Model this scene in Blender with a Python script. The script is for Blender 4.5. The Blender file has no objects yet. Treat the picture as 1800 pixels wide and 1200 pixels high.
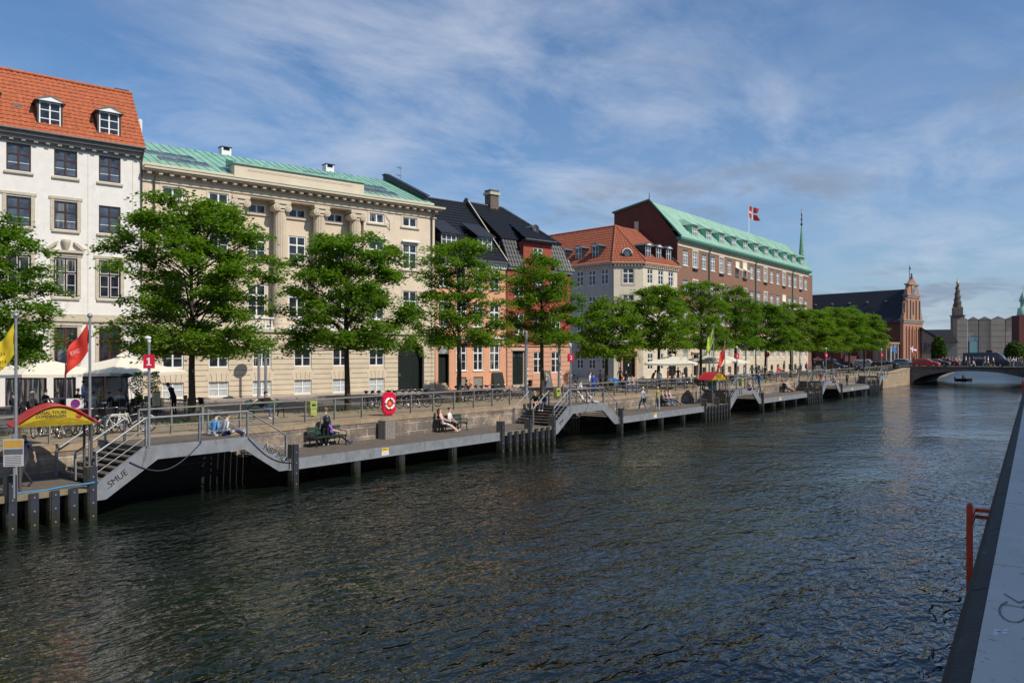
import bpy, bmesh, math, random
from mathutils import Vector, Matrix
PI = math.pi
R = math.radians
SC = bpy.context.scene
COL = SC.collection
H_EYE = 5.4
CX, CY = -10.2, -29.4          # camera foot; x runs along the quay, y inland
FWD = (.7904, .6126)
RGT = (.6126, -.7904)

def at(u, v, z):
    """ground point of the survey sketch: where a sight line meets height z"""
    Y = (H_EYE - z) * 1380 / (v - 620)
    X = (u - 900) / 1380 * Y
    return (CX + X * RGT[0] + Y * FWD[0], CY + X * RGT[1] + Y * FWD[1], z)

def atY(u, v, Y):
    X = (u - 900) / 1380 * Y
    return (CX + X * RGT[0] + Y * FWD[0], CY + X * RGT[1] + Y * FWD[1], H_EYE + (620 - v) * Y / 1380)

def onw(u, w, z=0):
    a = (u - 900) / 1380
    Y = (w - CY) / (FWD[1] + a * RGT[1])
    return (CX + Y * (a * RGT[0] + FWD[0]), w, z)

# ------------------------------------------------------------------ materials
MT = {}
NTH = ['leftmost'] + [w + ' from the left' for w in 'second third fourth fifth sixth seventh eighth ninth tenth eleventh twelfth thirteenth fourteenth fifteenth sixteenth seventeenth eighteenth nineteenth twentieth twenty-first twenty-second twenty-third'.split()]
def nth(i, noun, rest):
    w = NTH[i]
    return (w + ' ' + noun + ' ' + rest) if i == 0 else w.split(' ')[0] + ' ' + noun + ' from the left ' + rest
def _nodes(name):
    m = bpy.data.materials.new(name); m.use_nodes = True
    nt = m.node_tree; b = nt.nodes['Principled BSDF']
    return m, nt, b

def N(nt, kind, **kw):
    n = nt.nodes.new(kind)
    for k, v in kw.items():
        if k.startswith('i_'):
            n.inputs[k[2:].replace('_', ' ')].default_value = v
        else:
            setattr(n, k, v)
    return n

def mixc(nt, fac, a, b, mode='MIX'):
    n = nt.nodes.new('ShaderNodeMix'); n.data_type = 'RGBA'; n.blend_type = mode
    def put(sock, v):
        if hasattr(v, 'links'): nt.links.new(v, sock)
        elif isinstance(v, (int, float)): sock.default_value = v
        else: sock.default_value = (v[0], v[1], v[2], 1)
    put(n.inputs[0], fac); put(n.inputs[6], a); put(n.inputs[7], b)
    return n.outputs[2]

def ramp(nt, src, p0, p1, c0=(0, 0, 0), c1=(1, 1, 1)):
    r = nt.nodes.new('ShaderNodeValToRGB')
    r.color_ramp.elements[0].position = p0; r.color_ramp.elements[1].position = p1
    r.color_ramp.elements[0].color = (*c0, 1); r.color_ramp.elements[1].color = (*c1, 1)
    nt.links.new(src, r.inputs[0]); return r.outputs[0]

def scl(c, k): return tuple(min(1, x * k) for x in c)

def plain(name, col, rough=.6, metal=0, var=.12, scale=3, bump=0, bscale=30, stain=None, spec=.5, stretch=None, tide=None):
    if name in MT: return MT[name]
    m, nt, b = _nodes(name)
    tc = N(nt, 'ShaderNodeTexCoord'); src = tc.outputs['Object']
    if stretch:
        mp = N(nt, 'ShaderNodeMapping'); mp.inputs['Scale'].default_value = stretch
        nt.links.new(src, mp.inputs[0]); src2 = mp.outputs[0]
    else: src2 = src
    n1 = N(nt, 'ShaderNodeTexNoise', i_Scale=scale, i_Detail=6, i_Roughness=.65)
    nt.links.new(src2, n1.inputs['Vector'])
    f = ramp(nt, n1.outputs['Fac'], .3, .7)
    c = mixc(nt, f, scl(col, 1 - var), scl(col, 1 + var))
    if stain:
        n2 = N(nt, 'ShaderNodeTexNoise', i_Scale=stain[1], i_Detail=5, i_Roughness=.7)
        mp = N(nt, 'ShaderNodeMapping'); mp.inputs['Scale'].default_value = stain[3] if len(stain) > 3 else (1, 1, .25)
        nt.links.new(src, mp.inputs[0]); nt.links.new(mp.outputs[0], n2.inputs['Vector'])
        f2 = ramp(nt, n2.outputs['Fac'], stain[2], stain[2] + .14)
        c = mixc(nt, f2, c, stain[0])
    if tide:      # algae and wet dirt up to the high water mark
        sp = N(nt, 'ShaderNodeSeparateXYZ'); nt.links.new(src, sp.inputs[0])
        ad = N(nt, 'ShaderNodeMath', operation='MULTIPLY_ADD'); ad.inputs[1].default_value = .9; nt.links.new(n1.outputs['Fac'], ad.inputs[0]); nt.links.new(sp.outputs[2], ad.inputs[2])
        c = mixc(nt, ramp(nt, ad.outputs[0], .62, .95), tide, c)
    nt.links.new(c, b.inputs['Base Color'])
    b.inputs['Roughness'].default_value = rough; b.inputs['Metallic'].default_value = metal
    b.inputs['Specular IOR Level'].default_value = spec
    if bump:
        n3 = N(nt, 'ShaderNodeTexNoise', i_Scale=bscale, i_Detail=4)
        nt.links.new(src, n3.inputs['Vector'])
        bp = N(nt, 'ShaderNodeBump', i_Distance=.02, i_Strength=bump)
        nt.links.new(n3.outputs['Fac'], bp.inputs['Height']); nt.links.new(bp.outputs[0], b.inputs['Normal'])
    MT[name] = m; return m

def brick(name, c1, c2, mortar, bw, bh, ms=.02, rough=.8, bump=.5, rot=0, squash=1, var=.2, horiz=False, dirt=None):
    """masonry laid on x+y / z (upright) or x / y (paving)"""
    if name in MT: return MT[name]
    m, nt, b = _nodes(name)
    tc = N(nt, 'ShaderNodeTexCoord'); sp = N(nt, 'ShaderNodeSeparateXYZ'); nt.links.new(tc.outputs['Object'], sp.inputs[0])
    cb = N(nt, 'ShaderNodeCombineXYZ')
    if horiz:
        nt.links.new(sp.outputs[0], cb.inputs[0]); nt.links.new(sp.outputs[1], cb.inputs[1])
    else:
        ad = N(nt, 'ShaderNodeMath', operation='ADD'); nt.links.new(sp.outputs[0], ad.inputs[0]); nt.links.new(sp.outputs[1], ad.inputs[1])
        nt.links.new(ad.outputs[0], cb.inputs[0]); nt.links.new(sp.outputs[2], cb.inputs[1])
    t = N(nt, 'ShaderNodeTexBrick', i_Scale=1.0)
    t.inputs['Brick Width'].default_value = bw; t.inputs['Row Height'].default_value = bh
    t.inputs['Mortar Size'].default_value = ms; t.inputs['Mortar Smooth'].default_value = .3
    t.inputs['Color1'].default_value = (*c1, 1); t.inputs['Color2'].default_value = (*c2, 1); t.inputs['Mortar'].default_value = (*mortar, 1)
    t.inputs['Bias'].default_value = 0
    nz = N(nt, 'ShaderNodeTexNoise', i_Scale=.8, i_Detail=2); nt.links.new(cb.outputs[0], nz.inputs['Vector'])
    va = N(nt, 'ShaderNodeVectorMath', operation='MULTIPLY_ADD'); va.inputs[1].default_value = (.06, .04, 0)
    nt.links.new(nz.outputs['Color'], va.inputs[0]); nt.links.new(cb.outputs[0], va.inputs[2]); nt.links.new(va.outputs[0], t.inputs['Vector'])
    n1 = N(nt, 'ShaderNodeTexNoise', i_Scale=1.7, i_Detail=8, i_Roughness=.7); nt.links.new(tc.outputs['Object'], n1.inputs['Vector'])
    f = ramp(nt, n1.outputs['Fac'], .3, .7, (1 - var,) * 3, (1 + var * .3,) * 3)
    c = mixc(nt, 1.0, t.outputs['Color'], f, 'MULTIPLY')
    if dirt:
        n2 = N(nt, 'ShaderNodeTexNoise', i_Scale=.9, i_Detail=7, i_Roughness=.75); nt.links.new(tc.outputs['Object'], n2.inputs['Vector'])
        c = mixc(nt, ramp(nt, n2.outputs['Fac'], .44, .60), c, dirt)
    nt.links.new(c, b.inputs['Base Color']); b.inputs['Roughness'].default_value = rough
    ma = N(nt, 'ShaderNodeMath', operation='MULTIPLY_ADD'); ma.inputs[1].default_value = -1.0
    nt.links.new(t.outputs['Fac'], ma.inputs[0]); nt.links.new(n1.outputs['Fac'], ma.inputs[2])
    bp = N(nt, 'ShaderNodeBump', i_Distance=.03, i_Strength=bump)
    nt.links.new(ma.outputs[0], bp.inputs['Height']); nt.links.new(bp.outputs[0], b.inputs['Normal'])
    MT[name] = m; return m

def glass(name, col=(.012, .014, .018), rough=.03, curtain=None):
    if name in MT: return MT[name]
    m, nt, b = _nodes(name)
    oi = N(nt, 'ShaderNodeObjectInfo'); tc = N(nt, 'ShaderNodeTexCoord')
    n1 = N(nt, 'ShaderNodeTexNoise', i_Scale=1.3, i_Detail=3); nt.links.new(tc.outputs['Object'], n1.inputs['Vector'])
    f = ramp(nt, n1.outputs['Fac'], .35, .7)
    c = mixc(nt, f, col, scl(col, 3.2))
    cz = N(nt, 'ShaderNodeTexNoise', i_Scale=2.2, i_Detail=2); mpz = N(nt, 'ShaderNodeMapping'); mpz.inputs['Scale'].default_value = (3, 3, .25); nt.links.new(tc.outputs['Object'], mpz.inputs[0]); nt.links.new(mpz.outputs[0], cz.inputs['Vector'])
    mm_ = N(nt, 'ShaderNodeMath', operation='MULTIPLY'); nt.links.new(ramp(nt, oi.outputs['Random'], .60, .80), mm_.inputs[0]); nt.links.new(ramp(nt, cz.outputs['Fac'], .48, .56), mm_.inputs[1])
    c = mixc(nt, mm_.outputs[0], c, (.17, .17, .16))
    if curtain:
        w = N(nt, 'ShaderNodeTexWave', i_Scale=5, i_Distortion=2); nt.links.new(tc.outputs['Object'], w.inputs['Vector'])
        c2 = mixc(nt, w.outputs['Fac'], scl(curtain, .6), curtain)
        c = mixc(nt, ramp(nt, oi.outputs['Random'], .55, .6), c2, c)
    nt.links.new(c, b.inputs['Base Color']); b.inputs['Roughness'].default_value = rough
    n2 = N(nt, 'ShaderNodeTexNoise', i_Scale=.9, i_Detail=1); nt.links.new(tc.outputs['Object'], n2.inputs['Vector'])
    bp = N(nt, 'ShaderNodeBump', i_Distance=.02, i_Strength=.25); nt.links.new(n2.outputs['Fac'], bp.inputs['Height']); nt.links.new(bp.outputs[0], b.inputs['Normal'])
    MT[name] = m; return m

def leafmat(name, c0, c1):
    if name in MT: return MT[name]
    m, nt, b = _nodes(name)
    ge = N(nt, 'ShaderNodeNewGeometry'); oi = N(nt, 'ShaderNodeObjectInfo'); tc = N(nt, 'ShaderNodeTexCoord')
    c = mixc(nt, ge.outputs['Random Per Island'], c0, c1)
    n1 = N(nt, 'ShaderNodeTexNoise', i_Scale=.7, i_Detail=3); nt.links.new(tc.outputs['Object'], n1.inputs['Vector'])
    c = mixc(nt, ramp(nt, n1.outputs['Fac'], .4, .7), c, scl(c1, .75))
    c = mixc(nt, 1.0, c, ramp(nt, oi.outputs['Random'], 0, 1, (.82, .9, .8), (1.12, 1.05, 1.0)), 'MULTIPLY')
    nt.links.new(c, b.inputs['Base Color']); b.inputs['Roughness'].default_value = .55
    b.inputs['Specular IOR Level'].default_value = .25
    tr = N(nt, 'ShaderNodeBsdfTranslucent'); nt.links.new(mixc(nt, 1.0, c, (1.5, 1.6, .5), 'MULTIPLY'), tr.inputs[0])
    mx = N(nt, 'ShaderNodeMixShader'); mx.inputs[0].default_value = .48
    out = nt.nodes['Material Output']
    nt.links.new(b.outputs[0], mx.inputs[1]); nt.links.new(tr.outputs[0], mx.inputs[2]); nt.links.new(mx.outputs[0], out.inputs[0])
    MT[name] = m; return m

# ------------------------------------------------------------------ geometry collector
class G:
    def __init__(s, M=None):
        s.v = []; s.f = []; s.mi = []; s.mats = []; s.M = M; s.smooth = set()
    def _m(s, m):
        if m not in s.mats: s.mats.append(m)
        return s.mats.index(m)
    def add(s, vs, fs, m, smooth=False):
        o = len(s.v); k = s._m(m)
        if s.M is not None: vs = [s.M @ Vector(p) for p in vs]
        s.v += [tuple(p) for p in vs]
        for f in fs:
            if smooth: s.smooth.add(len(s.f))
            s.f.append([o + i for i in f]); s.mi.append(k)
    def box(s, x0, x1, y0, y1, z0, z1, m):
        s.add([(x0, y0, z0), (x1, y0, z0), (x1, y1, z0), (x0, y1, z0), (x0, y0, z1), (x1, y0, z1), (x1, y1, z1), (x0, y1, z1)],
              [(0, 3, 2, 1), (4, 5, 6, 7), (0, 1, 5, 4), (1, 2, 6, 5), (2, 3, 7, 6), (3, 0, 4, 7)], m)
    def obox(s, c, size, m, rz=0, rx=0, ry=0):
        T = Matrix.Translation(c) @ Matrix.Rotation(rz, 4, 'Z') @ Matrix.Rotation(ry, 4, 'Y') @ Matrix.Rotation(rx, 4, 'X')
        a, b, d = size[0] / 2, size[1] / 2, size[2] / 2
        vs = [T @ Vector(p) for p in [(-a, -b, -d), (a, -b, -d), (a, b, -d), (-a, b, -d), (-a, -b, d), (a, -b, d), (a, b, d), (-a, b, d)]]
        s.add(vs, [(0, 3, 2, 1), (4, 5, 6, 7), (0, 1, 5, 4), (1, 2, 6, 5), (2, 3, 7, 6), (3, 0, 4, 7)], m)
    def tube(s, pts, r, m, n=8, caps=True):
        pts = [Vector(p) for p in pts]; rs = r if isinstance(r, (list, tuple)) else [r] * len(pts)
        vs = []; fs = []
        ref = None
        for i, p in enumerate(pts):
            d = (pts[min(i + 1, len(pts) - 1)] - pts[max(i - 1, 0)]).normalized()
            if ref is None: ref = Vector((0, 0, 1)) if abs(d.z) < .9 else Vector((1, 0, 0))
            a = d.cross(ref).normalized(); b = d.cross(a).normalized(); ref = -b if False else ref
            for k in range(n):
                t = 2 * PI * k / n
                vs.append(p + (a * math.cos(t) + b * math.sin(t)) * rs[i])
        for i in range(len(pts) - 1):
            for k in range(n):
                k2 = (k + 1) % n
                fs.append((i * n + k, i * n + k2, (i + 1) * n + k2, (i + 1) * n + k))
        s.add(vs, fs, m, True)
        if caps:
            s.add(vs[:n], [tuple(range(n))[::-1]], m); s.add(vs[-n:], [tuple(range(n))], m)
    def lathe(s, prof, m, n=16, c=(0, 0, 0), axis='z', smooth=True):
        vs = []; fs = []
        for (r, z) in prof:
            for k in range(n):
                t = 2 * PI * k / n
                p = (r * math.cos(t), r * math.sin(t), z)
                if axis == 'y': p = (p[0], p[2], p[1])
                if axis == 'x': p = (p[2], p[0], p[1])
                vs.append((p[0] + c[0], p[1] + c[1], p[2] + c[2]))
        for i in range(len(prof) - 1):
            for k in range(n):
                k2 = (k + 1) % n; fs.append((i * n + k, i * n + k2, (i + 1) * n + k2, (i + 1) * n + k))
        s.add(vs, fs, m, smooth)
        s.add(vs[:n], [tuple(range(n))[::-1]], m); s.add(vs[-n:], [tuple(range(n))], m)
    def sphere(s, c, r, m, n=10, sc=(1, 1, 1)):
        vs = []; fs = []; k_ = n // 2 + 1
        for i in range(k_ + 1):
            ph = PI * i / k_
            for k in range(n):
                t = 2 * PI * k / n
                vs.append((c[0] + r * sc[0] * math.sin(ph) * math.cos(t), c[1] + r * sc[1] * math.sin(ph) * math.sin(t), c[2] + r * sc[2] * math.cos(ph)))
        for i in range(k_):
            for k in range(n):
                k2 = (k + 1) % n; fs.append((i * n + k, (i + 1) * n + k, (i + 1) * n + k2, i * n + k2))
        s.add(vs, fs, m, True)
    def prism(s, poly, y0, y1, m, plane='xz', m2=None):
        """poly in plane, extruded along the third axis"""
        n = len(poly)
        def P(p, t):
            return {'xz': (p[0], t, p[1]), 'xy': (p[0], p[1], t), 'yz': (t, p[0], p[1])}[plane]
        vs = [P(p, y0) for p in poly] + [P(p, y1) for p in poly]
        s.add(vs, [tuple(range(n)), tuple(range(2 * n - 1, n - 1, -1))], m2 or m)
        s.add(vs, [(i, n + i, n + (i + 1) % n, (i + 1) % n) for i in range(n)], m)
    def torus(s, c, R_, r, m, axis='y', n=28, k=6, a0=0, a1=2 * PI):
        full = abs(a1 - a0 - 2 * PI) < 1e-6; vs = []; fs = []; nn = n if full else n + 1
        for i in range(nn):
            t = a0 + (a1 - a0) * i / n
            for j in range(k):
                q = 2 * PI * j / k; rr = R_ + r * math.cos(q); z = r * math.sin(q)
                p = (rr * math.cos(t), z, rr * math.sin(t)) if axis == 'y' else ((rr * math.cos(t), rr * math.sin(t), z) if axis == 'z' else (z, rr * math.cos(t), rr * math.sin(t)))
                vs.append((p[0] + c[0], p[1] + c[1], p[2] + c[2]))
        for i in range(n if full else n):
            i2 = (i + 1) % nn
            for j in range(k):
                j2 = (j + 1) % k; fs.append((i * k + j, i * k + j2, i2 * k + j2, i2 * k + j))
        s.add(vs, fs, m, True)
    def quad(s, a, b, c, d, m): s.add([a, b, c, d], [(0, 1, 2, 3)], m)
    def mesh(s, name):
        me = bpy.data.meshes.new(name); me.from_pydata(s.v, [], s.f)
        for m in s.mats: me.materials.append(m)
        me.polygons.foreach_set('material_index', s.mi)
        if s.smooth: me.polygons.foreach_set('use_smooth', [i in s.smooth for i in range(len(s.f))])
        me.update(); return me
    def build(s, name, parent=None, label=None):
        o = bpy.data.objects.new(name, s.mesh(name)); COL.objects.link(o)
        if parent is not None: o.parent = parent
        if label: o['label'] = label
        return o

def thing(name, label, cat, loc=(0, 0, 0), rz=0, group=None):
    o = bpy.data.objects.new(name, None); COL.objects.link(o); o.empty_display_size = .3
    o.location = loc; o.rotation_euler = (0, 0, rz); o['label'] = label; o['category'] = cat
    if group: o['group'] = group
    return o
def tag(o, label, cat, group=None, loc=None, rz=None):
    o['label'] = label; o['category'] = cat
    if group: o['group'] = group
    if loc is not None: o.location = loc
    if rz is not None: o.rotation_euler = (0, 0, rz)
    return o
def struct(o, kind='structure', label=None):
    o['kind'] = kind
    if label: o['label'] = label
    return o
KIDS = {}
def copy_tree(o, loc=None, rz=None, label=None, scale=None):
    kids = [c for c in COL.objects if c.parent == o] if o.name not in KIDS else KIDS[o.name]
    KIDS[o.name] = kids
    r = o.copy(); COL.objects.link(r)
    if loc is not None: r.location = loc
    if rz is not None: r.rotation_euler = (0, 0, rz)
    if scale is not None: r.scale = (scale,) * 3 if isinstance(scale, (int, float)) else scale
    if label: r['label'] = label
    for k in kids:
        c = k.copy(); COL.objects.link(c); c.parent = r
        if k.name not in KIDS: KIDS[k.name] = [q for q in COL.objects if q.parent == k]
        for g in KIDS[k.name]:
            d = g.copy(); COL.objects.link(d); d.parent = c
    return r

def textmesh(body, size, m, depth=.004, align='CENTER', bold=0.0):
    cu = bpy.data.curves.new('t', 'FONT'); cu.body = body; cu.size = size; cu.extrude = depth; cu.align_x = align; cu.align_y = 'CENTER'; cu.offset = bold
    cu.resolution_u = 3
    o = bpy.data.objects.new('t', cu); COL.objects.link(o)
    bpy.context.view_layer.update()
    me = bpy.data.meshes.new_from_object(o.evaluated_get(bpy.context.evaluated_depsgraph_get()))
    bpy.data.objects.remove(o); me.materials.clear(); me.materials.append(m)
    return me
def text(name, body, size, m, parent, M, depth=.004, bold=0.0):
    me = textmesh(body, size, m, depth, bold=bold); me.transform(M)
    o = bpy.data.objects.new(name, me); COL.objects.link(o); o.parent = parent; return o
UPR = Matrix.Rotation(PI / 2, 4, 'X')      # text upright, reading along +x, facing -y

# ------------------------------------------------------------------ palette
white_paint = plain('white_paint', (.78, .78, .76), .45, var=.05)
plaster_white = plain('plaster_white', (.74, .70, .645), .85, var=.07, scale=2, bump=.25, bscale=25, stain=((.56, .47, .43), 1.3, .60, (1, 1, .18)))
stone_trim = plain('stone_trim', (.50, .44, .33), .8, var=.12, scale=4, bump=.3)
stone_beige = plain('stone_beige', (.62, .52, .385), .85, var=.10, scale=1.2, bump=.25, stain=((.50, .42, .32), .8, .60, (1, 1, 1)))
plaster_beige = plain('plaster_beige', (.68, .56, .415), .85, var=.08, scale=.8, bump=.15, stain=((.66, .60, .52), .5, .57, (1, 1, 1)))
plaster_orange = plain('plaster_orange', (.68, .34, .20), .85, var=.09, scale=1.5, bump=.15, stain=((.60, .33, .22), 1.1, .56, (1, 1, .2)))
plaster_red = plain('plaster_red', (.34, .06, .036), .85, var=.14, scale=1.5, bump=.15, stain=((.25, .06, .04), 1.2, .55, (1, 1, .2)))
stone_pink = plain('stone_pink', (.62, .34, .23), .85, var=.12, scale=1.5, bump=.2)
plaster_grey = plain('plaster_grey', (.44, .405, .37), .85, var=.09, scale=1.2, bump=.15, stain=((.33, .32, .31), 1, .55, (1, 1, .2)))
plaster_cream = plain('plaster_cream', (.66, .58, .44), .85, var=.08, scale=1.2, bump=.15, stain=((.58, .50, .40), 1, .56, (1, 1, .2)))
brown_wood = plain('brown_wood', (.045, .012, .010), .4, var=.2)
green_door = plain('green_door', (.008, .016, .012), .45, var=.2)
black_door = plain('black_door', (.008, .008, .009), .45, var=.2)
cornice_grey = plain('cornice_grey', (.23, .22, .205), .7, var=.2)
lead = plain('lead', (.10, .105, .11), .5, var=.2)
black_metal = plain('black_metal', (.015, .015, .017), .45, var=.2)
darkroof = plain('darkroof', (.02, .022, .028), .5, var=.2)
pipe_metal = plain('pipe_metal', (.10, .09, .08), .5, var=.2)
steel = plain('steel', (.30, .32, .34), .45, metal=.35, var=.15, scale=8)
steel_warm = plain('steel_warm', (.27, .25, .22), .6, metal=.2, var=.2, scale=8)
concrete_band = plain('concrete_band', (.235, .25, .275), .6, metal=.15, var=.2, scale=2.5, stain=((.10, .085, .07), 2.2, .57, (1, 1, .35)))
deckwood = plain('deckwood', (.13, .105, .085), .85, var=.25, scale=4, bump=.4, bscale=12)
pile_wood = plain('pile_wood', (.20, .17, .11), .85, var=.25, scale=3, bump=.5, stain=((.16, .17, .04), 1.5, .55), tide=(.055, .050, .016))
pile_dark = plain('pile_dark', (.026, .030, .044), .55, var=.35, stain=((.06, .06, .055), 3, .6), tide=(.018, .020, .010))
tar_and_shade = plain('tar', (.008, .008, .010), .7, var=.3)  # dark deck beams, and painted shade beneath the decks and platforms
copper = plain('copper', (.22, .42, .32), .6, var=.22, scale=1.1, stain=((.12, .25, .19), 1.6, .56, (1, .2, .2)))
copper_bright = plain('copper_bright', (.34, .53, .41), .6, var=.14, scale=.6, stain=((.20, .42, .31), .8, .56, (1, .15, .15)))
copper_dark = plain('copper_dark', (.07, .20, .15), .6, var=.25)
pane = glass('pane')
pane_sky = glass('pane_sky', (.035, .045, .06))
pane_far = glass('pane_far', (.05, .06, .075), .1)
curtain = plain('curtain', (.42, .45, .46), .8, var=.3, scale=6, stretch=(6, 6, .3))
def tilemat(name, c, var):
    return plain(name, c, .75, var=var, scale=5, stain=(scl(c, .62), 1.3, .60, (1, 1, 1)))
tile_orange = tilemat('tile_orange', (.40, .108, .042), .36)
tile_rust = tilemat('tile_rust', (.29, .08, .036), .4)
tile_black = plain('tile_black', (.012, .013, .017), .42, var=.25, scale=5)
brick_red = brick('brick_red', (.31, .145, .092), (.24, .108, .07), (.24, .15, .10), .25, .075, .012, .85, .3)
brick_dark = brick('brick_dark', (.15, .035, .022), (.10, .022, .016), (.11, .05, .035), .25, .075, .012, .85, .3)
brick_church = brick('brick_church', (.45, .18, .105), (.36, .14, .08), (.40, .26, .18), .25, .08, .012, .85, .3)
quaystone = brick('quaystone', (.46, .35, .25), (.20, .15, .12), (.52, .50, .44), 1.15, .44, .03, .85, .8, var=.55, dirt=(.13, .11, .095))
quaystone_warm = brick('quaystone_warm', (.42, .31, .20), (.34, .25, .16), (.30, .25, .2), 1.3, .55, .02, .85, .6, var=.35)
bridgestone = brick('bridgestone', (.21, .19, .165), (.15, .135, .12), (.09, .08, .07), 1.4, .5, .02, .85, .5, var=.35)
cobble = brick('cobble', (.15, .145, .14), (.11, .105, .10), (.06, .055, .05), .22, .14, .02, .8, .6, horiz=True)
gravel = plain('gravel', (.25, .195, .135), .95, var=.25, scale=2.5, bump=.6, bscale=14, stain=((.20, .165, .12), .5, .56, (1, 1, 1)))
pavement_m = brick('pavement_m', (.36, .30, .27), (.29, .245, .225), (.16, .14, .13), .9, .6, .02, .85, .3, horiz=True)
asphalt = plain('asphalt', (.06, .058, .056), .9, var=.2, scale=2, bump=.4)
grass_m = plain('grass_m', (.07, .12, .02), .9, var=.4, scale=12)
bark = plain('bark', (.05, .042, .03), .9, var=.3, scale=5, bump=.8, bscale=14, stain=((.10, .11, .04), 1.0, .55))
leaf = leafmat('leaf', (.075, .155, .013), (.175, .295, .028))
leaf_dark = leafmat('leaf_dark', (.02, .05, .006), (.05, .10, .012))
red_paint = plain('red_paint', (.44, .02, .026), .4, var=.1)
red_sign = plain('red_sign', (.62, .012, .045), .4, var=.05)
yellow_paint = plain('yellow_paint', (.72, .50, .02), .5, var=.1)
yellow_cloth = plain('yellow_cloth', (.80, .58, .03), .7, var=.1)
red_cloth = plain('red_cloth', (.72, .05, .03), .7, var=.12)
lime_cloth = plain('lime_cloth', (.42, .55, .06), .7, var=.12)
lime_bin = plain('lime_bin', (.36, .42, .10), .5, var=.1)
green_bench = plain('green_bench', (.015, .045, .035), .45, var=.2)
parasol_cloth = plain('parasol_cloth', (.74, .68, .56), .8, var=.05)
rubber = plain('rubber', (.012, .012, .012), .7, var=.1)
chrome = plain('chrome', (.55, .55, .55), .25, metal=.9, var=.05)
# ------------------------------------------------------------------ building helpers
def Mf(ox, oy, ex, ey, z=0):
    """matrix of a wall: x along it, y inwards, z up"""
    l = math.hypot(ex, ey); ex /= l; ey /= l
    return Matrix(((ex, -ey, 0, ox), (ey, ex, 0, oy), (0, 0, 1, z), (0, 0, 0, 1)))

def wall(g, x0, x1, z0, z1, rects, m, rev=.18, y=0, mr=None):
    xs = sorted({x0, x1} | {r[0] for r in rects if x0 < r[0] < x1} | {r[1] for r in rects if x0 < r[1] < x1})
    zs = sorted({z0, z1} | {r[2] for r in rects if z0 < r[2] < z1} | {r[3] for r in rects if z0 < r[3] < z1})
    for i in range(len(xs) - 1):
        run = None
        for j in range(len(zs) - 1):
            cx, cz = (xs[i] + xs[i + 1]) / 2, (zs[j] + zs[j + 1]) / 2
            hole = any(r[0] < cx < r[1] and r[2] < cz < r[3] for r in rects)
            if not hole:
                if run is None: run = zs[j]
                end = zs[j + 1]
            if hole or j == len(zs) - 2:
                if run is not None:
                    g.quad((xs[i], y, run), (xs[i + 1], y, run), (xs[i + 1], y, end), (xs[i], y, end), m)
                run = None
    mr = mr or m
    for (a, b, c, d) in rects:
        if b <= x0 or a >= x1 or d <= z0 or c >= z1: continue
        q = y + rev
        g.quad((a, y, c), (a, y, d), (a, q, d), (a, q, c), mr); g.quad((b, y, d), (b, y, c), (b, q, c), (b, q, d), mr)
        g.quad((a, y, d), (b, y, d), (b, q, d), (a, q, d), mr); g.quad((b, y, c), (a, y, c), (a, q, c), (b, q, c), mr)

WCACHE = {}
def window(parent, M, x0, x1, z0, z1, y, st, label=None, name='window'):
    """st: frame mat, outer width, cols, [(height fraction, thickness)], thin bar fractions, vertical thin bars, pane mat"""
    w, h = round(x1 - x0, 2), round(z1 - z0, 2)
    key = (w, h, st['id'])
    if key not in WCACHE:
        g = G(); f = st['m']; fw = st.get('fw', .07); d = .07
        g.box(0, fw, 0, d, 0, h, f); g.box(w - fw, w, 0, d, 0, h, f); g.box(fw, w - fw, 0, d, 0, fw, f); g.box(fw, w - fw, 0, d, h - fw, h, f)
        nc = st.get('cols', 2); tw = st.get('tw', .09)
        for k in range(1, nc): g.box(w * k / nc - tw / 2, w * k / nc + tw / 2, .004, d - .01, fw, h - fw, f)
        for fr in st.get('trans', []): g.box(fw, w - fw, .007, d - .02, h * fr - tw / 2, h * fr + tw / 2, f)
        b = st.get('bar', f); bw = st.get('bw', .035)
        for fr in st.get('bars', []): g.box(fw, w - fw, .02, .05, h * fr - bw / 2, h * fr + bw / 2, b)
        for k in range(nc):
            for q in range(1, st.get('vb', 1)):
                xx = w * (k + q / st['vb']) / nc; g.box(xx - bw / 2, xx + bw / 2, .022, .052, fw, h - fw, b)
        p = G(); pm = st.get('pane', pane); yy = .045
        p.box(fw * .6, w - fw * .6, yy, yy + .02, fw * .6, h - fw * .6, pm)
        if st.get('sash'):   # light inner sash lines
            s_ = st['sash']; t = .035
            for k in range(nc):
                a = w * k / nc + (fw if k == 0 else tw / 2); c = w * (k + 1) / nc - (fw if k == nc - 1 else tw / 2)
                zs = [fw] + [h * q for q in st.get('trans', [])] + [h - fw]
                for i in range(len(zs) - 1):
                    za = zs[i] + (tw / 2 if i else 0); zb = zs[i + 1] - (tw / 2 if i < len(zs) - 2 else 0)
                    for bx in ((a, a + t, za, zb), (c - t, c, za, zb), (a + t, c - t, za, za + t), (a + t, c - t, zb - t, zb)):
                        g.box(bx[0], bx[1], .025, .043, bx[2], bx[3], s_)
        WCACHE[key] = (g.mesh('window'), p.mesh('pane'))
    me, pm = WCACHE[key]
    o = bpy.data.objects.new(name, me); COL.objects.link(o); o.parent = parent
    o.matrix_local = (M or Matrix()) @ Matrix.Translation((x0, y, z0))
    q = bpy.data.objects.new('pane', pm); COL.objects.link(q); q.parent = o
    if label: o['label'] = label
    return o

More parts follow.
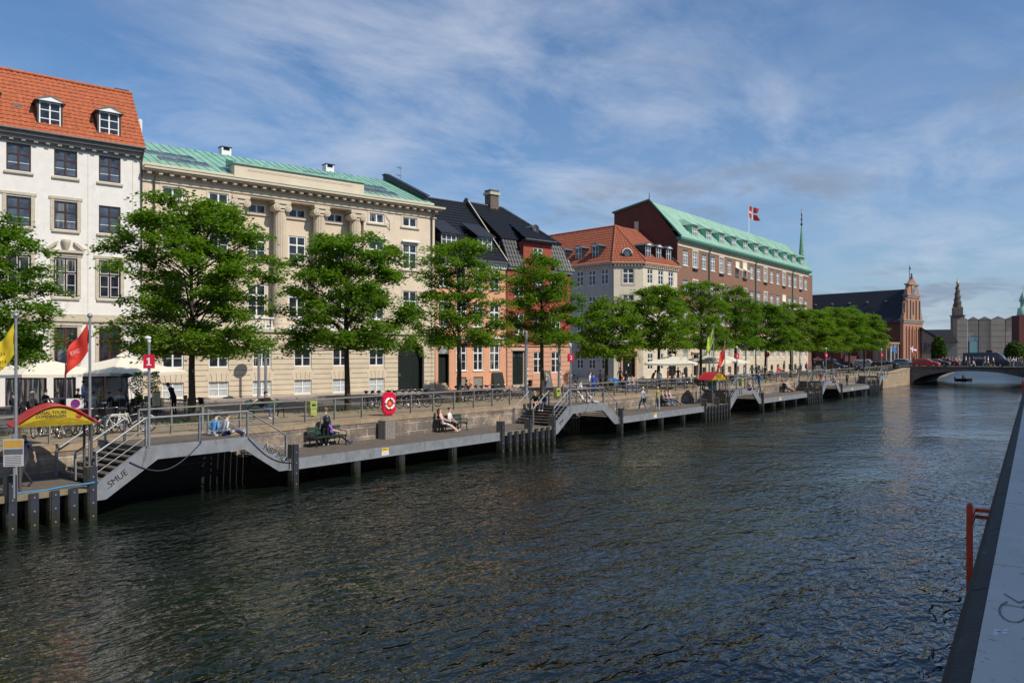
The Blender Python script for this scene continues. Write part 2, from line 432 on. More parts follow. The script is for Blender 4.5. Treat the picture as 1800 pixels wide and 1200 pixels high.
def pantile(g, p0, p1, p2, p3, m, tw=.25, th=.36, amp=.035, lift=.035):
    p0, p1, p2, p3 = map(Vector, (p0, p1, p2, p3))
    X = (p1 - p0).normalized(); nrm = X.cross((p3 - p0) if (p3 - p0).length > .1 else (p2 - p0)).normalized()
    if nrm.z < 0: nrm = -nrm
    U = nrm.cross(X).normalized()
    if U.z < 0: U = -U
    def loc(p): d = p - p0; return d.dot(X), d.dot(U)
    (x1, u1), (x2, u2), (x3, u3) = loc(p1), loc(p2), loc(p3)
    top = max(u2, u3); rows = max(1, int(top / th))
    for r in range(rows):
        ua, ub = top * r / rows, top * (r + 1) / rows + .03
        uc = min(ub, top)
        def lim(u):
            f = min(u / u3, 1) if u3 > .01 else 1; g_ = min(u / u2, 1) if u2 > .01 else 1
            return x3 * f, x1 + (x2 - x1) * g_
        la, ra = lim(ua); lb, rb = lim(uc)
        k0 = math.floor(min(la, lb) / tw * 4); k1 = math.ceil(max(ra, rb) / tw * 4)
        vs = []; n = k1 - k0 + 1
        for i in range(k0, k1 + 1):
            x = i * tw / 4; off = amp * (.5 + .5 * math.cos(i * PI / 2)) if True else 0
            xa = min(max(x, la), ra); xb = min(max(x, lb), rb)
            vs.append(p0 + X * xa + U * ua + nrm * (off + lift)); vs.append(p0 + X * xb + U * uc + nrm * off)
        fs = [(2 * i, 2 * i + 2, 2 * i + 3, 2 * i + 1) for i in range(n - 1)]
        # small drip edge
        base = len(vs)
        for i in range(n):
            vs.append(vs[2 * i] - nrm * lift)
        fs += [(2 * i, base + i, base + i + 1, 2 * i + 2) for i in range(n - 1)]
        g.add(vs, fs, m)

def seamroof(g, p0, p1, p2, p3, m, sp=.6, cross=True, seed=1):
    p0, p1, p2, p3 = map(Vector, (p0, p1, p2, p3)); rn = random.Random(seed)
    g.add([p0, p1, p2, p3], [(0, 1, 2, 3)], m)
    L = (p1 - p0).length; n = int(L / sp); nr = (p1 - p0).cross(p3 - p0).normalized()
    if nr.z < 0: nr = -nr
    X = (p1 - p0).normalized()
    for i in range(n + 1):
        f = i / n; a = p0.lerp(p1, f); b = p3.lerp(p2, f)
        t = X * .018; h = nr * .045
        vs = [a - t, a + t, a + t + h, a - t + h, b - t, b + t, b + t + h, b - t + h]
        g.add(vs, [(0, 1, 2, 3), (4, 7, 6, 5), (0, 4, 5, 1), (1, 5, 6, 2), (2, 6, 7, 3), (3, 7, 4, 0)], m)
        if cross and i < n:
            for _ in range(2):
                q = rn.uniform(.05, .95); f2 = (i + 1) / n
                c = p0.lerp(p3, q).lerp(p1.lerp(p2, q), f); d = p0.lerp(p3, q).lerp(p1.lerp(p2, q), f2)
                up = (p3 - p0).normalized() * .02
                vs = [c - up, d - up, d - up + nr * .02, c - up + nr * .02, c + up, d + up, d + up + nr * .02, c + up + nr * .02]
                g.add(vs, [(0, 1, 2, 3), (4, 7, 6, 5), (1, 5, 6, 2), (2, 6, 7, 3), (3, 7, 4, 0)], m)

def dentils(g, x0, x1, y0, y1, z0, z1, w, sp, m):
    n = int((x1 - x0) / sp); st = (x1 - x0) / n
    for i in range(n):
        c = x0 + st * (i + .5); g.box(c - w / 2, c + w / 2, y0, y1, z0, z1, m)

def dormer(parent, M, xc, w, z0, z1, yf, depth, body, roofm, frame, shape='flat', cols=2, trans=(.6,), rise=0, label=None):
    g = G(M); t = .1; x0, x1 = xc - w / 2, xc + w / 2
    # cheeks and back block
    g.box(x0, x0 + t, yf, yf + depth, z0, z1, body); g.box(x1 - t, x1, yf, yf + depth, z0, z1, body)
    g.box(x0 + t, x1 - t, yf + .12, yf + depth, z0, z1 - .003, body)
    e = .16
    if shape == 'gable':
        g.prism([(x0 - e, z1), (x1 + e, z1), (xc + w * .12, z1 + w * .26), (xc - w * .12, z1 + w * .26)], yf - .18, yf + depth + .6, roofm)
        g.prism([(x0 + .02, z1 - .003), (x1 - .02, z1 - .003), (xc, z1 + w * .17)], yf - .2, yf - .182, frame)
    elif shape == 'shed':
        g.add([(x0 - e, yf - .25, z1), (x1 + e, yf - .25, z1), (x1 + e, yf + depth + 1, z1 + rise), (x0 - e, yf + depth + 1, z1 + rise),
               (x0 - e, yf - .25, z1 + .09), (x1 + e, yf - .25, z1 + .09), (x1 + e, yf + depth + 1, z1 + rise + .09), (x0 - e, yf + depth + 1, z1 + rise + .09)],
              [(0, 3, 2, 1), (4, 5, 6, 7), (0, 1, 5, 4), (1, 2, 6, 5), (2, 3, 7, 6), (3, 0, 4, 7)], roofm)
    o = g.build('dormer', parent, label)
    f = G(M); fw = .07; a, b = x0 + t, x1 - t; y = yf + .02
    f.box(a, a + fw, y, y + .08, z0, z1, frame); f.box(b - fw, b, y, y + .08, z0, z1, frame)
    f.box(a + fw, b - fw, y, y + .08, z0, z0 + fw, frame); f.box(a + fw, b - fw, y, y + .08, z1 - fw, z1, frame)
    for k in range(1, cols):
        xx = a + (b - a) * k / cols; f.box(xx - .04, xx + .04, y + .004, y + .07, z0 + fw, z1 - fw, frame)
    for fr in trans:
        zz = z0 + (z1 - z0) * fr; f.box(a + fw, b - fw, y + .007, y + .065, zz - .025, zz + .025, frame)
    f.box(a + fw * .5, b - fw * .5, y + .045, y + .06, z0 + .03, z1 - .03, pane)
    w_ = f.build('window', o)
    return o

def shell(g, M_pts, z0, z1, m):
    """plain upright walls through a list of plan points"""
    for a, b in zip(M_pts[:-1], M_pts[1:]):
        g.quad((a[0], a[1], z0), (b[0], b[1], z0), (b[0], b[1], z1), (a[0], a[1], z1), m)

Z0 = 2.2
chimney_brick = brick('chimney_brick', (.20, .15, .10), (.12, .09, .07), (.14, .12, .10), .25, .08, .012)
TZ = Matrix.Translation((0, 0, -Z0))
E2 = (.976 / math.hypot(.976, .2178), -.2178 / math.hypot(.976, .2178)); O2 = (15.0, 20.1)
ANG2 = math.atan2(E2[1], E2[0])

# ================================================================== white house with orange roof
WH = thing('town_house', 'tall white rendered town house with bright orange tiled roof at the left edge', 'house', (*O2, Z0), ANG2)
ws_dark = dict(id='dk', m=brown_wood, fw=.08, tw=.1, cols=2, trans=[.62], bars=[.3], bar=white_paint, bw=.03, sash=None, pane=pane_sky)
ws_dark3 = dict(ws_dark, id='dk3', m=plain('red_brown_wood', (.10, .02, .014), .4, var=.2), bar=plain('red_brown_wood', (0, 0, 0)), pane=pane)
ws_dark2 = dict(ws_dark, id='dk2', sash=white_paint, pane=pane)
cent = [-1.87 - 2.43 * k for k in range(7)]
rows = [(16.05, 17.65), (12.85, 14.55), (8.8, 11.15), (4.8, 6.95)]
rects = [(c - .62, c + .62, a, b) for c in cent for a, b in rows]
shop = [(-3.4, -.8, 2.3, 4.15), (-4.95, -3.75, 2.3, 4.1), (-7.4, -5.3, 2.3, 4.15), (-9.9, -8.4, 2.3, 4.1), (-13.4, -11, 2.3, 4.15), (-16.5, -14.5, 2.3, 4.1)]
g = G(TZ)
wall(g, -18, 0, Z0, 18, rects + shop, plaster_white, .14)
shell(g, [(0, 0), (0, 5.8), (-18, 5.8), (-18, 0)], Z0, 18.3, plaster_white)
g.add([(0.001, -.1, 18.3), (0.001, 5.8, 18.3), (0.001, 2.75, 22.5)], [(0, 1, 2)], plaster_white)
g.build('wall', WH)
t = G(TZ)
for c in cent:
    for i, (a, b) in enumerate(rows):
        t.box(c - .75, c + .75, -.12, .02, a - .18, a - .06, stone_trim)
        if i and not (i == 1 and c > -3):
            for s in (-1, 1): t.box(c + s * .72 - .1, c + s * .72 + .1, -.045, .01, a - .06, b + .1, stone_trim)
            t.box(c - .9, c + .9, -.07, .01, b + .1, b + .26, stone_trim)
# broken pediment over one first floor window
c = cent[1]
t.box(c - .95, c + .95, -.2, .01, 11.45, 11.6, stone_trim)
for s in (-1, 1):
    t.prism([(c + s * 1.0, 11.6), (c + s * 1.0, 11.72), (c + s * .6, 12.05), (c + s * .42, 12.12), (c + s * .45, 11.98), (c + s * .8, 11.66)], -.2, .01, stone_trim)
t.lathe([(.1, 11.6), (.16, 11.75), (.22, 12.0), (.26, 12.2), (.18, 12.25)], stone_trim, 12, (c, -.12, 0))
t.box(-18, 0, -.16, .01, 7.3, 7.44, stone_trim); t.box(-18, 0, -.08, .01, 7.44, 7.75, stone_trim)
for x in (-3.1, -.55): t.box(x - .012, x + .012, -.01, 0, 7.8, 17.6, stone_trim)
t.box(-18, .02, -.12, .01, 17.72, 17.9, cornice_grey); t.box(-18, .03, -.3, .01, 17.9, 18.12, cornice_grey); t.box(-18, .04, -.5, .3, 18.12, 18.34, cornice_grey)
dentils(t, -18, 0, -.27, -.12, 17.78, 17.9, .22, .62, cornice_grey)
t.build('cornice', WH)
for (a, b, c, d) in shop:
    sg = G(TZ); sg.box(a, b, .3, .34, c, d, pane); sg.box(a, a + .08, .2, .3, c, d, brown_wood); sg.box(b - .08, b, .2, .3, c, d, brown_wood)
    sg.box(a + .08, b - .08, .2, .3, d - .12, d, brown_wood); sg.box((a + b) / 2 - .04, (a + b) / 2 + .04, .2, .3, c, d - .12, brown_wood); sg.build('shop_window', WH)
for c in cent:
    for i, (a, b) in enumerate(rows): window(WH, TZ, c - .62, c + .62, a, b, .06, (ws_dark, ws_dark, ws_dark2, ws_dark3)[i])
g = G(TZ)
pantile(g, (-18, -.55, 18.36), (.1, -.55, 18.36), (.1, 2.75, 22.6), (-18, 2.75, 22.6), tile_orange, .3, .34, .05, .04)
g.tube([(-18, 2.75, 22.68), (.1, 2.75, 22.68)], .11, tile_orange, 8)
g.quad((-18, 6.1, 18.36), (-18, 2.75, 22.6), (.1, 2.75, 22.6), (.1, 6.1, 18.36), tile_orange)
ro = g.build('roof', WH)
t = G(TZ); t.box(-.9, -.15, 2.8, 3.3, 22.0, 22.8, plaster_white); t.box(-.95, -.1, 2.75, 3.35, 22.8, 22.86, black_metal); t.build('chimney', ro)
t = G(TZ); t.box(.05, .28, 1.0, 1.5, 18.9, 20.6, plaster_white); t.build('flue', WH)
t = G(TZ); t.tube([(-18, -.62, 18.36), (.1, -.62, 18.36)], .07, lead); t.tube([(-.02, -.6, 18.3), (-.04, -.12, 17.6), (-.04, -.12, 2.3)], .055, pipe_metal); t.build('gutter', WH)
for c in (-5.15, -1.93, -8.4, -12): dormer(WH, TZ, c, 1.34, 18.8, 20.35, -.12, 1.5, black_metal, lead, white_paint, 'gable', 2, (.35, .68))
g = G(TZ); g.obox((-6.7, .75, 19.98), (.45, .3, .2), lead, rx=R(52)); g.build('roof_vent', WH)

# ================================================================== beige palace with columns
BP = thing('palace_building', 'wide beige stone building with four tall fluted columns and green copper roof', 'building', (*O2, Z0), ANG2)
W_ = 22.5
cb = [1.9, 4.87, 7.9, 10.95, 14.0, 17.08, 20.1]
hw = .67
bp = plaster_beige
ws_w = dict(id='w3', m=white_paint, fw=.09, tw=.1, cols=2, trans=[.66], bars=[.33], bw=.03)
ws_w1 = dict(id='w1', m=white_paint, fw=.09, tw=.11, cols=2)
ws_cur = dict(id='wc', m=white_paint, fw=.07, tw=.08, cols=2, trans=[.5], pane=curtain)
g = G(TZ)
up = lambda c: [(c - hw, c + hw, 15.5, 16.25), (c - hw, c + hw, 12.1, 14.12), (c - hw, c + hw, 8.0, 10.35)]
side = [r for i in (0, 1, 5, 6) for r in up(cb[i])]
wall(g, 0, 5.9, 7.0, 17.1, side, bp, .12); wall(g, 15.95, W_, 7.0, 17.1, side, bp, .12)
g.quad((5.9, 0, 16.28), (15.95, 0, 16.28), (15.95, 0, 17.1), (5.9, 0, 17.1), bp)
mid = [r for i in (2, 3, 4) for r in [(cb[i] - hw, cb[i] + hw, 15.35, 16.0), (cb[i] - hw, cb[i] + hw, 12.05, 14.0), (cb[i] - hw, cb[i] + hw, 8.0, 10.3)]]
wall(g, 5.9, 15.95, 7.0, 16.28, mid, bp, .12, y=.95)
g.quad((5.9, 0, 7), (5.9, .95, 7), (5.9, .95, 16.28), (5.9, 0, 16.28), bp); g.quad((15.95, .95, 7), (15.95, 0, 7), (15.95, 0, 16.28), (15.95, .95, 16.28), bp)
g.quad((5.9, 0, 16.28), (5.9, .95, 16.28), (15.95, .95, 16.28), (15.95, 0, 16.28), bp); g.quad((5.9, .95, 7.05), (5.9, 0, 7.05), (15.95, 0, 7.05), (15.95, .95, 7.05), bp)
shell(g, [(W_, 0), (W_, 14), (0, 14), (0, 0)], Z0, 17.3, bp)
g.build('wall', BP)
# rusticated ground floor: real courses with grooves
g = G(TZ)
gr = [(c - hw, c + hw, 4.4, 6.33) for c in cb[:6]] + [(c - hw, c + hw, 2.42, 3.45) for c in cb[:6]] + [(18.97, 21.44, Z0, 6.43)]
wall(g, 0, W_, Z0, 7.0, gr, stone_beige, .2, mr=white_paint if False else stone_beige)
zc = 2.42; hc = .365
while zc < 6.75:
    z1 = min(zc + hc - .045, 6.80); cuts = []
    for (a, b, c, d) in gr:
        if a > 18.9:
            if zc < 5.2: cuts.append((a, b))
            else:
                q = min(1.23 + .35, max(0, 1)); zz = zc - 5.2
                hw2 = math.sqrt(max(0, 1.55 ** 2 - zz * zz)) if zz < 1.55 else 0
                if hw2: cuts.append((20.205 - hw2, 20.205 + hw2))
        elif c < z1 and d + .04 > zc: cuts.append((a, b))
        elif (d - .01 <= zc < d + .62): cuts.append((a - .12 - (zc - d) * .35 * 0, b + .12))
    cuts.sort(); x = 0.02
    for a, b in cuts + [(W_ - .02, W_)]:
        if a - x > .1: g.box(x, a - (.0 if a in [r[0] for r in gr] else .03), -.045, .0, zc, z1, stone_beige)
        x = max(x, b)
    zc += hc
# flat arches over the windows
for (a, b, c, d) in gr[:-1]:
    cx_ = (a + b) / 2; n = 5; top = d + .58
    for k in range(n):
        xa = a - .1 + (b - a + .2) * k / n; xb = a - .1 + (b - a + .2) * (k + 1) / n
        ta = cx_ + (xa - cx_) * 1.22; tb = cx_ + (xb - cx_) * 1.22
        g.prism([(xa + .015, d + .0), (xb - .015, d + .0), (tb - .015, top), (ta + .015, top)], -.055, .0, stone_beige)
# gate arch ring and spandrels
xc = 20.205
n = 11
for k in range(n):
    a0 = PI * k / n + .015; a1 = PI * (k + 1) / n - .015
    g.prism([(xc + 1.22 * math.cos(a0), 5.2 + 1.22 * math.sin(a0)), (xc + 1.55 * math.cos(a0), 5.2 + 1.55 * math.sin(a0)), (xc + 1.55 * math.cos(a1), 5.2 + 1.55 * math.sin(a1)), (xc + 1.22 * math.cos(a1), 5.2 + 1.22 * math.sin(a1))], -.06, .19, stone_beige)
sp_ = [(xc + 1.235, 6.43), (xc + 1.235, 5.2)] + [(xc + 1.235 * math.cos(PI / 2 * k / 8), 5.2 + 1.23 * math.sin(PI / 2 * k / 8)) for k in range(1, 9)]
g.prism(sp_, .004, .2, stone_beige); g.prism([(2 * xc - p[0], p[1]) for p in sp_], .004, .2, stone_beige)
g.box(0, 18.9, -.09, -.0, Z0, 2.38, stone_trim); g.box(21.5, W_, -.09, 0, Z0, 2.38, stone_trim)
g.build('rusticated_base', BP)
g = G(TZ)
g.box(0, W_ + .02, -.2, .02, 6.86, 7.0, stone_trim); g.box(0, W_ + .02, -.1, .02, 7.0, 7.1, stone_trim); g.box(0, 5.9, -.04, .01, 7.1, 7.75, stone_beige); g.box(15.95, W_, -.04, .01, 7.1, 7.75, stone_beige)
for i, c in enumerate(cb):
    yy = .95 if 2 <= i <= 4 else 0
    for (a, b, z0, z1) in up(c) if not yy else [(c - hw, c + hw, 15.35, 16), (c - hw, c + hw, 12.05, 14.0), (c - hw, c + hw, 8, 10.3)]:
        g.box(a - .22, b + .22, yy - .12, yy, z0 - .14, z0 - .02, stone_beige)
        if not yy:
            g.box(a - .14, a - .0, yy - .03, yy, z0 - .02, z1 + .14, stone_beige); g.box(b + .0, b + .14, yy - .03, yy, z0 - .02, z1 + .14, stone_beige); g.box(a, b, yy - .03, yy, z1, z1 + .14, stone_beige)
g.box(-.02, W_ + .12, -.1, 0, 16.42, 16.5, stone_beige)
g.box(-.02, W_ + .3, -.12, .05, 16.8, 16.87, stone_beige)
dentils(g, 0, W_ + .2, -.5, -.02, 16.88, 17.07, .24, .68, stone_beige)
g.box(-.02, W_ + .5, -.6, .05, 17.07, 17.16, stone_beige); g.box(-.02, W_ + .6, -.72, .05, 17.16, 17.3, stone_beige)
g.box(-.02, W_ + .62, -.74, .06, 17.3, 17.34, copper_dark)
g.box(0, W_, .06, .35, 17.34, 17.68, stone_beige)
g.build('cornice', BP)
g = G(TZ)
g.box(5.95, 15.97, .0, 1.2, 17.345, 18.42, plaster_beige); g.box(6.9, 15.0, -.015, .0, 18.05, 18.08, stone_trim); g.box(6.9, 15.0, -.015, .0, 18.14, 18.17, stone_trim)
ab = g.build('attic_block', BP)
g = G(TZ); g.prism([(-.12, 18.425), (-.12, 18.55), (1.35, 18.95), (1.35, 18.425)], 5.83, 16.09, copper, 'yz')
k = 5.9
while k < 16: g.box(k, k + .03, -.14, .6, 18.55, 18.6, copper); k += 1.05
g.build('coping', ab)
g = G(TZ)
seamroof(g, (0, .2, 17.69), (W_, .2, 17.69), (W_, 7.5, 20.8), (0, 7.5, 20.8), copper, .62)
g.quad((W_, 14, 17.69), (0, 14, 17.69), (0, 7.5, 20.8), (W_, 7.5, 20.8), copper)
g.add([(0, .2, 17.3), (0, 14, 17.3), (0, 14, 17.69), (0, 7.5, 20.8), (0, .2, 17.69)], [(0, 1, 2, 3, 4)], plaster_beige)
g.add([(W_, .2, 17.3), (W_, 14, 17.3), (W_, 14, 17.69), (W_, 7.5, 20.8), (W_, .2, 17.69)], [(0, 1, 2, 3, 4)], plaster_beige)
rf = g.build('roof', BP)
g = G(TZ)
sl = (20.8 - 17.69) / 7.3
g.prism([(.9, 17.7), (.9, 18.35), (7.3, 21.25), (7.7, 21.25), (7.7, 20.6)], W_ - .35, W_ - .02, black_metal, 'yz')
g.prism([(.75, 18.36), (.75, 18.45), (7.25, 21.36), (7.8, 21.36), (7.8, 21.26), (7.3, 21.26)], W_ - .42, W_ + .05, darkroof, 'yz')
g.build('fire_wall', BP)
for (xa, n, yy) in [(1.1, 3, 3.1), (1.6, 3, 1.55), (5.5, 1, .9)] + [(16.6, 3, 1.2), (16.3, 3, 2.7), (13.5, 2, 4.6)]:
    for k in range(n):
        g = G(TZ @ Matrix.Translation((xa + k * 1.12, yy, 17.69 + (yy - .2) * sl)) @ Matrix.Rotation(math.atan(sl), 4, 'X'))
        g.box(0, 1.05, 0, 1.0, .0, .1, steel); g.box(.08, .97, .08, .92, .1, .115, pane_sky if xa < 6 else pane); g.build('skylight', rf)
for x in (8.0, 16.9):
    g = G(TZ); g.box(x, x + .75, 8.3, 9.0, 20.1, 21.35, white_paint); g.box(x + .08, x + .67, 8.38, 8.92, 21.35, 21.6, black_metal)
    for q in (0, .63): g.box(x + q, x + q + .12, 8.3, 9.0, 21.35, 21.6, white_paint)
    g.box(x - .06, x + .81, 8.24, 9.06, 21.6, 21.66, black_metal); g.build('chimney', rf)
# columns
def ion_column(x):
    g = G(TZ); nf = 22; vs = []; fs = []
    prof = [(.50, 7.9), (.50, 8.6), (.49, 11), (.46, 13.5), (.43, 15.5)]
    for (r, z) in prof:
        for k in range(nf * 3):
            a = 2 * PI * k / (nf * 3); rr = r * (.90 if k % 3 == 1 else 1.0)
            vs.append((x + rr * math.cos(a), .42 + rr * math.sin(a), z))
    m3 = nf * 3
    for i in range(len(prof) - 1):
        for k in range(m3): fs.append((i * m3 + k, i * m3 + (k + 1) % m3, (i + 1) * m3 + (k + 1) % m3, (i + 1) * m3 + k))
    g.add(vs, fs, stone_beige)
    g.lathe([(.62, 7.1), (.62, 7.3), (.56, 7.36), (.6, 7.45), (.54, 7.6), (.5, 7.9)], stone_beige, 24, (x, .42, 0))
    o = g.build('column', BP)
    c = G(TZ)
    c.lathe([(.44, 15.5), (.5, 15.58), (.46, 15.66)], stone_beige, 20, (x, .42, 0))
    for s in (-1, 1):
        c.lathe([(.25, -.12), (.27, -.1), (.27, .84), (.25, .86)], stone_beige, 18, (x + s * .42, 0, 15.78), 'y')
        c.lathe([(.17, -.15), (.19, -.12), (.13, -.121)], stone_trim, 14, (x + s * .42, 0, 15.78), 'y'); c.lathe([(.06, -.17), (.08, -.121)], stone_beige, 10, (x + s * .42, 0, 15.78), 'y')
    c.box(x - .42, x + .42, -.09, .85, 15.74, 15.96, stone_beige); c.box(x - .62, x + .62, -.13, .93, 16.05, 16.27, stone_beige)
    c.build('capital', o)
for x in (6.4, 9.4, 12.45, 15.45): ion_column(x)
for c in (7.9, 10.92, 13.95):
    g = G(TZ)
    g.box(c - .95, c + .95, .1, .4, 7.1, 7.2, white_paint); g.box(c - .95, c + .95, .1, .4, 7.82, 7.92, white_paint)
    for k in range(8): g.lathe([(.05, 7.2), (.09, 7.35), (.04, 7.55), (.06, 7.82)], white_paint, 8, (c - .82 + k * .234, .25, 0))
    g.build('balustrade', BP)
for i, c in enumerate(cb):
    yy = .95 if 2 <= i <= 4 else 0
    zz = [(15.5, 16.25), (12.1, 14.12), (8.0, 10.35)] if not yy else [(15.35, 16.0), (12.05, 14.0), (8.0, 10.3)]
    window(BP, TZ, c - hw, c + hw, *zz[0], yy + .05, ws_w1); window(BP, TZ, c - hw, c + hw, *zz[1], yy + .05, ws_w); window(BP, TZ, c - hw, c + hw, *zz[2], yy + .05, ws_w)
    if i < 6:
        window(BP, TZ, c - hw, c + hw, 4.4, 6.33, .06, ws_w); window(BP, TZ, c - hw, c + hw, 2.42, 3.45, .06, ws_cur)
for c in (17.08, 20.1):
    g = G(TZ); g.lathe([(.1, c - .8), (.1, c + .8)], white_paint, 10, (0, -.14, 14.3), 'x'); g.build('awning_box', BP)
g = G(TZ); g.box(17.75, 18.4, -.02, 0, 15.5, 16.25, white_paint); g.build('open_casement', BP) if False else None
g = G(TZ)
for (x0_, x1_) in ((0, .06), (.72, .78), (.06, .72)):
    if x1_ - x0_ < .1: g.obox((17.77 + (x0_ + x1_) / 2 * .77, -(x0_ + x1_) / 2 * .64, 15.88), (.06, .04, .74), white_paint, rz=R(-40))
    else:
        for zz in (15.54, 16.22): g.obox((17.77 + .39 * .77, -.39 * .64, zz), (.72, .04, .06), white_paint, rz=R(-40))
g.build('open_casement', BP)
g = G(TZ); g.box(18.97, 21.44, .55, .65, Z0, 6.5, green_door); g.box(18.9, 21.5, .52, .56, 5.18, 5.3, black_metal)
for z in [2.3 + .28 * k for k in range(10)]: g.box(19.0, 21.4, .535, .55, z, z + .25, green_door)
for x in (19.6, 20.8): g.box(x - .02, x + .02, .52, .55, 2.3, 5.1, black_metal)
gd = g.build('gate', BP)
g = G(TZ); g.box(19.45, 19.5, .48, .55, 3.5, 3.75, steel); g.build('handle', gd)
for x in (.72, 22.15): g = G(TZ); g.tube([(x, -.55, 16.95), (x, -.12, 16.4), (x, -.12, 2.35)], .06, pipe_metal); g.build('drainpipe', BP)

# ================================================================== orange house
OH = thing('town_house', 'narrow orange rendered town house with black tiled roof and two dormers', 'house', (O2[0] + E2[0] * 22.52, O2[1] + E2[1] * 22.52, Z0), ANG2)
g = G(TZ); L = 7.6
oc = [(2.16, 3.22), (3.95, 4.99), (5.74, 6.81)]
rr = [(a, b, *z) for a, b in oc for z in ((3.9, 6.15), (7.6, 9.6), (10.9, 12.55))] + [(.33, 1.43, 2.5, 6.15), (.33, 1.43, 7.6, 9.6), (.33, 1.43, 10.9, 12.55), (2.16, 3.22, 2.25, 3.35), (3.95, 4.99, 2.25, 3.35)]
wall(g, .03, L, Z0, 13.1, rr, plaster_orange, .16)
shell(g, [(L, 0), (L, 12), (.03, 12)], Z0, 13.1, plaster_orange)
g.build('wall', OH)
g = G(TZ)
for (a, b, c, d) in rr:
    if d > 5: g.box(a - .12, b + .12, -.05, 0, d, d + .1, white_paint); g.box(a - .06, b + .06, -.07, 0, c - .08, c, white_paint) if c > 3 else None
g.box(.03, L, -.1, 0, 6.6, 6.78, white_paint); g.box(.03, L, -.15, .02, 12.75, 12.87, white_paint)
dentils(g, .03, L, -.22, 0, 12.87, 13.05, .14, .28, white_paint); g.box(.03, L, -.35, .02, 13.05, 13.25, white_paint)
g.build('cornice', OH)
ws_t = dict(id='wt', m=white_paint, fw=.08, tw=.11, cols=2, trans=[.66], bars=[.34], bw=.03)
for (a, b) in oc + [(.33, 1.43)]:
    for z in ((3.9, 6.15), (7.6, 9.6), (10.9, 12.55)):
        if a < 1 and z[0] < 5: continue
        window(OH, TZ, a, b, *z, .05, ws_t)
g = G(TZ); g.box(.33, 1.43, .42, .48, 2.9, 5.2, green_door); g.box(.4, .85, .4, .42, 3.1, 5.0, green_door); g.box(.92, 1.36, .4, .42, 3.1, 5.0, green_door); g.build('door', OH)
g = G(TZ); g.box(.33, 1.43, .10, .14, 5.3, 6.12, pane)
for k in range(9):
    g.obox((.4 + k * .12, .08, 5.7), (.02, .03, .95), white_paint, ry=R(38)) if 1 < k < 8 else None; g.obox((.4 + k * .12, .085, 5.7), (.02, .03, .95), white_paint, ry=R(-38)) if 1 < k < 8 else None
g.build('fanlight', OH)
g = G(TZ)
for k in range(4): g.box(.34, 1.42, -.1 + k * .14, .45, Z0 + k * .17, Z0 + k * .17 + .17, stone_trim)
g.build('step', OH)
for a, b in oc[:2]: g = G(TZ); g.box(a, b, .1, .13, 2.25, 3.35, steel_warm); g.build('cellar_window', OH)
g = G(TZ); g.obox((6.5, -.3, 2.95), (1.15, .08, 1.55), green_door, rx=R(-18))
for k in range(8): g.obox((6.0 + k * .14, -.35, 2.95), (.03, .04, 1.5), black_metal, rx=R(-18))
g.build('cellar_hatch', OH)
g = G(TZ)
pantile(g, (0, -.4, 13.27), (L, -.4, 13.27), (L, 5.9, 19.35), (0, 5.9, 19.35), tile_black, .32, .42, .05, .045)
g.quad((L, 12, 13.2), (0, 12, 13.2), (0, 5.9, 19.35), (L, 5.9, 19.35), tile_black); g.tube([(0, 5.9, 19.42), (L, 5.9, 19.42)], .12, tile_black)
g.add([(L, -.1, 13.1), (L, 12, 13.1), (L, 5.9, 19.3)], [(0, 1, 2)], plaster_orange); g.add([(.02, -.1, 13.1), (.02, 12, 13.1), (.02, 5.9, 19.3)], [(0, 1, 2)], plaster_orange)
g.build('roof', OH)
g = G(TZ); g.tube([(0, -.45, 13.25), (L, -.45, 13.25)], .07, lead); g.tube([(L - .03, -.42, 13.2), (L - .03, -.1, 12.6), (L - .03, -.1, 2.3)], .05, black_metal); g.build('gutter', OH)
for c in (1.95, 5.8): dormer(OH, TZ, c, 1.75, 14.15, 15.5, .75, 1.2, black_metal, darkroof, white_paint, 'shed', 3, (.6,), rise=1.4)
g = G(TZ); g.prism([(-.3, 13.3), (-.3, 13.5), (5.5, 19.6), (5.9, 20.0), (6.5, 19.5), (6.5, 18.9)], L - .16, L + .04, darkroof, 'yz'); g.prism([(-.34, 13.5), (-.34, 13.56), (5.45, 19.66), (5.45, 19.60)], L - .2, L - .1, stone_trim, 'yz'); g.build('fire_wall', OH)

# ================================================================== red house
RH = thing('town_house', 'small red rendered town house with salmon stone ground floor and black mansard roof', 'house', (O2[0] + E2[0] * 30.15, O2[1] + E2[1] * 30.15, Z0), ANG2)
L = 7.75
rc = [(.84, 2.04), (3.13, 4.31), (5.36, 6.53)]
g = G(TZ)
r1 = [(.65, 2.1, 2.55, 5.55), (3.17, 4.35, 3.57, 5.5), (5.36, 6.53, 3.57, 5.5), (2.5, 3.0, 2.35, 2.95), (4.6, 5.2, 2.35, 2.95)]
wall(g, .02, L, Z0, 6.0, r1, stone_pink, .2)
for z in [2.5 + .42 * k for k in range(8)]:
    cuts = sorted([(a, b) for (a, b, c, d) in r1 if c < z + .36 and d > z]); x = .04
    for a, b in cuts + [(L - .02, L)]:
        if a - x > .1: g.box(x, a - .02, -.035, 0, z, z + .385, stone_pink)
        x = b + .02
shell(g, [(L, 0), (L, 11), (.02, 11)], Z0, 6.0, stone_pink)
g.build('stone_base', RH)
g = G(TZ)
rr = [(a, b, *z) for a, b in rc for z in ((7.0, 8.9), (10.4, 12.3))]
wall(g, .02, L, 6.0, 13.0, rr, plaster_red, .14)
shell(g, [(L, 0), (L, 11), (.02, 11)], 6.0, 13.0, plaster_red)
wall(g, 1.95, 5.4, 13.0, 15.45, [(3.13, 4.31, 13.75, 15.0)], plaster_red, .14); shell(g, [(5.4, 0), (5.4, 2), (1.95, 2), (1.95, 0)], 13.0, 15.45, plaster_red)
g.build('wall', RH)
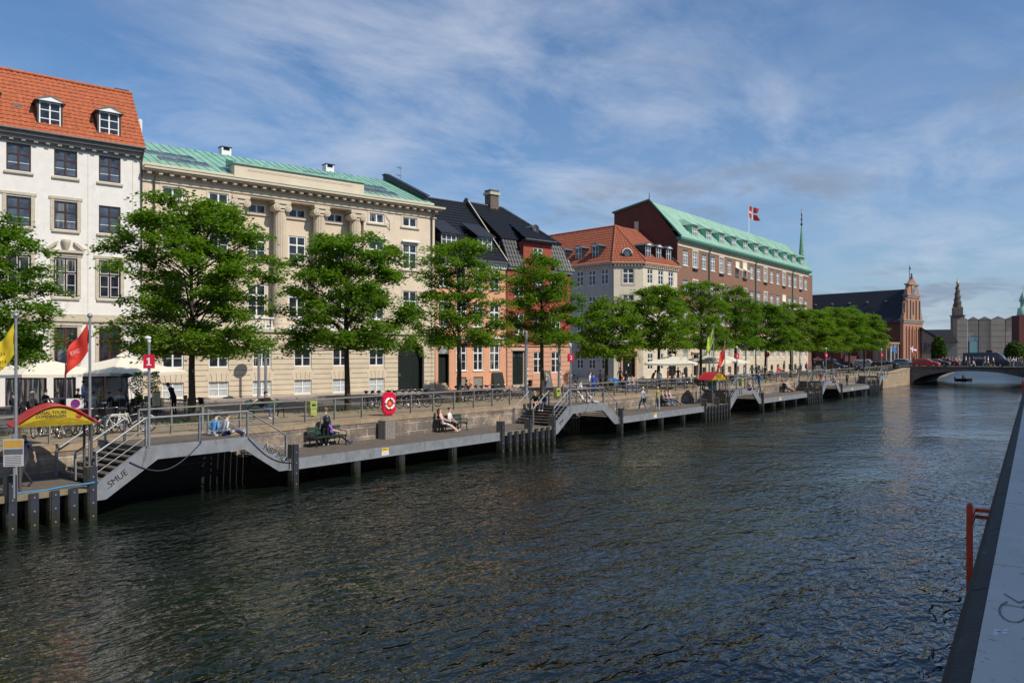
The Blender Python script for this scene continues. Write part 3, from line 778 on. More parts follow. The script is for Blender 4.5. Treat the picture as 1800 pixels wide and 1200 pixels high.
for a, b in rc:
    for z in ((7.0, 8.9), (10.4, 12.3)): window(RH, TZ, a, b, *z, .05, ws_t)
window(RH, TZ, 3.13, 4.31, 13.75, 15.0, .05, ws_t)
for a, b in rc[1:]: window(RH, TZ, a + (.04 if a < 4 else 0), b + (.04 if a < 4 else 0), 3.57, 5.5, .06, ws_t)
g = G(TZ); g.box(.02, L, -.12, 0, 6.0, 6.2, stone_pink); g.box(.02, 1.9, -.25, .1, 12.85, 13.05, white_paint); g.box(5.45, L + .1, -.25, .1, 12.85, 13.05, white_paint)
g.box(1.85, 5.5, -.4, .1, 15.45, 15.6, lead); g.box(.5, 2.2, -.1, 0, 5.6, 5.75, stone_trim)
g.build('cornice', RH)
g = G(TZ); g.box(.75, 2.0, .22, .3, 2.6, 4.95, green_door)
for px in (.85, 1.45):
    for pz in (2.75, 3.5, 4.25): g.box(px, px + .42, .19, .22, pz, pz + .6, green_door)
g.box(.65, .75, .1, .3, 2.55, 5.55, stone_trim); g.box(2.0, 2.1, .1, .3, 2.55, 5.55, stone_trim); g.box(.75, 2.0, .2, .24, 5.0, 5.5, pane)
dd = g.build('door', RH)
g = G(TZ); g.box(.6, 2.15, -.5, .2, Z0, 2.38, stone_trim); g.box(.6, 2.15, -.2, .2, 2.38, 2.56, stone_trim); g.build('step', RH)
g = G(TZ); g.obox((4.75, -.25, 2.95), (.8, .08, 1.6), lead, rx=R(-16)); g.build('cellar_hatch', RH)
g = G(TZ)
pantile(g, (0, -.3, 13.07), (1.95, -.3, 13.07), (1.95, .9, 15.6), (0, .9, 15.6), tile_black, .34, .45, .06, .05)
pantile(g, (5.4, -.3, 13.07), (L + .3, -.3, 13.07), (L - .5, .9, 15.6), (5.4, .9, 15.6), tile_black, .34, .45, .06, .05)
pantile(g, (L + .3, -.3, 13.07), (L + .3, 11, 13.07), (L - .5, 10.2, 15.6), (L - .5, .9, 15.6), tile_black, .34, .45, .06, .05)
pantile(g, (0, .8, 15.6), (L - .45, .8, 15.6), (4.2, 5.9, 19.5), (0, 5.9, 19.5), tile_black, .34, .45, .06, .05)
pantile(g, (1.8, -.45, 15.61), (5.55, -.45, 15.61), (4.4, 3.2, 17.5), (2.9, 3.2, 17.5), tile_black, .34, .45, .06, .05)
pantile(g, (L - .4, .8, 15.6), (L - .4, 10.2, 15.6), (4.2, 6.1, 19.5), (4.2, 5.9, 19.5), tile_black, .34, .45, .06, .05)
g.quad((L, 11, 13.1), (0, 11, 13.1), (0, 5.9, 19.5), (4.2, 5.9, 19.5), tile_black)
g.tube([(0, 5.9, 19.56), (4.2, 5.9, 19.56), (L - .4, .8, 15.7)], .12, tile_black)
g.add([(1.8, -.45, 15.6), (5.55, -.45, 15.6), (5.55, 2.6, 15.6), (1.8, 2.6, 15.6)], [(0, 1, 2, 3)], lead)
rf = g.build('roof', RH)
g = G(TZ); g.box(2.5, 3.5, 5.5, 6.4, 18.9, 20.6, chimney_brick); g.box(2.38, 3.62, 5.38, 6.52, 20.6, 20.85, stone_trim); g.box(2.48, 3.52, 5.48, 6.42, 20.85, 21.1, lead); g.build('chimney', rf)
g = G(TZ); g.tube([(0, -.36, 13.07), (1.9, -.36, 13.07)], .06, lead); g.tube([(5.45, -.36, 13.07), (L + .3, -.36, 13.07)], .06, lead); g.tube([(1.8, -.5, 15.6), (5.55, -.5, 15.6)], .06, lead); g.tube([(1.75, -.45, 15.55), (1.75, -.1, 15.2), (1.75, -.1, 13.1)], .05, black_metal); g.build('gutter', RH)
g = G(TZ @ Matrix.Translation((5.1, 2.3, 17.1)) @ Matrix.Scale(.75, 4))
g.torus((0, -.5, 0), .5, .1, lead, 'y', 14, 6, 0, PI); g.lathe([(.5, -.5), (.5, 1.3)], lead, 16, (0, 0, 0), 'y'); g.lathe([(.38, -.54), (.38, -.51)], pane, 16, (0, 0, 0), 'y'); g.build('round_dormer', RH)

# ================================================================== corner house
KO = (73.96, 15.9)
KH = thing('corner_house', 'pale corner house with a cut corner, red tiled hip roof and grey side wall', 'house', (*KO, Z0), 0)
def rel(p): return (p[0] - KO[0], p[1] - KO[1])
A = rel((71.5, 18.6)); B = (0, 0); D = rel((81.28, 15.0)); A2 = (A[0] + .17 * 20, A[1] + .985 * 20)
EZ = 16.3
MS = TZ @ Mf(*A2, A[0] - A2[0], A[1] - A2[1]); MC = TZ @ Mf(*A, B[0] - A[0], B[1] - A[1]); ML = TZ @ Mf(*B, D[0] - B[0], D[1] - B[1])
LS = 20.0; LC = math.hypot(B[0] - A[0], B[1] - A[1]); LL = math.hypot(D[0], D[1])
ks = [19.0 - .35 - 2.05 * k - .0 for k in range(9)]
ks = [18.65, 16.6, 14.6, 12.5, 10.4, 8.3, 6.2, 4.1]
lrow = [(13.65, 15.55), (10.35, 12.33), (6.8, 8.85)]
g = G(MS); rs = [(c - .55, c + .55, *z) for c in ks for z in lrow + [(3.42, 5.2)]]
wall(g, 0, LS, Z0, 16.0, rs, plaster_grey, .12)
g.M = TZ; shell(g, [D, (D[0], D[1] + 22), (A2[0], A2[1]), ], Z0, 16.0, plaster_grey); g.build('side_wall', KH)
g = G(MC); r2 = [(1.17, 2.5, *z) for z in [(13.72, 15.56), (10.38, 12.35), (6.8, 8.85)]] + [(1.15, 2.65, 2.5, 4.95)]
wall(g, 0, LC, Z0, 16.0, r2, plaster_cream, .14)
g.M = ML; r3 = [(c - .55, c + .55, *z) for c in (1.45, 3.72, 5.95) for z in [(13.8, 15.55), (10.35, 12.33), (6.8, 8.85)]] + [(c - .55, c + .55, 3.4, 5.35) for c in (1.5, 3.75)] + [(5.4, 7.1, 2.5, 5.6)]
wall(g, 0, LL, Z0, 16.0, r3, plaster_cream, .14)
for z in (2.9, 3.55, 4.2, 4.85, 5.5):
    for a, b in ((0, .92), (2.08, 3.17), (4.33, 5.2)): g.box(a, b, -.006, 0, z, z + .02, stone_trim)
g.build('front_wall', KH)
for r in rs: window(KH, MS, *r, .05, ws_t)
for r in r2[:3]: window(KH, MC, *r, .05, ws_t)
for r in r3[:-1]: window(KH, ML, *r, .05, ws_t)
g = G(MC)
for (a, b, c, d) in r2[:3]:
    g.box(a - .2, b + .2, -.04, 0, c - .25, c, stone_trim); g.box(a - .2, a, -.03, 0, c, d + .15, stone_trim); g.box(b, b + .2, -.03, 0, c, d + .15, stone_trim); g.box(a, b, -.03, 0, d, d + .15, stone_trim)
g.box(.9, 2.95, -.55, 0, 5.55, 5.75, stone_pink); g.box(1.0, 2.85, -.3, 0, 5.1, 5.55, stone_pink); g.box(.95, 1.15, -.12, 0, 2.2, 5.1, stone_pink); g.box(2.65, 2.85, -.12, 0, 2.2, 5.1, stone_pink)
for M, ll in ((MS, LS), (MC, LC), (ML, LL)):
    g.M = M; g.box(0, ll, -.12, .02, 6.15, 6.28, stone_trim); g.box(-.1, ll + .1, -.15, .02, 15.7, 15.8, plaster_cream); dentils(g, 0, ll, -.28, 0, 15.82, 15.98, .16, .4, plaster_cream); g.box(-.2, ll + .15, -.36, .1, 16.0, 16.15, stone_pink); g.box(-.25, ll + .2, -.45, .1, 16.15, 16.3, stone_pink)
g.M = ML; g.box(5.2, 7.3, -.5, 0, 5.65, 5.9, stone_trim); g.box(5.4, 7.1, -.1, .2, 2.2, 2.5, stone_trim)
g.build('cornice', KH)
g = G(MC); g.box(1.15, 2.65, .2, .26, 2.5, 4.95, black_door); g.box(1.25, 1.85, .17, .2, 2.7, 4.7, black_door); g.box(1.95, 2.55, .17, .2, 2.7, 4.7, black_door); g.box(1.84, 1.96, .15, .17, 3.8, 4.1, white_paint); g.build('door', KH)
g = G(MC); g.box(1.0, 2.8, -.4, .2, Z0, 2.5, stone_trim); g.build('step', KH)
g = G(ML); g.box(5.4, 7.1, .25, .3, 2.5, 5.6, black_door); g.build('door', KH, 'dark doorway in the sunlit street front')
AP = rel((76.7, 21.3)); RR = rel((81.28, 21.0)); R2 = (AP[0] + .17 * 20, AP[1] + .985 * 20); RZ = 21.5
def off(p, dx, dy): return (p[0] + dx, p[1] + dy)
Ae = off(A, -.42, -.12); Be = off(B, -.12, -.42); De = off(D, 0, -.45); A2e = off(A2, -.45, 0)
g = G(TZ)
pantile(g, (*A2e, EZ), (*Ae, EZ), (*AP, RZ), (*R2, RZ), tile_rust, .4, .5, .06, .05)
pantile(g, (*Ae, EZ), (*Be, EZ), (*AP, RZ), (*AP, RZ), tile_rust, .4, .5, .06, .05)
pantile(g, (*Be, EZ), (*De, EZ), (*RR, RZ - .3), (*AP, RZ), tile_rust, .4, .5, .06, .05)
g.quad((*R2, RZ), (*AP, RZ), (*RR, RZ - .3), (D[0], D[1] + 25, 16), tile_rust)
g.tube([(*Ae, EZ + .08), (*AP, RZ + .05)], .12, tile_rust); g.tube([(*Be, EZ + .08), (*AP, RZ + .05)], .1, tile_rust); g.tube([(*R2, RZ + .05), (*AP, RZ + .05), (*RR, RZ - .25)], .12, tile_rust)
g.build('roof', KH)
for c in (1.6, 3.85, 6.05): dormer(KH, ML, c, 1.25, 17.0, 18.5, .4, 1.7, black_metal, lead, white_paint, 'gable', 2, (.55,))
for c in (16.8, 14.0, 11.2, 8.4): dormer(KH, MS, c, 1.25, 17.0, 18.5, .4, 1.7, black_metal, lead, white_paint, 'gable', 2, (.55,))
g = G(MC @ Matrix.Translation((LC / 2 - .05, .35, 17.15)))
g.box(-.6, .6, 0, 1.2, -.3, .2, black_metal); g.lathe([(.6, 0), (.6, 1.2)], black_metal, 18, (0, 0, .2), 'y'); g.torus((0, -.02, .2), .58, .06, white_paint, 'y', 18, 5, 0, PI); g.lathe([(.33, -.04), (.33, -.01)], pane_sky, 16, (0, 0, .2), 'y'); g.torus((0, -.04, .2), .36, .05, lead, 'y', 16, 5)
g.box(-.75, .75, -.05, .1, -.4, -.3, white_paint); g.build('round_dormer', KH)
g = G(TZ); g.tube([(*off(A, -.05, -.05), 16), (*off(A, -.05, -.05), 2.3)], .06, lead); g.build('drainpipe', KH)
g = G(TZ); g.prism([(4.0, 20.0), (-.4, 16.6), (-.4, 16.95), (4.0, 20.45)], D[0] - .25, D[0] - .02, stone_trim, 'yz') if False else g.prism([(D[1] - .4, 16.4), (D[1] + 6, 21.3), (D[1] + 6, 21.6), (D[1] - .4, 16.7)], D[0] - .3, D[0] - .03, lead, 'yz'); g.build('fire_wall', KH)

# ================================================================== brick office
BK = thing('office_building', 'long dark red brick building with bright green copper roof and a row of dormers', 'building', (81.3, 15.0, Z0), 0)
L = 52.6
xs = [2.35 + 2.885 * k for k in range(18)]
rowz = [(16.65, 18.75), (12.9, 14.9), (9.2, 11.1)]
hb = .72
rr = [(c - hb, c + hb, *z) for c in xs for z in rowz]
g = G(TZ); wall(g, 0, L, 8.2, 19.2, rr, brick_red, .16)
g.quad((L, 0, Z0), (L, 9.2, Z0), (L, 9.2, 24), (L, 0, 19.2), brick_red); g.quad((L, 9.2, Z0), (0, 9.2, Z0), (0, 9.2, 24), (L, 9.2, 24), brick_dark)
g.add([(L, -.02, 19), (L, 9.2, 19), (L, 9.2, 24), (L, 3.9, 25.05)], [(0, 1, 2, 3)], brick_red)
g.build('wall', BK)
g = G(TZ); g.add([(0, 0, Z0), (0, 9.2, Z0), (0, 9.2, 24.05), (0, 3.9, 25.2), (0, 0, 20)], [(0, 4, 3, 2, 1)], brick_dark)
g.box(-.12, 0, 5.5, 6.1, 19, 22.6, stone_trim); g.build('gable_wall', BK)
g = G(TZ)
rb = [(c - hb * .9, c + hb * .9, 4.75, 6.8) for i, c in enumerate(xs) if i != 1] + [(c - .6, c + .6, 2.6, 3.45) for i, c in enumerate(xs) if i != 1] + [(4.45, 6.05, 2.4, 5.1)]
wall(g, 0, L, Z0, 8.0, rb, stone_beige, .2)
for z in [2.6 + .5 * k for k in range(11)]: 
    cuts = sorted([(a, b) for (a, b, c, d) in rb if c < z + .46 and d > z]); x = .02
    for a, b in cuts + [(L - .02, L)]:
        if a - x > .1: g.box(x, a - .02, -.03, 0, z, z + .47, stone_beige)
        x = b + .02
g.build('stone_base', BK)
g = G(TZ)
g.box(0, L, -.14, .02, 8.0, 8.2, stone_beige); g.box(0, L + .1, -.08, .02, 19.0, 19.3, stone_beige); dentils(g, 0, L, -.3, 0, 19.45, 19.65, .16, .38, stone_beige)
g.box(0, L + .2, -.12, .02, 19.3, 19.45, stone_beige); g.box(-.1, L + .4, -.5, .02, 19.65, 19.82, copper_dark); g.box(-.15, L + .5, -.62, .1, 19.82, 20.1, copper_dark)
for i, c in enumerate(xs):
    for (a, b) in rowz:
        g.box(c - hb - .05, c + hb + .05, -.07, 0, a - .1, a, stone_beige)
        if i % 3 == 1:
            for s in (-1, 1): g.box(c + s * (hb + .09) - .09, c + s * (hb + .09) + .09, -.05, 0, a, b, stone_beige)
            g.box(c - hb - .18, c + hb + .18, -.06, 0, b, b + .22, stone_beige)
            g.box(c - hb - .1, c + hb + .1, -.3, 0, a - .28, a - .12, lead)
        else: g.box(c - hb, c + hb, -.02, .05, b - .18, b, lead)
g.prism([(3.9, 5.4), (6.6, 5.4), (6.6, 5.55), (5.25, 6.0), (3.9, 5.55)], -.35, 0, stone_beige); g.box(4.2, 4.45, -.15, 0, 2.3, 5.4, stone_beige); g.box(6.05, 6.3, -.15, 0, 2.3, 5.4, stone_beige)
g.build('cornice', BK)
ws_b = dict(id='wb', m=white_paint, fw=.12, tw=.13, cols=2, trans=[.64], bars=[.2, .42, .82], bw=.035, vb=2, pane=pane_far)
for c in xs:
    for z in rowz: window(BK, TZ, c - hb, c + hb, *z, .05, ws_b)
for r in rb:
    if r[2] > 4: window(BK, TZ, *r, .08, ws_b)
    elif r[1] - r[0] > 1.3: gg = G(TZ); gg.box(r[0], r[1], .18, .22, r[2], r[3], black_door); gg.build('door', BK)
for r in rb:
    if r[2] < 3 and r[1] - r[0] < 1.3: g = G(TZ); g.box(r[0], r[1], .15, .18, r[2], r[3], pane); g.build('cellar_window', BK)
for c, a, b in ((xs[6], 16.65, 18.75), (xs[7], 16.65, 18.75), (xs[13], 12.9, 14.9)):
    g = G(TZ); g.add([(c - hb, -.06, b), (c + hb, -.06, b), (c + hb, -.06, b - .9), (c - hb, -.06, b - .9), (c + hb, -.95, b - 1.35), (c - hb, -.95, b - 1.35)], [(0, 1, 2, 3), (3, 2, 4, 5)], parasol_cloth)
    g.box(c - hb, c + hb, -.98, -.94, b - 1.38, b - 1.34, parasol_cloth); g.build('awning', BK)
g = G(TZ)
seamroof(g, (-.1, -.6, 20.12), (L + .4, -.6, 20.12), (L + .4, 3.9, 25.1), (-.1, 3.9, 25.1), copper_bright, .62, False)
g.quad((-.1, 3.9, 25.1), (L + .4, 3.9, 25.1), (L + .4, 9.4, 24.05), (-.1, 9.4, 24.05), copper_bright)
g.prism([(-.5, 20.15), (3.9, 25.15), (9.4, 24.05), (9.4, 24.25), (3.9, 25.35), (-.6, 20.3)], -.25, .1, copper_dark, 'yz')
g.tube([(-.1, 3.9, 25.15), (-.1, 3.9, 25.9), (-.1, 3.9, 26.2)], [.1, .06, .02], copper_dark)
rf = g.build('roof', BK)
for k in range(11):
    xc = 5.2 + 4.42 * k; z0, z1 = 20.6, 22.2; yf = -.02
    g = G(TZ); w = 1.7
    g.box(xc - w / 2, xc - w / 2 + .1, yf, yf + 2.2, z0, z1, copper); g.box(xc + w / 2 - .1, xc + w / 2, yf, yf + 2.2, z0, z1, copper); g.box(xc - w / 2 + .1, xc + w / 2 - .1, yf + .15, yf + 2.2, z0, z1, copper)
    g.add([(xc - 1.15, yf - .3, z1), (xc + 1.15, yf - .3, z1), (xc + 1.15, yf + 1.9, z1), (xc - 1.15, yf + 1.9, z1), (xc - .7, yf + 1.2, z1 + .85), (xc + .7, yf + 1.2, z1 + .85), (xc + .7, yf + 2.5, z1 + .85), (xc - .7, yf + 2.5, z1 + .85)],
          [(0, 1, 5, 4), (1, 2, 6, 5), (3, 0, 4, 7), (4, 5, 6, 7), (0, 3, 2, 1)], copper_bright)
    o = g.build('dormer', BK)
    f = G(TZ); y = yf + .03
    for bx in ((xc - .72, xc - .6), (xc + .6, xc + .72), (xc - .06, xc + .06), (xc - .36, xc - .31), (xc + .31, xc + .36)): f.box(bx[0], bx[1], y, y + .08, z0 + .1, z1, white_paint)
    for zz in (z0 + .1, z0 + .75, z1 - .12): f.box(xc - .6, xc + .6, y + .01, y + .07, zz, zz + .09, white_paint)
    f.box(xc - .65, xc + .65, y + .05, y + .07, z0 + .1, z1, pane_far); f.build('window', o)
for x in (9.55, 26.8, 44.0): g = G(TZ); g.tube([(x, -.5, 19.75), (x, -.13, 18.9), (x, -.13, 2.4)], .09, copper_dark); g.build('drainpipe', BK)
# ------------------------------------------------------------------ setting: land, water, quay
g = G()
g.add([(-900, .45, 2.2), (138, .45, 2.2), (138, 900, 2.2), (-900, 900, 2.2)], [(0, 1, 2, 3)], gravel)
g.add([(161, .45, 2.2), (190, 2, 2.2), (230, 6, 2.2), (300, 28, 2.2), (330, 40, 2.2), (330, 900, 2.2), (138, 900, 2.2), (138, .45, 2.2)], [tuple(range(8))], cobble)
g.add([(330, -900, 2.2), (3000, -900, 2.2), (3000, 900, 2.2), (330, 900, 2.2)], [(0, 1, 2, 3)], pavement_m)
g.quad((330, -900, -1), (330, 900, -1), (330, 900, 2.2), (330, -900, 2.2), bridgestone)
w = [(161, .45), (190, 2), (230, 6), (300, 28), (330, 40)]
for a, b in zip(w[:-1], w[1:]): g.quad((*a, -1), (*b, -1), (*b, 2.2), (*a, 2.2), bridgestone)
struct(g.build('ground'))
g = G()
for i in range(4):
    pass
g.add([(-80, 6.6, 2.204), (44, 6.6, 2.204), (139, 6.6, 2.204), (139, 10.6, 2.204), (84, 10.6, 2.204), (69, 12.2, 2.204), (52, 9.8, 2.204), (15, 17.6, 2.204), (-80, 38, 2.204)], [tuple(range(9))], cobble)
g.add([(51, 10.0, 2.206), (69.5, 12.4, 2.206), (70.5, 60, 2.206), (58, 60, 2.206)], [(0, 1, 2, 3)], cobble)
struct(g.build('road'))
g = G()
def slab(pts, z0, z1, m):
    n = len(pts); g.add([(*p, z0) for p in pts] + [(*p, z1) for p in pts], [tuple(range(n, 2 * n))] + [(i, (i + 1) % n, n + (i + 1) % n, n + i) for i in range(n)], m)
slab([(-20, 25.2), (52, 9.3), (52.3, 13.2), (-20, 29.6)], 2.15, 2.31, pavement_m)
slab([(69.5, 16.5), (73.2, 12.7), (82, 11.6), (138, 11.6), (138, 15.6), (74, 16.6), (72, 19.0), (76, 40), (73.5, 40)], 2.15, 2.31, pavement_m)
struct(g.build('pavement'))
# grass and moss around the trees
rnd = random.Random(5)
g = G()
TREES = [(9.3 + 9.2 * k, 4.3) for k in range(-2, 14)]
for (tx, ty) in TREES:
    for _ in range(420):
        a = rnd.random() * 2 * PI; r = abs(rnd.gauss(0, 1.0)); x, y = tx + 1.7 * r * math.cos(a), ty + r * math.sin(a) * .9
        h = rnd.uniform(.05, .16); b = rnd.random() * PI; dx, dy = .03 * math.cos(b), .03 * math.sin(b)
        g.add([(x - dx, y - dy, 2.2), (x + dx, y + dy, 2.2), (x + rnd.uniform(-.05, .05), y + rnd.uniform(-.05, .05), 2.2 + h)], [(0, 1, 2)], grass_m)
struct(g.build('grass'), 'stuff', 'short grass and moss growing round the tree trunks')
# quay wall
g = G()
g.box(-80, 138, 0, .46, -1.2, 1.95, quaystone); g.box(-80, 118, -.02, 0, -1.2, .98, tar_and_shade); g.box(-80, 138, -.03, .47, 1.95, 2.215, quaystone_warm)  # near-black strip is shade below the decks, painted on the wall foot
struct(g.build('quay_wall'))
g = G(Matrix.Translation((0, 0, 0)))
g.prism([(118.5, -1.2), (138, -1.2), (138, 2.7), (128, 2.25), (118.5, 2.22)], -.9, -.04, quaystone_warm)
g.prism([(118.5, 2.2), (128, 2.23), (138, 2.68), (138, 2.85), (128, 2.42), (118.5, 2.34)], -.98, .3, quaystone_warm)
tag(g.build('quay_ramp_wall'), 'warm sandstone quay wall rising to the arched bridge at its left end', 'wall')

# water
m, nt, b = _nodes('water'); 
tc = N(nt, 'ShaderNodeTexCoord')
def wv(scale, sx, sy, det, rz=0, rough=.5, dist=0):
    mp = N(nt, 'ShaderNodeMapping'); mp.inputs['Scale'].default_value = (sx, sy, 1); mp.inputs['Rotation'].default_value = (0, 0, R(rz))
    nt.links.new(tc.outputs['Object'], mp.inputs[0])
    n = N(nt, 'ShaderNodeTexNoise', i_Scale=scale, i_Detail=det, i_Roughness=rough, i_Distortion=dist); nt.links.new(mp.outputs[0], n.inputs['Vector'])
    return n.outputs['Fac']
a1 = wv(.5, 1, 1.5, 1, 25, .4, .5); a2 = wv(2.3, 1, 1.7, 1.6, 12, .45, .7); a3 = wv(6.5, 1, 1.5, 1, -15, .4, .5)
def ma(op, a, b_):
    n = N(nt, 'ShaderNodeMath', operation=op)
    for i, q in enumerate((a, b_)):
        if isinstance(q, (int, float)): n.inputs[i].default_value = q
        else: nt.links.new(q, n.inputs[i])
    return n.outputs[0]
patch = ramp(nt, wv(.08, 1, 1.6, 3, 30), .36, .64, (.42,) * 3, (1.55,) * 3)
spx = N(nt, 'ShaderNodeSeparateXYZ'); nt.links.new(tc.outputs['Object'], spx.inputs[0])
mr_ = N(nt, 'ShaderNodeMapRange'); mr_.inputs['From Min'].default_value = 100; mr_.inputs['From Max'].default_value = 175; mr_.inputs['To Min'].default_value = .02; mr_.inputs['To Max'].default_value = .32; nt.links.new(spx.outputs[0], mr_.inputs['Value'])
h = ma('ADD', ma('MULTIPLY', a1, .12), ma('ADD', ma('MULTIPLY', a2, .072), ma('MULTIPLY', a3, .014)))
h = ma('MULTIPLY', h, patch)
bp = N(nt, 'ShaderNodeBump', i_Distance=1.0, i_Strength=1.0); nt.links.new(h, bp.inputs['Height']); nt.links.new(bp.outputs[0], b.inputs['Normal'])
b.inputs['Base Color'].default_value = (.006, .010, .007, 1); nt.links.new(mr_.outputs[0], b.inputs['Roughness']); b.inputs['IOR'].default_value = 1.6
b.inputs['Specular IOR Level'].default_value = .5
water_m = m
g = G(); g.add([(-300, -140, 0), (1200, -140, 0), (1200, 400, 0), (-300, 400, 0)], [(0, 1, 2, 3)], water_m)
struct(g.build('water'))

# ------------------------------------------------------------------ boardwalk modules
DK = 1.12; PF = 2.15; WO = -3.1
def rail_run(parent, pts, h=1.03, post=1.68, m=steel_warm, top=.055, mids=(.36, .7), flat=True, ends=(True, True), pr=.03):
    """parapet rail along 3-D floor points"""
    g = G(); P = [Vector(p) for p in pts]
    hz = Vector((0, 0, h))
    for a, b in zip(P[:-1], P[1:]):
        if flat:
            d = (b - a); n = d.cross(Vector((0, 0, 1))).normalized() * top; u = Vector((0, 0, .028))
            q = [a + hz - n - u, b + hz - n - u, b + hz + n - u, a + hz + n - u, a + hz - n + u, b + hz - n + u, b + hz + n + u, a + hz + n + u]
            g.add(q, [(0, 3, 2, 1), (4, 5, 6, 7), (0, 1, 5, 4), (1, 2, 6, 5), (2, 3, 7, 6), (3, 0, 4, 7)], m)
        else: g.tube([a + hz, b + hz], .032, m, 8)
        for f in mids: g.tube([a + hz * f, b + hz * f], .014, m, 6)
    g.build('handrail', parent)
    done = []
    for i, (a, b) in enumerate(zip(P[:-1], P[1:])):
        n = max(1, round((b - a).length / post))
        for k in range(n + 1):
            if k == 0 and (i > 0 or not ends[0]): continue
            if k == n and i == len(P) - 2 and not ends[1]: continue
            p = a.lerp(b, k / n); q = G(); q.box(-.024, .024, -.05, .05, 0, h - .03, m)
            o = q.build('post', parent); o.location = p; done.append(o)
    return done

SHARE = {}
def shared(name, key, fn, parent, loc=(0, 0, 0), label=None):
    if key not in SHARE:
        g = G(); fn(g); SHARE[key] = g.mesh(name)
    o = bpy.data.objects.new(name, SHARE[key]); COL.objects.link(o); o.parent = parent; o.location = loc
    if label: o['label'] = label
    return o

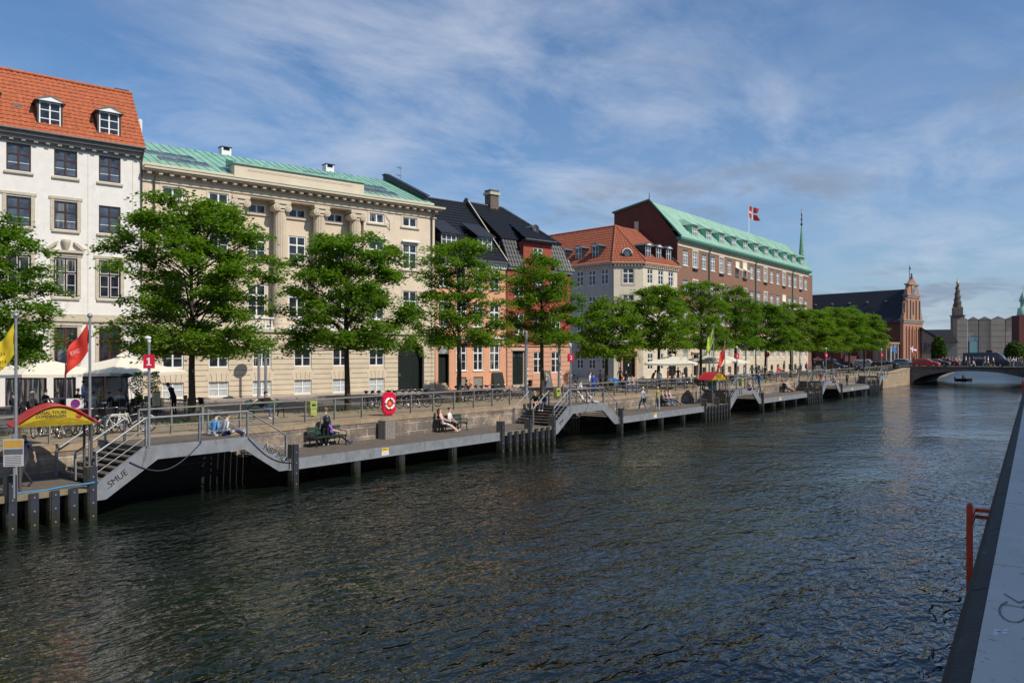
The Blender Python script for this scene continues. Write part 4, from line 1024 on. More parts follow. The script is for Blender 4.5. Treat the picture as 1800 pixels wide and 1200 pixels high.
ORD = ['nearest', 'second', 'third', 'fourth', 'farthest']
MODS = [3.4 + 26.1 * k for k in range(5)]
def planks(g, x0, x1, y0, y1, z, m, w=.14):
    x = x0
    n = int((x1 - x0) / w); ww = (x1 - x0) / n
    for i in range(n): g.box(x0 + i * ww, x0 + (i + 1) * ww - .008, y0, y1, z - .04, z, m)
graf = {0: "NBP.MLP", 1: "SMUE"}
WORD = {0: 'Sᴍᴜᴇ'}
for k, p in enumerate(MODS):
    near = ['with graffiti on its girder in front', 'beside the number 2 landing sign', 'beside the red canopy beyond the second landing', 'with a seated sunbather, fourth along the quay', 'last before the bridge'][k]
    T = thing('viewing_platform', 'raised grey platform with stairs down both sides, ' + near, 'platform', (p, 0, 0), 0, 'raised platforms along the quay')
    RS = 1.75   # stair run
    last = (k == 4)
    # floor
    g = G(); planks(g, 0, 3.9, WO + .12, -.03, PF, deckwood); g.build('floor', T)
    g = G(); g.box(.02, 3.88, WO + .13, -.03, PF - .09, PF - .045, tar_and_shade); g.prism([(-RS + .1, DK - .12), (-.05, PF - .1), (3.9, PF - .1), (3.9 + RS - .1, DK - .12)] if k < 4 else [(-RS + .1, DK - .12), (-.05, PF - .1), (3.9, PF - .1), (3.9, DK - .12)], -.034, -.024, tar_and_shade); g.build('underside', T)  # dark sheet and back panel stand in for shade under the platform
    # girder outer face follows stairs
    g = G(); th = .42
    top = [(-RS, DK - .42 + .34), (-RS + .1, DK + .06), (-.1, PF + .05), (3.95, PF + .05), (3.9 + RS + .15, DK + .02)]
    bot = [(3.9 + RS + .15, DK - .40), (3.9 + RS - .35, DK - .40), (3.75, PF - .42), (.35, PF - .42), (-RS + .35, DK - .52), (-RS, DK - .52)]
    if last: top = top[:3] + [(3.9, PF + .05)]; bot = [(3.9, PF - .42), (.35, PF - .42), (-RS + .35, DK - .52), (-RS, DK - .52)]
    g.prism(top + bot, WO, WO + .11, concrete_band)
    g.build('girder', T)
    g = G(); g.prism([(-RS, DK - .1), (-.05, PF + .02), (0, PF - .35), (-RS + .5, DK - .3)], -.14, -.035, concrete_band); g.build('stair_cheek', T)
    # wide stair
    def steps(g):
        n = 6
        for i in range(n):
            z = DK + (PF - DK) * (i + 1) / (n + 1); x = -RS + RS * (i + .3) / n
            for j in range(2): g.box(x + j * .17, x + j * .17 + .155, WO + .11, -.14, z - .07, z, deckwood)
        g.box(-.02, .12, WO + .11, -.14, PF - .16, PF - .045, deckwood)
    shared('stair_flight', 'st1', steps, T)
    if not last:
        def steps2(g):
            n = 6
            for i in range(n):
                z = PF - (PF - DK) * (i + 1) / (n + 1); x = 3.9 + RS * (i + .35) / n
                g.box(x, x + .26, WO + .11, -.14, z - .05, z, deckwood)
        shared('stair_flight', 'st2', steps2, T)
    # railings
    rail_run(T, [(-RS + .05, WO + .05, DK), (-.05, WO + .05, PF), (3.9, WO + .05, PF)] + ([] if last else [(3.9 + RS, WO + .05, DK)]), 1.02, 1.95, steel, flat=False)
    rail_run(T, [(-RS + .05, -1.55, DK), (-.05, -1.55, PF)], .92, 3, steel, mids=(), flat=False)
    rail_run(T, [(-RS + .05, -.12, DK), (-.05, -.12, PF)], .92, 3, steel, mids=(), flat=False)
    if not last: rail_run(T, [(4.0, -.15, PF), (3.9 + RS, -.15, DK)], .95, 3, steel, mids=(.5,), flat=False)
    # boardwalk to the right of it
    if not last:
        x0 = p + 5.75; x1 = p + 19.3
        lb = 'long low wooden boardwalk with pale steel edge ' + ['where two women sit on a bench', 'where people walk below the second platform', 'where three people share a bench', 'ending below the bridge ramp'][k]
        D_ = thing('boardwalk', lb, 'boardwalk', (x0, 0, 0), 0, 'low boardwalk sections')
        def deck(g):
            L = x1 - x0; planks(g, 0, L, WO + .1, -.03, DK, deckwood, .14); g.box(0, L, WO + .4, WO + .5, DK - .4, DK - .05, tar_and_shade); g.box(0, L, -.5, -.4, DK - .4, DK - .05, tar_and_shade)
        def fas(g):
            L = x1 - x0
            for a, b in ((0, L / 3 - .01), (L / 3, 2 * L / 3 - .01), (2 * L / 3, L)): g.box(a, b, WO, WO + .1, DK - .42, DK + .02, concrete_band)
            g.box(0, L, WO - .02, WO, DK - .42, DK - .38, steel)
        shared('deck', 'deck', deck, D_); shared('edge_beam', 'fas', fas, D_)
        def sup(g):
            g.box(-.14, .14, WO + .02, WO + .3, -1.5, DK - .42, pile_wood); g.box(-.12, .12, WO - .04, WO + .02, -1.5, DK - .43, pile_dark)
            g.box(-.1, .1, WO + .3, -.05, DK - .62, DK - .4, tar_and_shade)
        for xx in (3.6, 6.3, 9.9): shared('support_post', 'sup', sup, D_, (xx, 0, 0))
        q = G(); q.box(5.0, 5.42, WO - .012, WO - .001, DK - .34, DK - .02, white_paint); q.box(5.0, 5.42, WO - .014, WO - .013, DK - .16, DK - .02, yellow_paint)
        q.box(5.05, 5.3, WO - .016, WO - .015, DK - .1, DK - .07, black_metal)
        for zz in (.2, .24, .28): q.box(5.05, 5.36, WO - .016, WO - .0125, DK - zz - .01, DK - zz, steel)
        q.build('warning_sign', D_)
    # landing on the left of it with fender piles
    x1 = p - RS; x0 = x1 - 5.05
    LD = thing('landing_stage', 'low timber boat landing faced by dark bolted piles ' + ['in the left foreground', 'below the seated couple', 'by the far red canopy', 'left of the fourth platform', 'nearest the bridge'][k], 'landing', (x0, 0, 0), 0, 'boat landings faced with piles')
    def ld(g): planks(g, 0, 5.05, WO + .12, -.03, DK - .02, deckwood, .14); g.box(0, 5.05, WO + .0, WO + .12, DK - .2, DK + .0, pile_wood); g.box(0, 5.05, WO + .3, WO + .4, DK - .5, DK - .07, tar_and_shade); g.box(0, 5.05, -.4, -.3, DK - .5, DK - .07, tar_and_shade)
    shared('deck', 'ld', ld, LD)
    def pile(h):
        def f(g):
            g.box(-.13, .13, -.02, .3, -1.5, h - .02, pile_wood)
        def f2(g):
            g.box(-.12, .12, -.09, -.02, -1.5, h, pile_dark)
            z = .15
            while z < h: g.lathe([(.022, -.105), (.028, -.09)], steel, 8, (0, 0, z), 'y'); z += .42
        return f, f2
    xs_ = [0.1, .75, 1.35, 1.95, 2.6, 3.2, 3.8, 4.35, 4.93]
    for i, xx in enumerate(xs_):
        tall = i in (0, 4, 8); h = DK + (.62 if tall else 0)
        f, f2 = pile(h)
        key = 'pile%d' % tall
        o = shared('fender_pile', key, f, None, (x0 + xx, WO - .05, 0))
        j_ = [q for q in range(9) if (q in (0, 4, 8)) == tall].index(i)
        tag(o, nth(j_, ('tall' if tall else 'short') + ' bolted timber pile', 'at the ') + ['foreground landing', 'second landing', 'landing by the red canopy', 'landing before the fourth platform', 'landing nearest the bridge'][k], 'pile', 'fender piles of the ' + ORD[k] + ' landing' + (', tall' if tall else ', short'))
        shared('fender_strip', key + 'b', f2, o)
    if k < 4:
        f, f2 = pile(DK + .62)
        o = shared('fender_pile', 'pileS', f, None, (p + 3.9 + RS + .35, WO - .07, 0))
        tag(o, 'lone tall mooring pile with dark face right of the ' + ORD[k] + ' platform', 'pile', 'lone mooring piles'); shared('fender_strip', 'pileSb', f2, o)
# front lifebuoy bays on the promenade railing
def gap(k): return (MODS[k] - 1.9, MODS[k])
runs = []
for k in range(6):
    a = -18 if k == 0 else MODS[k - 1] + 3.95; b = (MODS[k] - 1.85) if k < 5 else 128
    runs.append((a, b))
names = ['at the far left behind the first landing', 'behind the lifebuoy board', 'beside the walking woman in a yellow cap', 'behind the fourth landing', 'in front of the parked cars', 'climbing toward the bridge']
for (a, b), nm in zip(runs, names):
    T = thing('promenade_railing', 'weathered steel railing on the quay edge ' + nm, 'railing', (a, .12, 2.215), 0, 'railings along the quay edge')
    L = b - a
    if nm.startswith('climbing'): rail_run(T, [(0, 0, 0), (118 - a, 0, 0), (L, -.3, .25)], 1.03, 1.68)
    else: rail_run(T, [(0, 0, 0), (L, 0, 0)], 1.03, 1.68)
T = thing('platform_back_railing', 'steel railing post pair behind the foreground platform', 'railing', (MODS[0], .12, 2.215), 0)
rail_run(T, [(1.3, 0, 0), (3.9, 0, 0)], 1.03, 1.3)

# graffiti on the girders
def graffiti(par, body, size, x, z, tilt, mm=black_metal):
    o = text('graffiti', body, size, mm, par, Matrix.Translation((x, WO - .006, z)) @ Matrix.Rotation(tilt, 4, 'Y') @ UPR, .002, 0)
    return o
pls = [o for o in COL.objects if o.name.startswith('viewing_platform')]
graffiti(pls[0], 'NBP.MLP', .34, 5.15, 1.42, R(33)); graffiti(pls[0], '.SMUE', .30, -1.05, 1.22, R(-33)); graffiti(pls[1], 'SMK', .28, -.95, 1.3, R(-33))

# ------------------------------------------------------------------ right bank parapet
PA = math.atan2(.0724, .9975)
T = thing('parapet', 'blue grey stone parapet along the right bank with a dark rounded edge', 'parapet', (-10.41, -29.12, 0), PA)
m, nt, b = _nodes('parapet_stone'); tc = N(nt, 'ShaderNodeTexCoord')
n1 = N(nt, 'ShaderNodeTexNoise', i_Scale=1.2, i_Detail=8, i_Roughness=.7); nt.links.new(tc.outputs['Object'], n1.inputs['Vector'])
n2 = N(nt, 'ShaderNodeTexNoise', i_Scale=22, i_Detail=4); nt.links.new(tc.outputs['Object'], n2.inputs['Vector'])
c = mixc(nt, ramp(nt, n1.outputs['Fac'], .3, .7), (.56, .52, .46), (.68, .64, .57)); c = mixc(nt, ramp(nt, n2.outputs['Fac'], .62, .72), c, (.30, .28, .25))
nt.links.new(c, b.inputs['Base Color']); b.inputs['Roughness'].default_value = .7
bp = N(nt, 'ShaderNodeBump', i_Distance=.004, i_Strength=.6); nt.links.new(n2.outputs['Fac'], bp.inputs['Height']); nt.links.new(bp.outputs[0], b.inputs['Normal'])
parapet_stone = m
edge_dark = plain('edge_dark', (.026, .026, .024), .75, var=.3, scale=6, bump=.5, bscale=40, stain=((.16, .14, .09), 5, .63, (1, 1, 1)))
g = G(); x = -3.0
while x < 151:
    g.box(x, x + 1.985, -.55, -.118, 4.15, 4.3, parapet_stone); x += 2.0
g.box(-20, 151, -.5, -.06, 3.4, 4.15, bridgestone); g.build('coping_slab', T)
g = G(); x = -3.0
while x < 151:
    g.prism([(-.116, 4.3), (-.05, 4.275), (0, 4.15), (-.01, 4.02), (-.116, 4.0)], x, x + 1.485, edge_dark, 'yz'); x += 1.5
g.build('edge_moulding', T)
g = G(); g.box(-20, 151, -.5, -.12, -1, 3.4, bridgestone); g.build('retaining_wall', T)
# painted scrawl and bird droppings on the slab
g = G()
def stroke(pts, r, m):
    for i in range(len(pts) - 1):
        a, b = Vector(pts[i]), Vector(pts[i + 1]); d = (b - a).normalized(); n = Vector((-d.y, d.x, 0)) * r
        g.quad(a - n, b - n, b + n, a + n, m)
stroke([(4.15 + .16 * math.cos(t * .5), -.22 + .05 * math.sin(t * .5), 4.303) for t in range(1, 12)], .004, lead)
stroke([(4.42, -.18, 4.303), (4.30, -.24, 4.303), (4.38, -.27, 4.303)], .004, lead); stroke([(4.24, -.18, 4.3035), (4.22, -.36, 4.3035)], .004, lead)
g.build('painted_scrawl', T); g = G()
for _ in range(9): g.lathe([(.012, 4.301), (.006, 4.304)], white_paint, 7, (3.83 + rnd.uniform(-.04, .04), -.185 + rnd.uniform(-.02, .02), 0))
struct(g.build('bird_droppings', T), 'stuff')
g = G(Matrix.Translation((-10.41, -29.12, 0)) @ Matrix.Rotation(PA, 4, 'Z'))
g.box(-30, 151, -3.5, -.5, -1, 3.75, pavement_m); g.box(-30, 151, -40, -3.5, -1, 3.6, cobble)
struct(g.build('right_bank_ground'))
# unseen building row added behind the viewer to shade the right bank
T = thing('quayside_block', 'long grey stone block on the right bank behind the viewer, shading the parapet', 'building', (20, -44.5, 3.6), PA)
g = G(); g.box(-60, 95, -6, 6, 0, 13, plaster_grey); 
for i in range(50):
    for z in (1, 4.6, 8.4): g.box(-58 + i * 3, -56.8 + i * 3, 6, 6.04, z, z + 2, pane)
g.build('wall', T)
g = G(); g.prism([(-6.4, 13), (6.4, 13), (0, 16)], -60, 95, tile_black, 'yz'); g.build('roof', T)

def ladder(loc, label):
    T = thing('quay_ladder', label, 'ladder', loc, PA, 'red steel ladders hung on the right bank wall')
    lr = plain('ladder_red', (.68, .06, .015), .5, var=.35, scale=30, stain=((.22, .05, .02), 18, .6, (1, 1, .4)))
    for y in (0, .0):
        pass
    g = G(); g.box(-.02, .02, .062, .102, -3.8, .06, lr); g.box(-.012, .012, .07, .094, .06, .075, lr); g.build('stile', T)
    g = G(); g.box(.34, .38, .062, .102, -3.8, -.5, lr); g.build('stile', T)
    for z in (-.02, -.07): g = G(); g.box(.02, .30, -.03 if False else .06, .076, z - .013, z + .013, lr); g.box(.28, .30, -.03, .06, z - .013, z + .013, lr); g.build('bracket', T)
    for k in range(9): g = G(); g.tube([(.02, .082, -.62 - k * .33), (.34, .082, -.62 - k * .33)], .014, lr, 6); g.build('rung', T)
ca, sa = math.cos(PA), math.sin(PA)
def par(s, w_, z): return (-10.41 + s * ca - w_ * sa, -29.12 + s * sa + w_ * ca, z)
ladder(par(6.75, .012, 4.24), 'near red steel ladder hooked over the dark edge of the right bank'); ladder(par(38, .012, 4.24), 'small distant red ladder far along the right bank edge')

# ------------------------------------------------------------------ bridge
BX0, BX1 = 138.0, 161.0
T = thing('stone_bridge', 'low grey stone bridge with one wide flat arch over the canal', 'bridge', (138, 0, 0), 0)
def arch(y): # underside height
    yc, hw_ = -10.1, 8.9; q = 1 - ((y - yc) / hw_) ** 2
    return 2.42 * max(q, 0) ** .5
ys = [.5, -.2, -.9, -1.2] + [-10.1 + 8.9 * math.cos(PI * k / 28) for k in range(29)] + [-19.05, -20, -26, -30]
ys = sorted(set(round(y, 3) for y in ys), reverse=True)
def deckz(y): return 2.95 + .0 * y
g = G()
for a, b in zip(ys[:-1], ys[1:]):
    za, zb = (arch(a) if -19 < a < -1.2 else -1), (arch(b) if -19 < b < -1.2 else -1)
    if za <= 0: za = -1
    if zb <= 0: zb = -1
    for x, fl in ((0, 0), (23, 1)):
        q = [(x, a, za), (x, b, zb), (x, b, 2.9), (x, a, 2.9)]
        g.quad(*(q if not fl else q[::-1]), bridgestone)
    if -19.01 <= b and a <= -1.19: g.quad((0, a, za), (23, a, za), (23, b, zb), (0, b, zb), bridgestone)
g.build('arch_wall', T)
g = G()
n = 27
for k in range(n):
    t0, t1 = PI * k / n + .012, PI * (k + 1) / n - .012
    P_ = lambda t, e: (-10.1 + (8.9 + e * .6) * math.cos(t), 2.42 * math.sin(t) + e * .42)
    g.prism([P_(t0, 0), P_(t0, 1), P_(t1, 1), P_(t1, 0)], -.06, .0, bridgestone, 'yz')
g.build('voussoirs', T)
g = G(); g.box(-.15, .5, -30, .5, 2.9, 3.06, bridgestone); g.box(-.25, .55, -30, .5, 3.06, 3.12, quaystone); g.box(22.5, 23.2, -30, .5, 2.9, 3.12, bridgestone); g.build('coping', T)
g = G(); g.box(.5, 22.5, -60, .5, 2.7, 2.94, asphalt); g.box(.55, 3.0, -60, .5, 2.94, 3.05, pavement_m); g.build('roadway', T)
g = G(); 
g.prism([(.5, 2.3), (14, 2.2), (14, 2.21), (.5, 2.94)], .55, 22.5, asphalt, 'yz'); g.build('approach', T)
T = thing('bridge_railing', 'thin dark iron railing on the near side of the stone bridge', 'railing', (138.05, .3, 3.12), -PI / 2)
rail_run(T, [(0, 0, 0), (29, 0, 0)], .95, 1.6, black_metal, mids=(.1, .35, .6), flat=False)

# ------------------------------------------------------------------ far buildings
hz_stone = plain('far_stone', (.26, .225, .18), .9, var=.12, scale=.4, bump=.3, bscale=3)
hz_stone2 = plain('far_stone_dark', (.13, .12, .11), .9, var=.2, scale=.4)
# church
def fr(u0, Y0, u1, Y1):
    a = atY(u0, 620, Y0); b = atY(u1, 620, Y1); return a, b
CO = atY(1588, 620, 200); ce = (math.cos(R(0)), 0)
# front gable direction in world frame
gx = (.783 * .6126 + .622 * .7904, -.783 * .7904 + .622 * .6126)
CA = math.atan2(gx[1], gx[0])
CH = thing('brick_church', 'red brick church with curved stepped gable, clock and long dark slate roof', 'church', (CO[0], CO[1], Z0), CA)
gw = 10.7
slate = plain('slate', (.012, .012, .016), .55, var=.2, scale=1.2)
g = G(TZ)
g.box(0, gw, 0, .8, Z0, 13.7, brick_church)
for x in (1.4, 3.1, 4.9, 6.9, 8.6): g.box(x, x + .5, -.25, 0, 3.4, 12.2, brick_church); 
for x in (2.3, 4.1, 6.0, 7.9): g.box(x, x + .5, -.02, 0, 4, 11.5, brick_dark)
gl_ = [(0, 13.7), (.2, 14.8), (.5, 15.5), (.9, 16.0), (.95, 17.6), (1.2, 18.7), (1.8, 19.6), (2.0, 21.0), (2.05, 21.6), (2.3, 22.6), (2.8, 23.2), (2.9, 24.1)]
gl_ = [(x, 13.7 + (z - 13.7) * .9) for x, z in gl_]
gable = gl_ + [(gw / 2, 24.7)] + [(gw - x, z) for x, z in reversed(gl_)]
g.prism(gable, 0, .8, brick_church)
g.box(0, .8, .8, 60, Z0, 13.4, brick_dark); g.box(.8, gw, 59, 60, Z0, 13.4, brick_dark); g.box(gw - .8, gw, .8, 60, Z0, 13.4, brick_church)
g.build('wall', CH)
g = G(TZ)
for z, e in ((13.6, .4), (20.1, -1.7), (22.9, -2.5)): g.box(-e, gw + e, -.35, 1.0, z, z + .35, hz_stone)
g.box(-.2, gw + .2, -.2, .9, 13.1, 13.6, hz_stone); g.box(1.9, gw - 1.9, -.2, .9, 19.6, 20.1, hz_stone)
for x in (1.9, 3.8, gw - 3.8, gw - 1.9): g.box(x - .15, x + .15, -.3, 0, 14, 19, hz_stone)
for x, z in ((.5, 15.2), (gw - .5, 15.2), (1.8, 19), (gw - 1.8, 19), (gw / 2, 24.5)): g.lathe([(.3, z), (.4, z + .5), (.15, z + .8), (.3, z + 1.1), (.05, z + 1.6)], hz_stone2, 8, (x, .4, 0))
g.box(gw / 2 - .3, gw / 2 + .3, -.04, 0, 15.2, 18.6, black_metal); g.tube([(4.4, .5, 23.5), (4.4, .5, 28)], .08, black_metal); g.box(4.3, 5.0, .45, .55, 27.0, 27.5, black_metal)
g.box(gw / 2 - 1, gw / 2 + 1, -.16, 0, 20.6, 22.8, hz_stone)
g.build('gable_trim', CH)
g = G(TZ); g.lathe([(.95, -.2), (.95, -.161)], plain('clock_blue', (.05, .12, .35), .4), 20, (gw / 2, 0, 21.7), 'y'); g.torus((gw / 2, -.2, 21.7), .95, .07, yellow_paint, 'y', 20, 5)
for a in (20, 140): g.obox((gw / 2 + .3 * math.cos(R(a)), -.22, 21.7 + .3 * math.sin(R(a))), (.7, .03, .09), yellow_paint, ry=R(-a))
g.build('clock', CH)
g = G(TZ); g.prism([(-.7, 13.2), (gw + .7, 13.2), (gw / 2, 22.0)], .8, 62, slate)
g.build('roof', CH)
g = G(TZ)
for row, z, st in ((0, 18.8, 4), (1, 15.6, 8)):
    for k in range(9):
        y = 6 + k * 5 + row * 2; x = -.7 + (z - 13.2) * .687; g.obox((x - .1, y, z + .1), (.5, .5, .5), lead, ry=R(-52))
g.build('roof_hatches', CH)
g = G(TZ)   # low chapel wing in front with stone piers
g.box(-7, -.4, 1, 30, Z0, 7.6, brick_church); g.box(-7.2, -.2, .8, 30.2, 7.6, 8.1, hz_stone)
for x in (-6.6, -4.6, -2.6): g.box(x, x + 1, .95, 1, 3.4, 6.6, pane); g.box(x + 1.1, x + 1.6, .7, 1, 2.3, 7.4, hz_stone)
for y in range(3, 30, 4): g.box(-7.3, -7, y, y + .6, 2.3, 7.4, hz_stone); g.box(-7.06, -7, y + 1.4, y + 3, 3.2, 6.4, brick_dark)
g.box(-14, -7.2, 8, 8.4, Z0, 4.6, brick_dark)
for y in (9, 16): g.box(-14, -13.4, y, y + 12, Z0, 7.2, brick_dark)
g.build('side_wing', CH)
copper_spire_m = plain('copper_spire_m', (.16, .33, .22), .6, var=.2)
# copper spire beyond
SO = atY(1409, 620, 186)
T = thing('copper_spire', 'slender green copper spire with a golden weathervane behind the brick office', 'spire', (SO[0], SO[1], Z0), 0)
g = G(TZ); g.lathe([(2.6, 23.5), (1.9, 24.2), (1.2, 25.0), (1.15, 25.8), (1.5, 25.9), (1.35, 26.3), (.9, 27.2), (.62, 29), (.22, 34), (.12, 35.5)], copper_spire_m, 8, smooth=False); g.lathe([(2.5, Z0), (2.5, 23.5)], brick_red, 8, smooth=False); g.build('tower', T)
g = G(TZ); g.tube([(0, 0, 35), (0, 0, 38.5), (0, 0, 39.5)], [.12, .08, .03], black_metal); 
for z, r in ((35.8, .3), (37.0, .24), (38.0, .2)): g.sphere((0, 0, z), r, black_metal, 8)
g.box(-.3, .4, -.05, .05, 38.6, 38.9, yellow_paint); g.build('weathervane', T)
SO = atY(1427, 620, 215)
T = thing('copper_dome', 'small pale green copper dome peeking out behind the end of the brick office', 'tower', (SO[0] - 3, SO[1] + 2, Z0), 0)
g = G(TZ); g.lathe([(1.6, Z0), (1.6, 21)], brick_red, 12); g.lathe([(2.1, 21), (2.2, 21.3), (1.5, 21.4), (1.5, 24.5), (2.1, 24.6), (2.0, 26), (1.4, 27.5), (.6, 28.6), (.2, 30)], copper_bright, 12); g.build('lantern', T)
def farbox(name, label, cat, u0, u1, vtop, Y, depth, m, roofm=None, rise=0, rot=0):
    X0 = (u0 - 900) / 1380 * Y; c_, s_ = math.cos(math.atan(X0 / Y)), math.sin(math.atan(X0 / Y)); k_ = (u1 - 900) / 1380
    t = (k_ * Y - X0) / (c_ + k_ * s_); a = atY(u0, vtop, Y); b = atY(u1, vtop, Y - s_ * t); T = thing(name, label, cat, (a[0], a[1], Z0), math.atan2(b[1] - a[1], b[0] - a[0]) + rot)
    L = math.hypot(b[0] - a[0], b[1] - a[1]); h = a[2] - Z0 - rise
    return T, L, h
T, L, h = farbox('low_hall', 'low sandstone hall with a dark shed roof right of the church gable', 'building', 1620, 1646, 578, 205, 10, hz_stone)
g = G(); g.prism([(0, 0), (L, 0), (L, h * .72), (0, h)], 0, 12, hz_stone); g.box(.5, L * .35, -.06, 0, h * .35, h * .62, hz_stone2); g.box(L * .42, L * .75, -.06, 0, h * .35, h * .60, hz_stone2); g.build('wall', T)
g = G(); g.prism([(-.2, h + .1), (L + .5, h * .72 + .0), (L + .5, h * .72 + .4), (-.2, h + .5)], -.5, 13, slate); g.build('roof', T)
T, L, h = farbox('dark_range', 'dark slate roofed range behind the low hall', 'building', 1618, 1676, 579, 300, 10, hz_stone2)
g = G(); g.box(0, L, 0, 12, 0, h - 3, hz_stone2); g.build('wall', T)
g = G(); g.prism([(-.5, h - 3), (8.5, h - 3), (4, h)], 0, L, slate, 'yz'); g.build('roof', T)
T, L, h = farbox('gabled_hall', 'brown gabled stone house between the church and the tall slab building', 'building', 1652, 1682, 592, 290, 10, hz_stone)
g = G(); g.box(0, L, 0, 12, 0, h - 2, hz_stone); g.box(0, L * .45, -.1, 0, 0, h * .5, hz_stone2); g.build('wall', T)
g = G(); g.prism([(-.5, h - 2), (L + .5, h - 2), (L * .8, h + 1), (L * .2, h + 1)], -.5, 12.5, plain('far_brown_roof', (.12, .09, .075), .8)); g.build('roof', T)
# slab bank building
bank = plain('bank_stone', (.35, .30, .235), .85, var=.12, scale=.3, bump=.3, bscale=2)
bankroof = plain('bank_roof', (.075, .06, .05), .7, var=.2)
T, L, h = farbox('slab_building', 'large blocky grey stone building with folded brown roofs and a glass portal', 'building', 1682, 1796, 562, 380, 20, bank)
g = G(); k = L / 114.
edges = [0, 20, 39, 61, 86, 113]
for i in range(5):
    x0, x1 = edges[i] * k + .12, edges[i + 1] * k - .12; yo = [0, .6, 1.0, 0, .8][i]
    if i == 1: g.box(x0, x1, yo, yo + 12, h * .52, h, bank); g.box(x0, x1, yo + 2, yo + 12, 0, h * .52, bankroof)
    else: g.box(x0, x1, yo, yo + 12, 0, h, bank)
    for q in range(7): g.box(x0, x1, yo - .03, yo, h * q / 7, h * q / 7 + .12, hz_stone2)
g.box(60.2 * k, 62 * k, -.5, 1, 0, h, hz_stone); g.build('wall', T)
g = G()
for i in range(5):
    x0, x1 = edges[i] * k, edges[i + 1] * k; c = (x0 + x1) / 2
    g.add([(x0, 0, h), (x1, 0, h), (x1, 12, h), (x0, 12, h), (c, 5, h + 1.6)], [(0, 1, 4), (1, 2, 4), (2, 3, 4), (3, 0, 4)], bankroof)
g.build('roof', T)
g = G(); g.box(23 * k, 37 * k, .4, 1, 0, h * .46, plain('portal_glass', (.25, .5, .48), .1)); g.box(21 * k, 38 * k, .2, 1.2, h * .46, h * .56, glass('portal_top', (.12, .17, .18))); 
for q in range(5): g.box((23 + q * 3.4) * k, (23.3 + q * 3.4) * k, .3, .4, 0, h * .46, white_paint)
g.build('portal', T)
# spiral spire
SO = atY(1683, 620, 700)
T = thing('spiral_spire', 'dark church tower with a spiral staircase spire and golden ball', 'tower', (SO[0], SO[1], Z0), R(20))
ts = plain('tower_brick', (.085, .07, .06), .9, var=.2, scale=.2)
gold = plain('gold', (.55, .40, .12), .35, metal=.6)
g = G(TZ); zt = lambda v: H_EYE + (620 - v) * 700 / 1380
g.box(-4.6, 4.6, -4.6, 4.6, Z0, zt(556), ts); g.box(-5.3, 5.3, -5.3, 5.3, zt(556), zt(554), black_metal); g.box(-3.7, 3.7, -3.7, 3.7, zt(554), zt(540), ts)
for s in (-1, 1):
    for q in (-2.2, 0, 2.2): g.box(q - .6, q + .6, s * 4.6 - .2, s * 4.6 + .2, zt(590), zt(565), black_metal)
g.build('tower', T)
g = G(TZ); z0, z1 = zt(540), zt(500); vs = []; n = 90
for i in range(n): 
    f = i / n; r = 3.5 * (1 - f) + .8 * f; a = f * 8 * PI
    g.lathe([(r, z0 + (z1 - z0) * f), (r * .985, z0 + (z1 - z0) * (f + 1 / n))], ts, 12) if i % 3 == 0 else None
    g.obox((r * math.cos(a), r * math.sin(a), z0 + (z1 - z0) * f + .6), (.7, 1.0, .8), ts, rz=a)
g.lathe([(3.5, z0), (.8, z1)], ts, 12)
for q in range(4): g.box(-3.8, 3.8, -3.8, 3.8, z0 - 1.5, z0 - .8, gold)
g.build('spire', T)
g = G(TZ); g.sphere((0, 0, zt(496.5)), 1.3, gold, 12); g.tube([(0, 0, z1), (0, 0, zt(490))], .25, gold); g.build('golden_ball', T)
# exchange tower at the right edge
SO = atY(1799, 620, 240)
T = thing('brick_tower_house', 'dark brick tower with green copper cap at the right edge beyond the bridge', 'tower', (SO[0], SO[1], Z0), R(30))
g = G(TZ); g.box(-2.3, 2.3, -2.3, 2.3, Z0, 16.8, brick_dark); g.prism([(-2.3, 16.8), (2.3, 16.8), (1.4, 18.8), (.9, 20.0), (-.9, 20.0), (-1.4, 18.8)], -2.3, -1.9, hz_stone2)
for z in (6, 10, 14):
    for q in (-1.2, .4): g.box(q, q + .8, -2.35, -2.3, z, z + 1.8, pane)
g.build('wall', T)
g = G(TZ); g.lathe([(1.9, 16.9), (1.6, 19), (.9, 19.3), (.9, 21), (1.3, 21.2), (.9, 22.6), (.2, 24), (.05, 26)], copper_bright, 8); g.build('cap', T)
# ivy hedge block by the low hall
def leafblob(name, label, cat, loc, sx, sy, sz, n, seed, lm=None, size=.3, kind=None):
    rn = random.Random(seed); g = G()
    for _ in range(n):
        a, b = rn.uniform(0, 2 * PI), math.acos(rn.uniform(-.4, 1)); r = rn.uniform(.8, 1.05)
        p = Vector((sx * r * math.sin(b) * math.cos(a), sy * r * math.sin(b) * math.sin(a), sz * .45 + sz * .55 * r * math.cos(b)))
        d = Vector((rn.gauss(0, 1), rn.gauss(0, 1), rn.gauss(0, 1))).normalized() * size; e = d.orthogonal().normalized() * size * .5
        g.add([p - d - e, p + d - e, p + d + e, p - d + e], [(0, 1, 2, 3)], lm or leaf_dark)
    o = g.build(name); o.location = loc; tag(o, label, cat); return o
a = atY(1650, 630, 200); leafblob('tall_shrub', 'tall dark green clipped shrub right of the low sandstone hall', 'shrub', (a[0], a[1], Z0), 1.6, 1.6, 7.2, 1600, 3)
a = atY(1783, 620, 230); leafblob('leafy_bush', 'dark leafy treetop beside the copper capped tower', 'tree', (a[0], a[1], Z0), 2.5, 2.5, 6.5, 1200, 4)

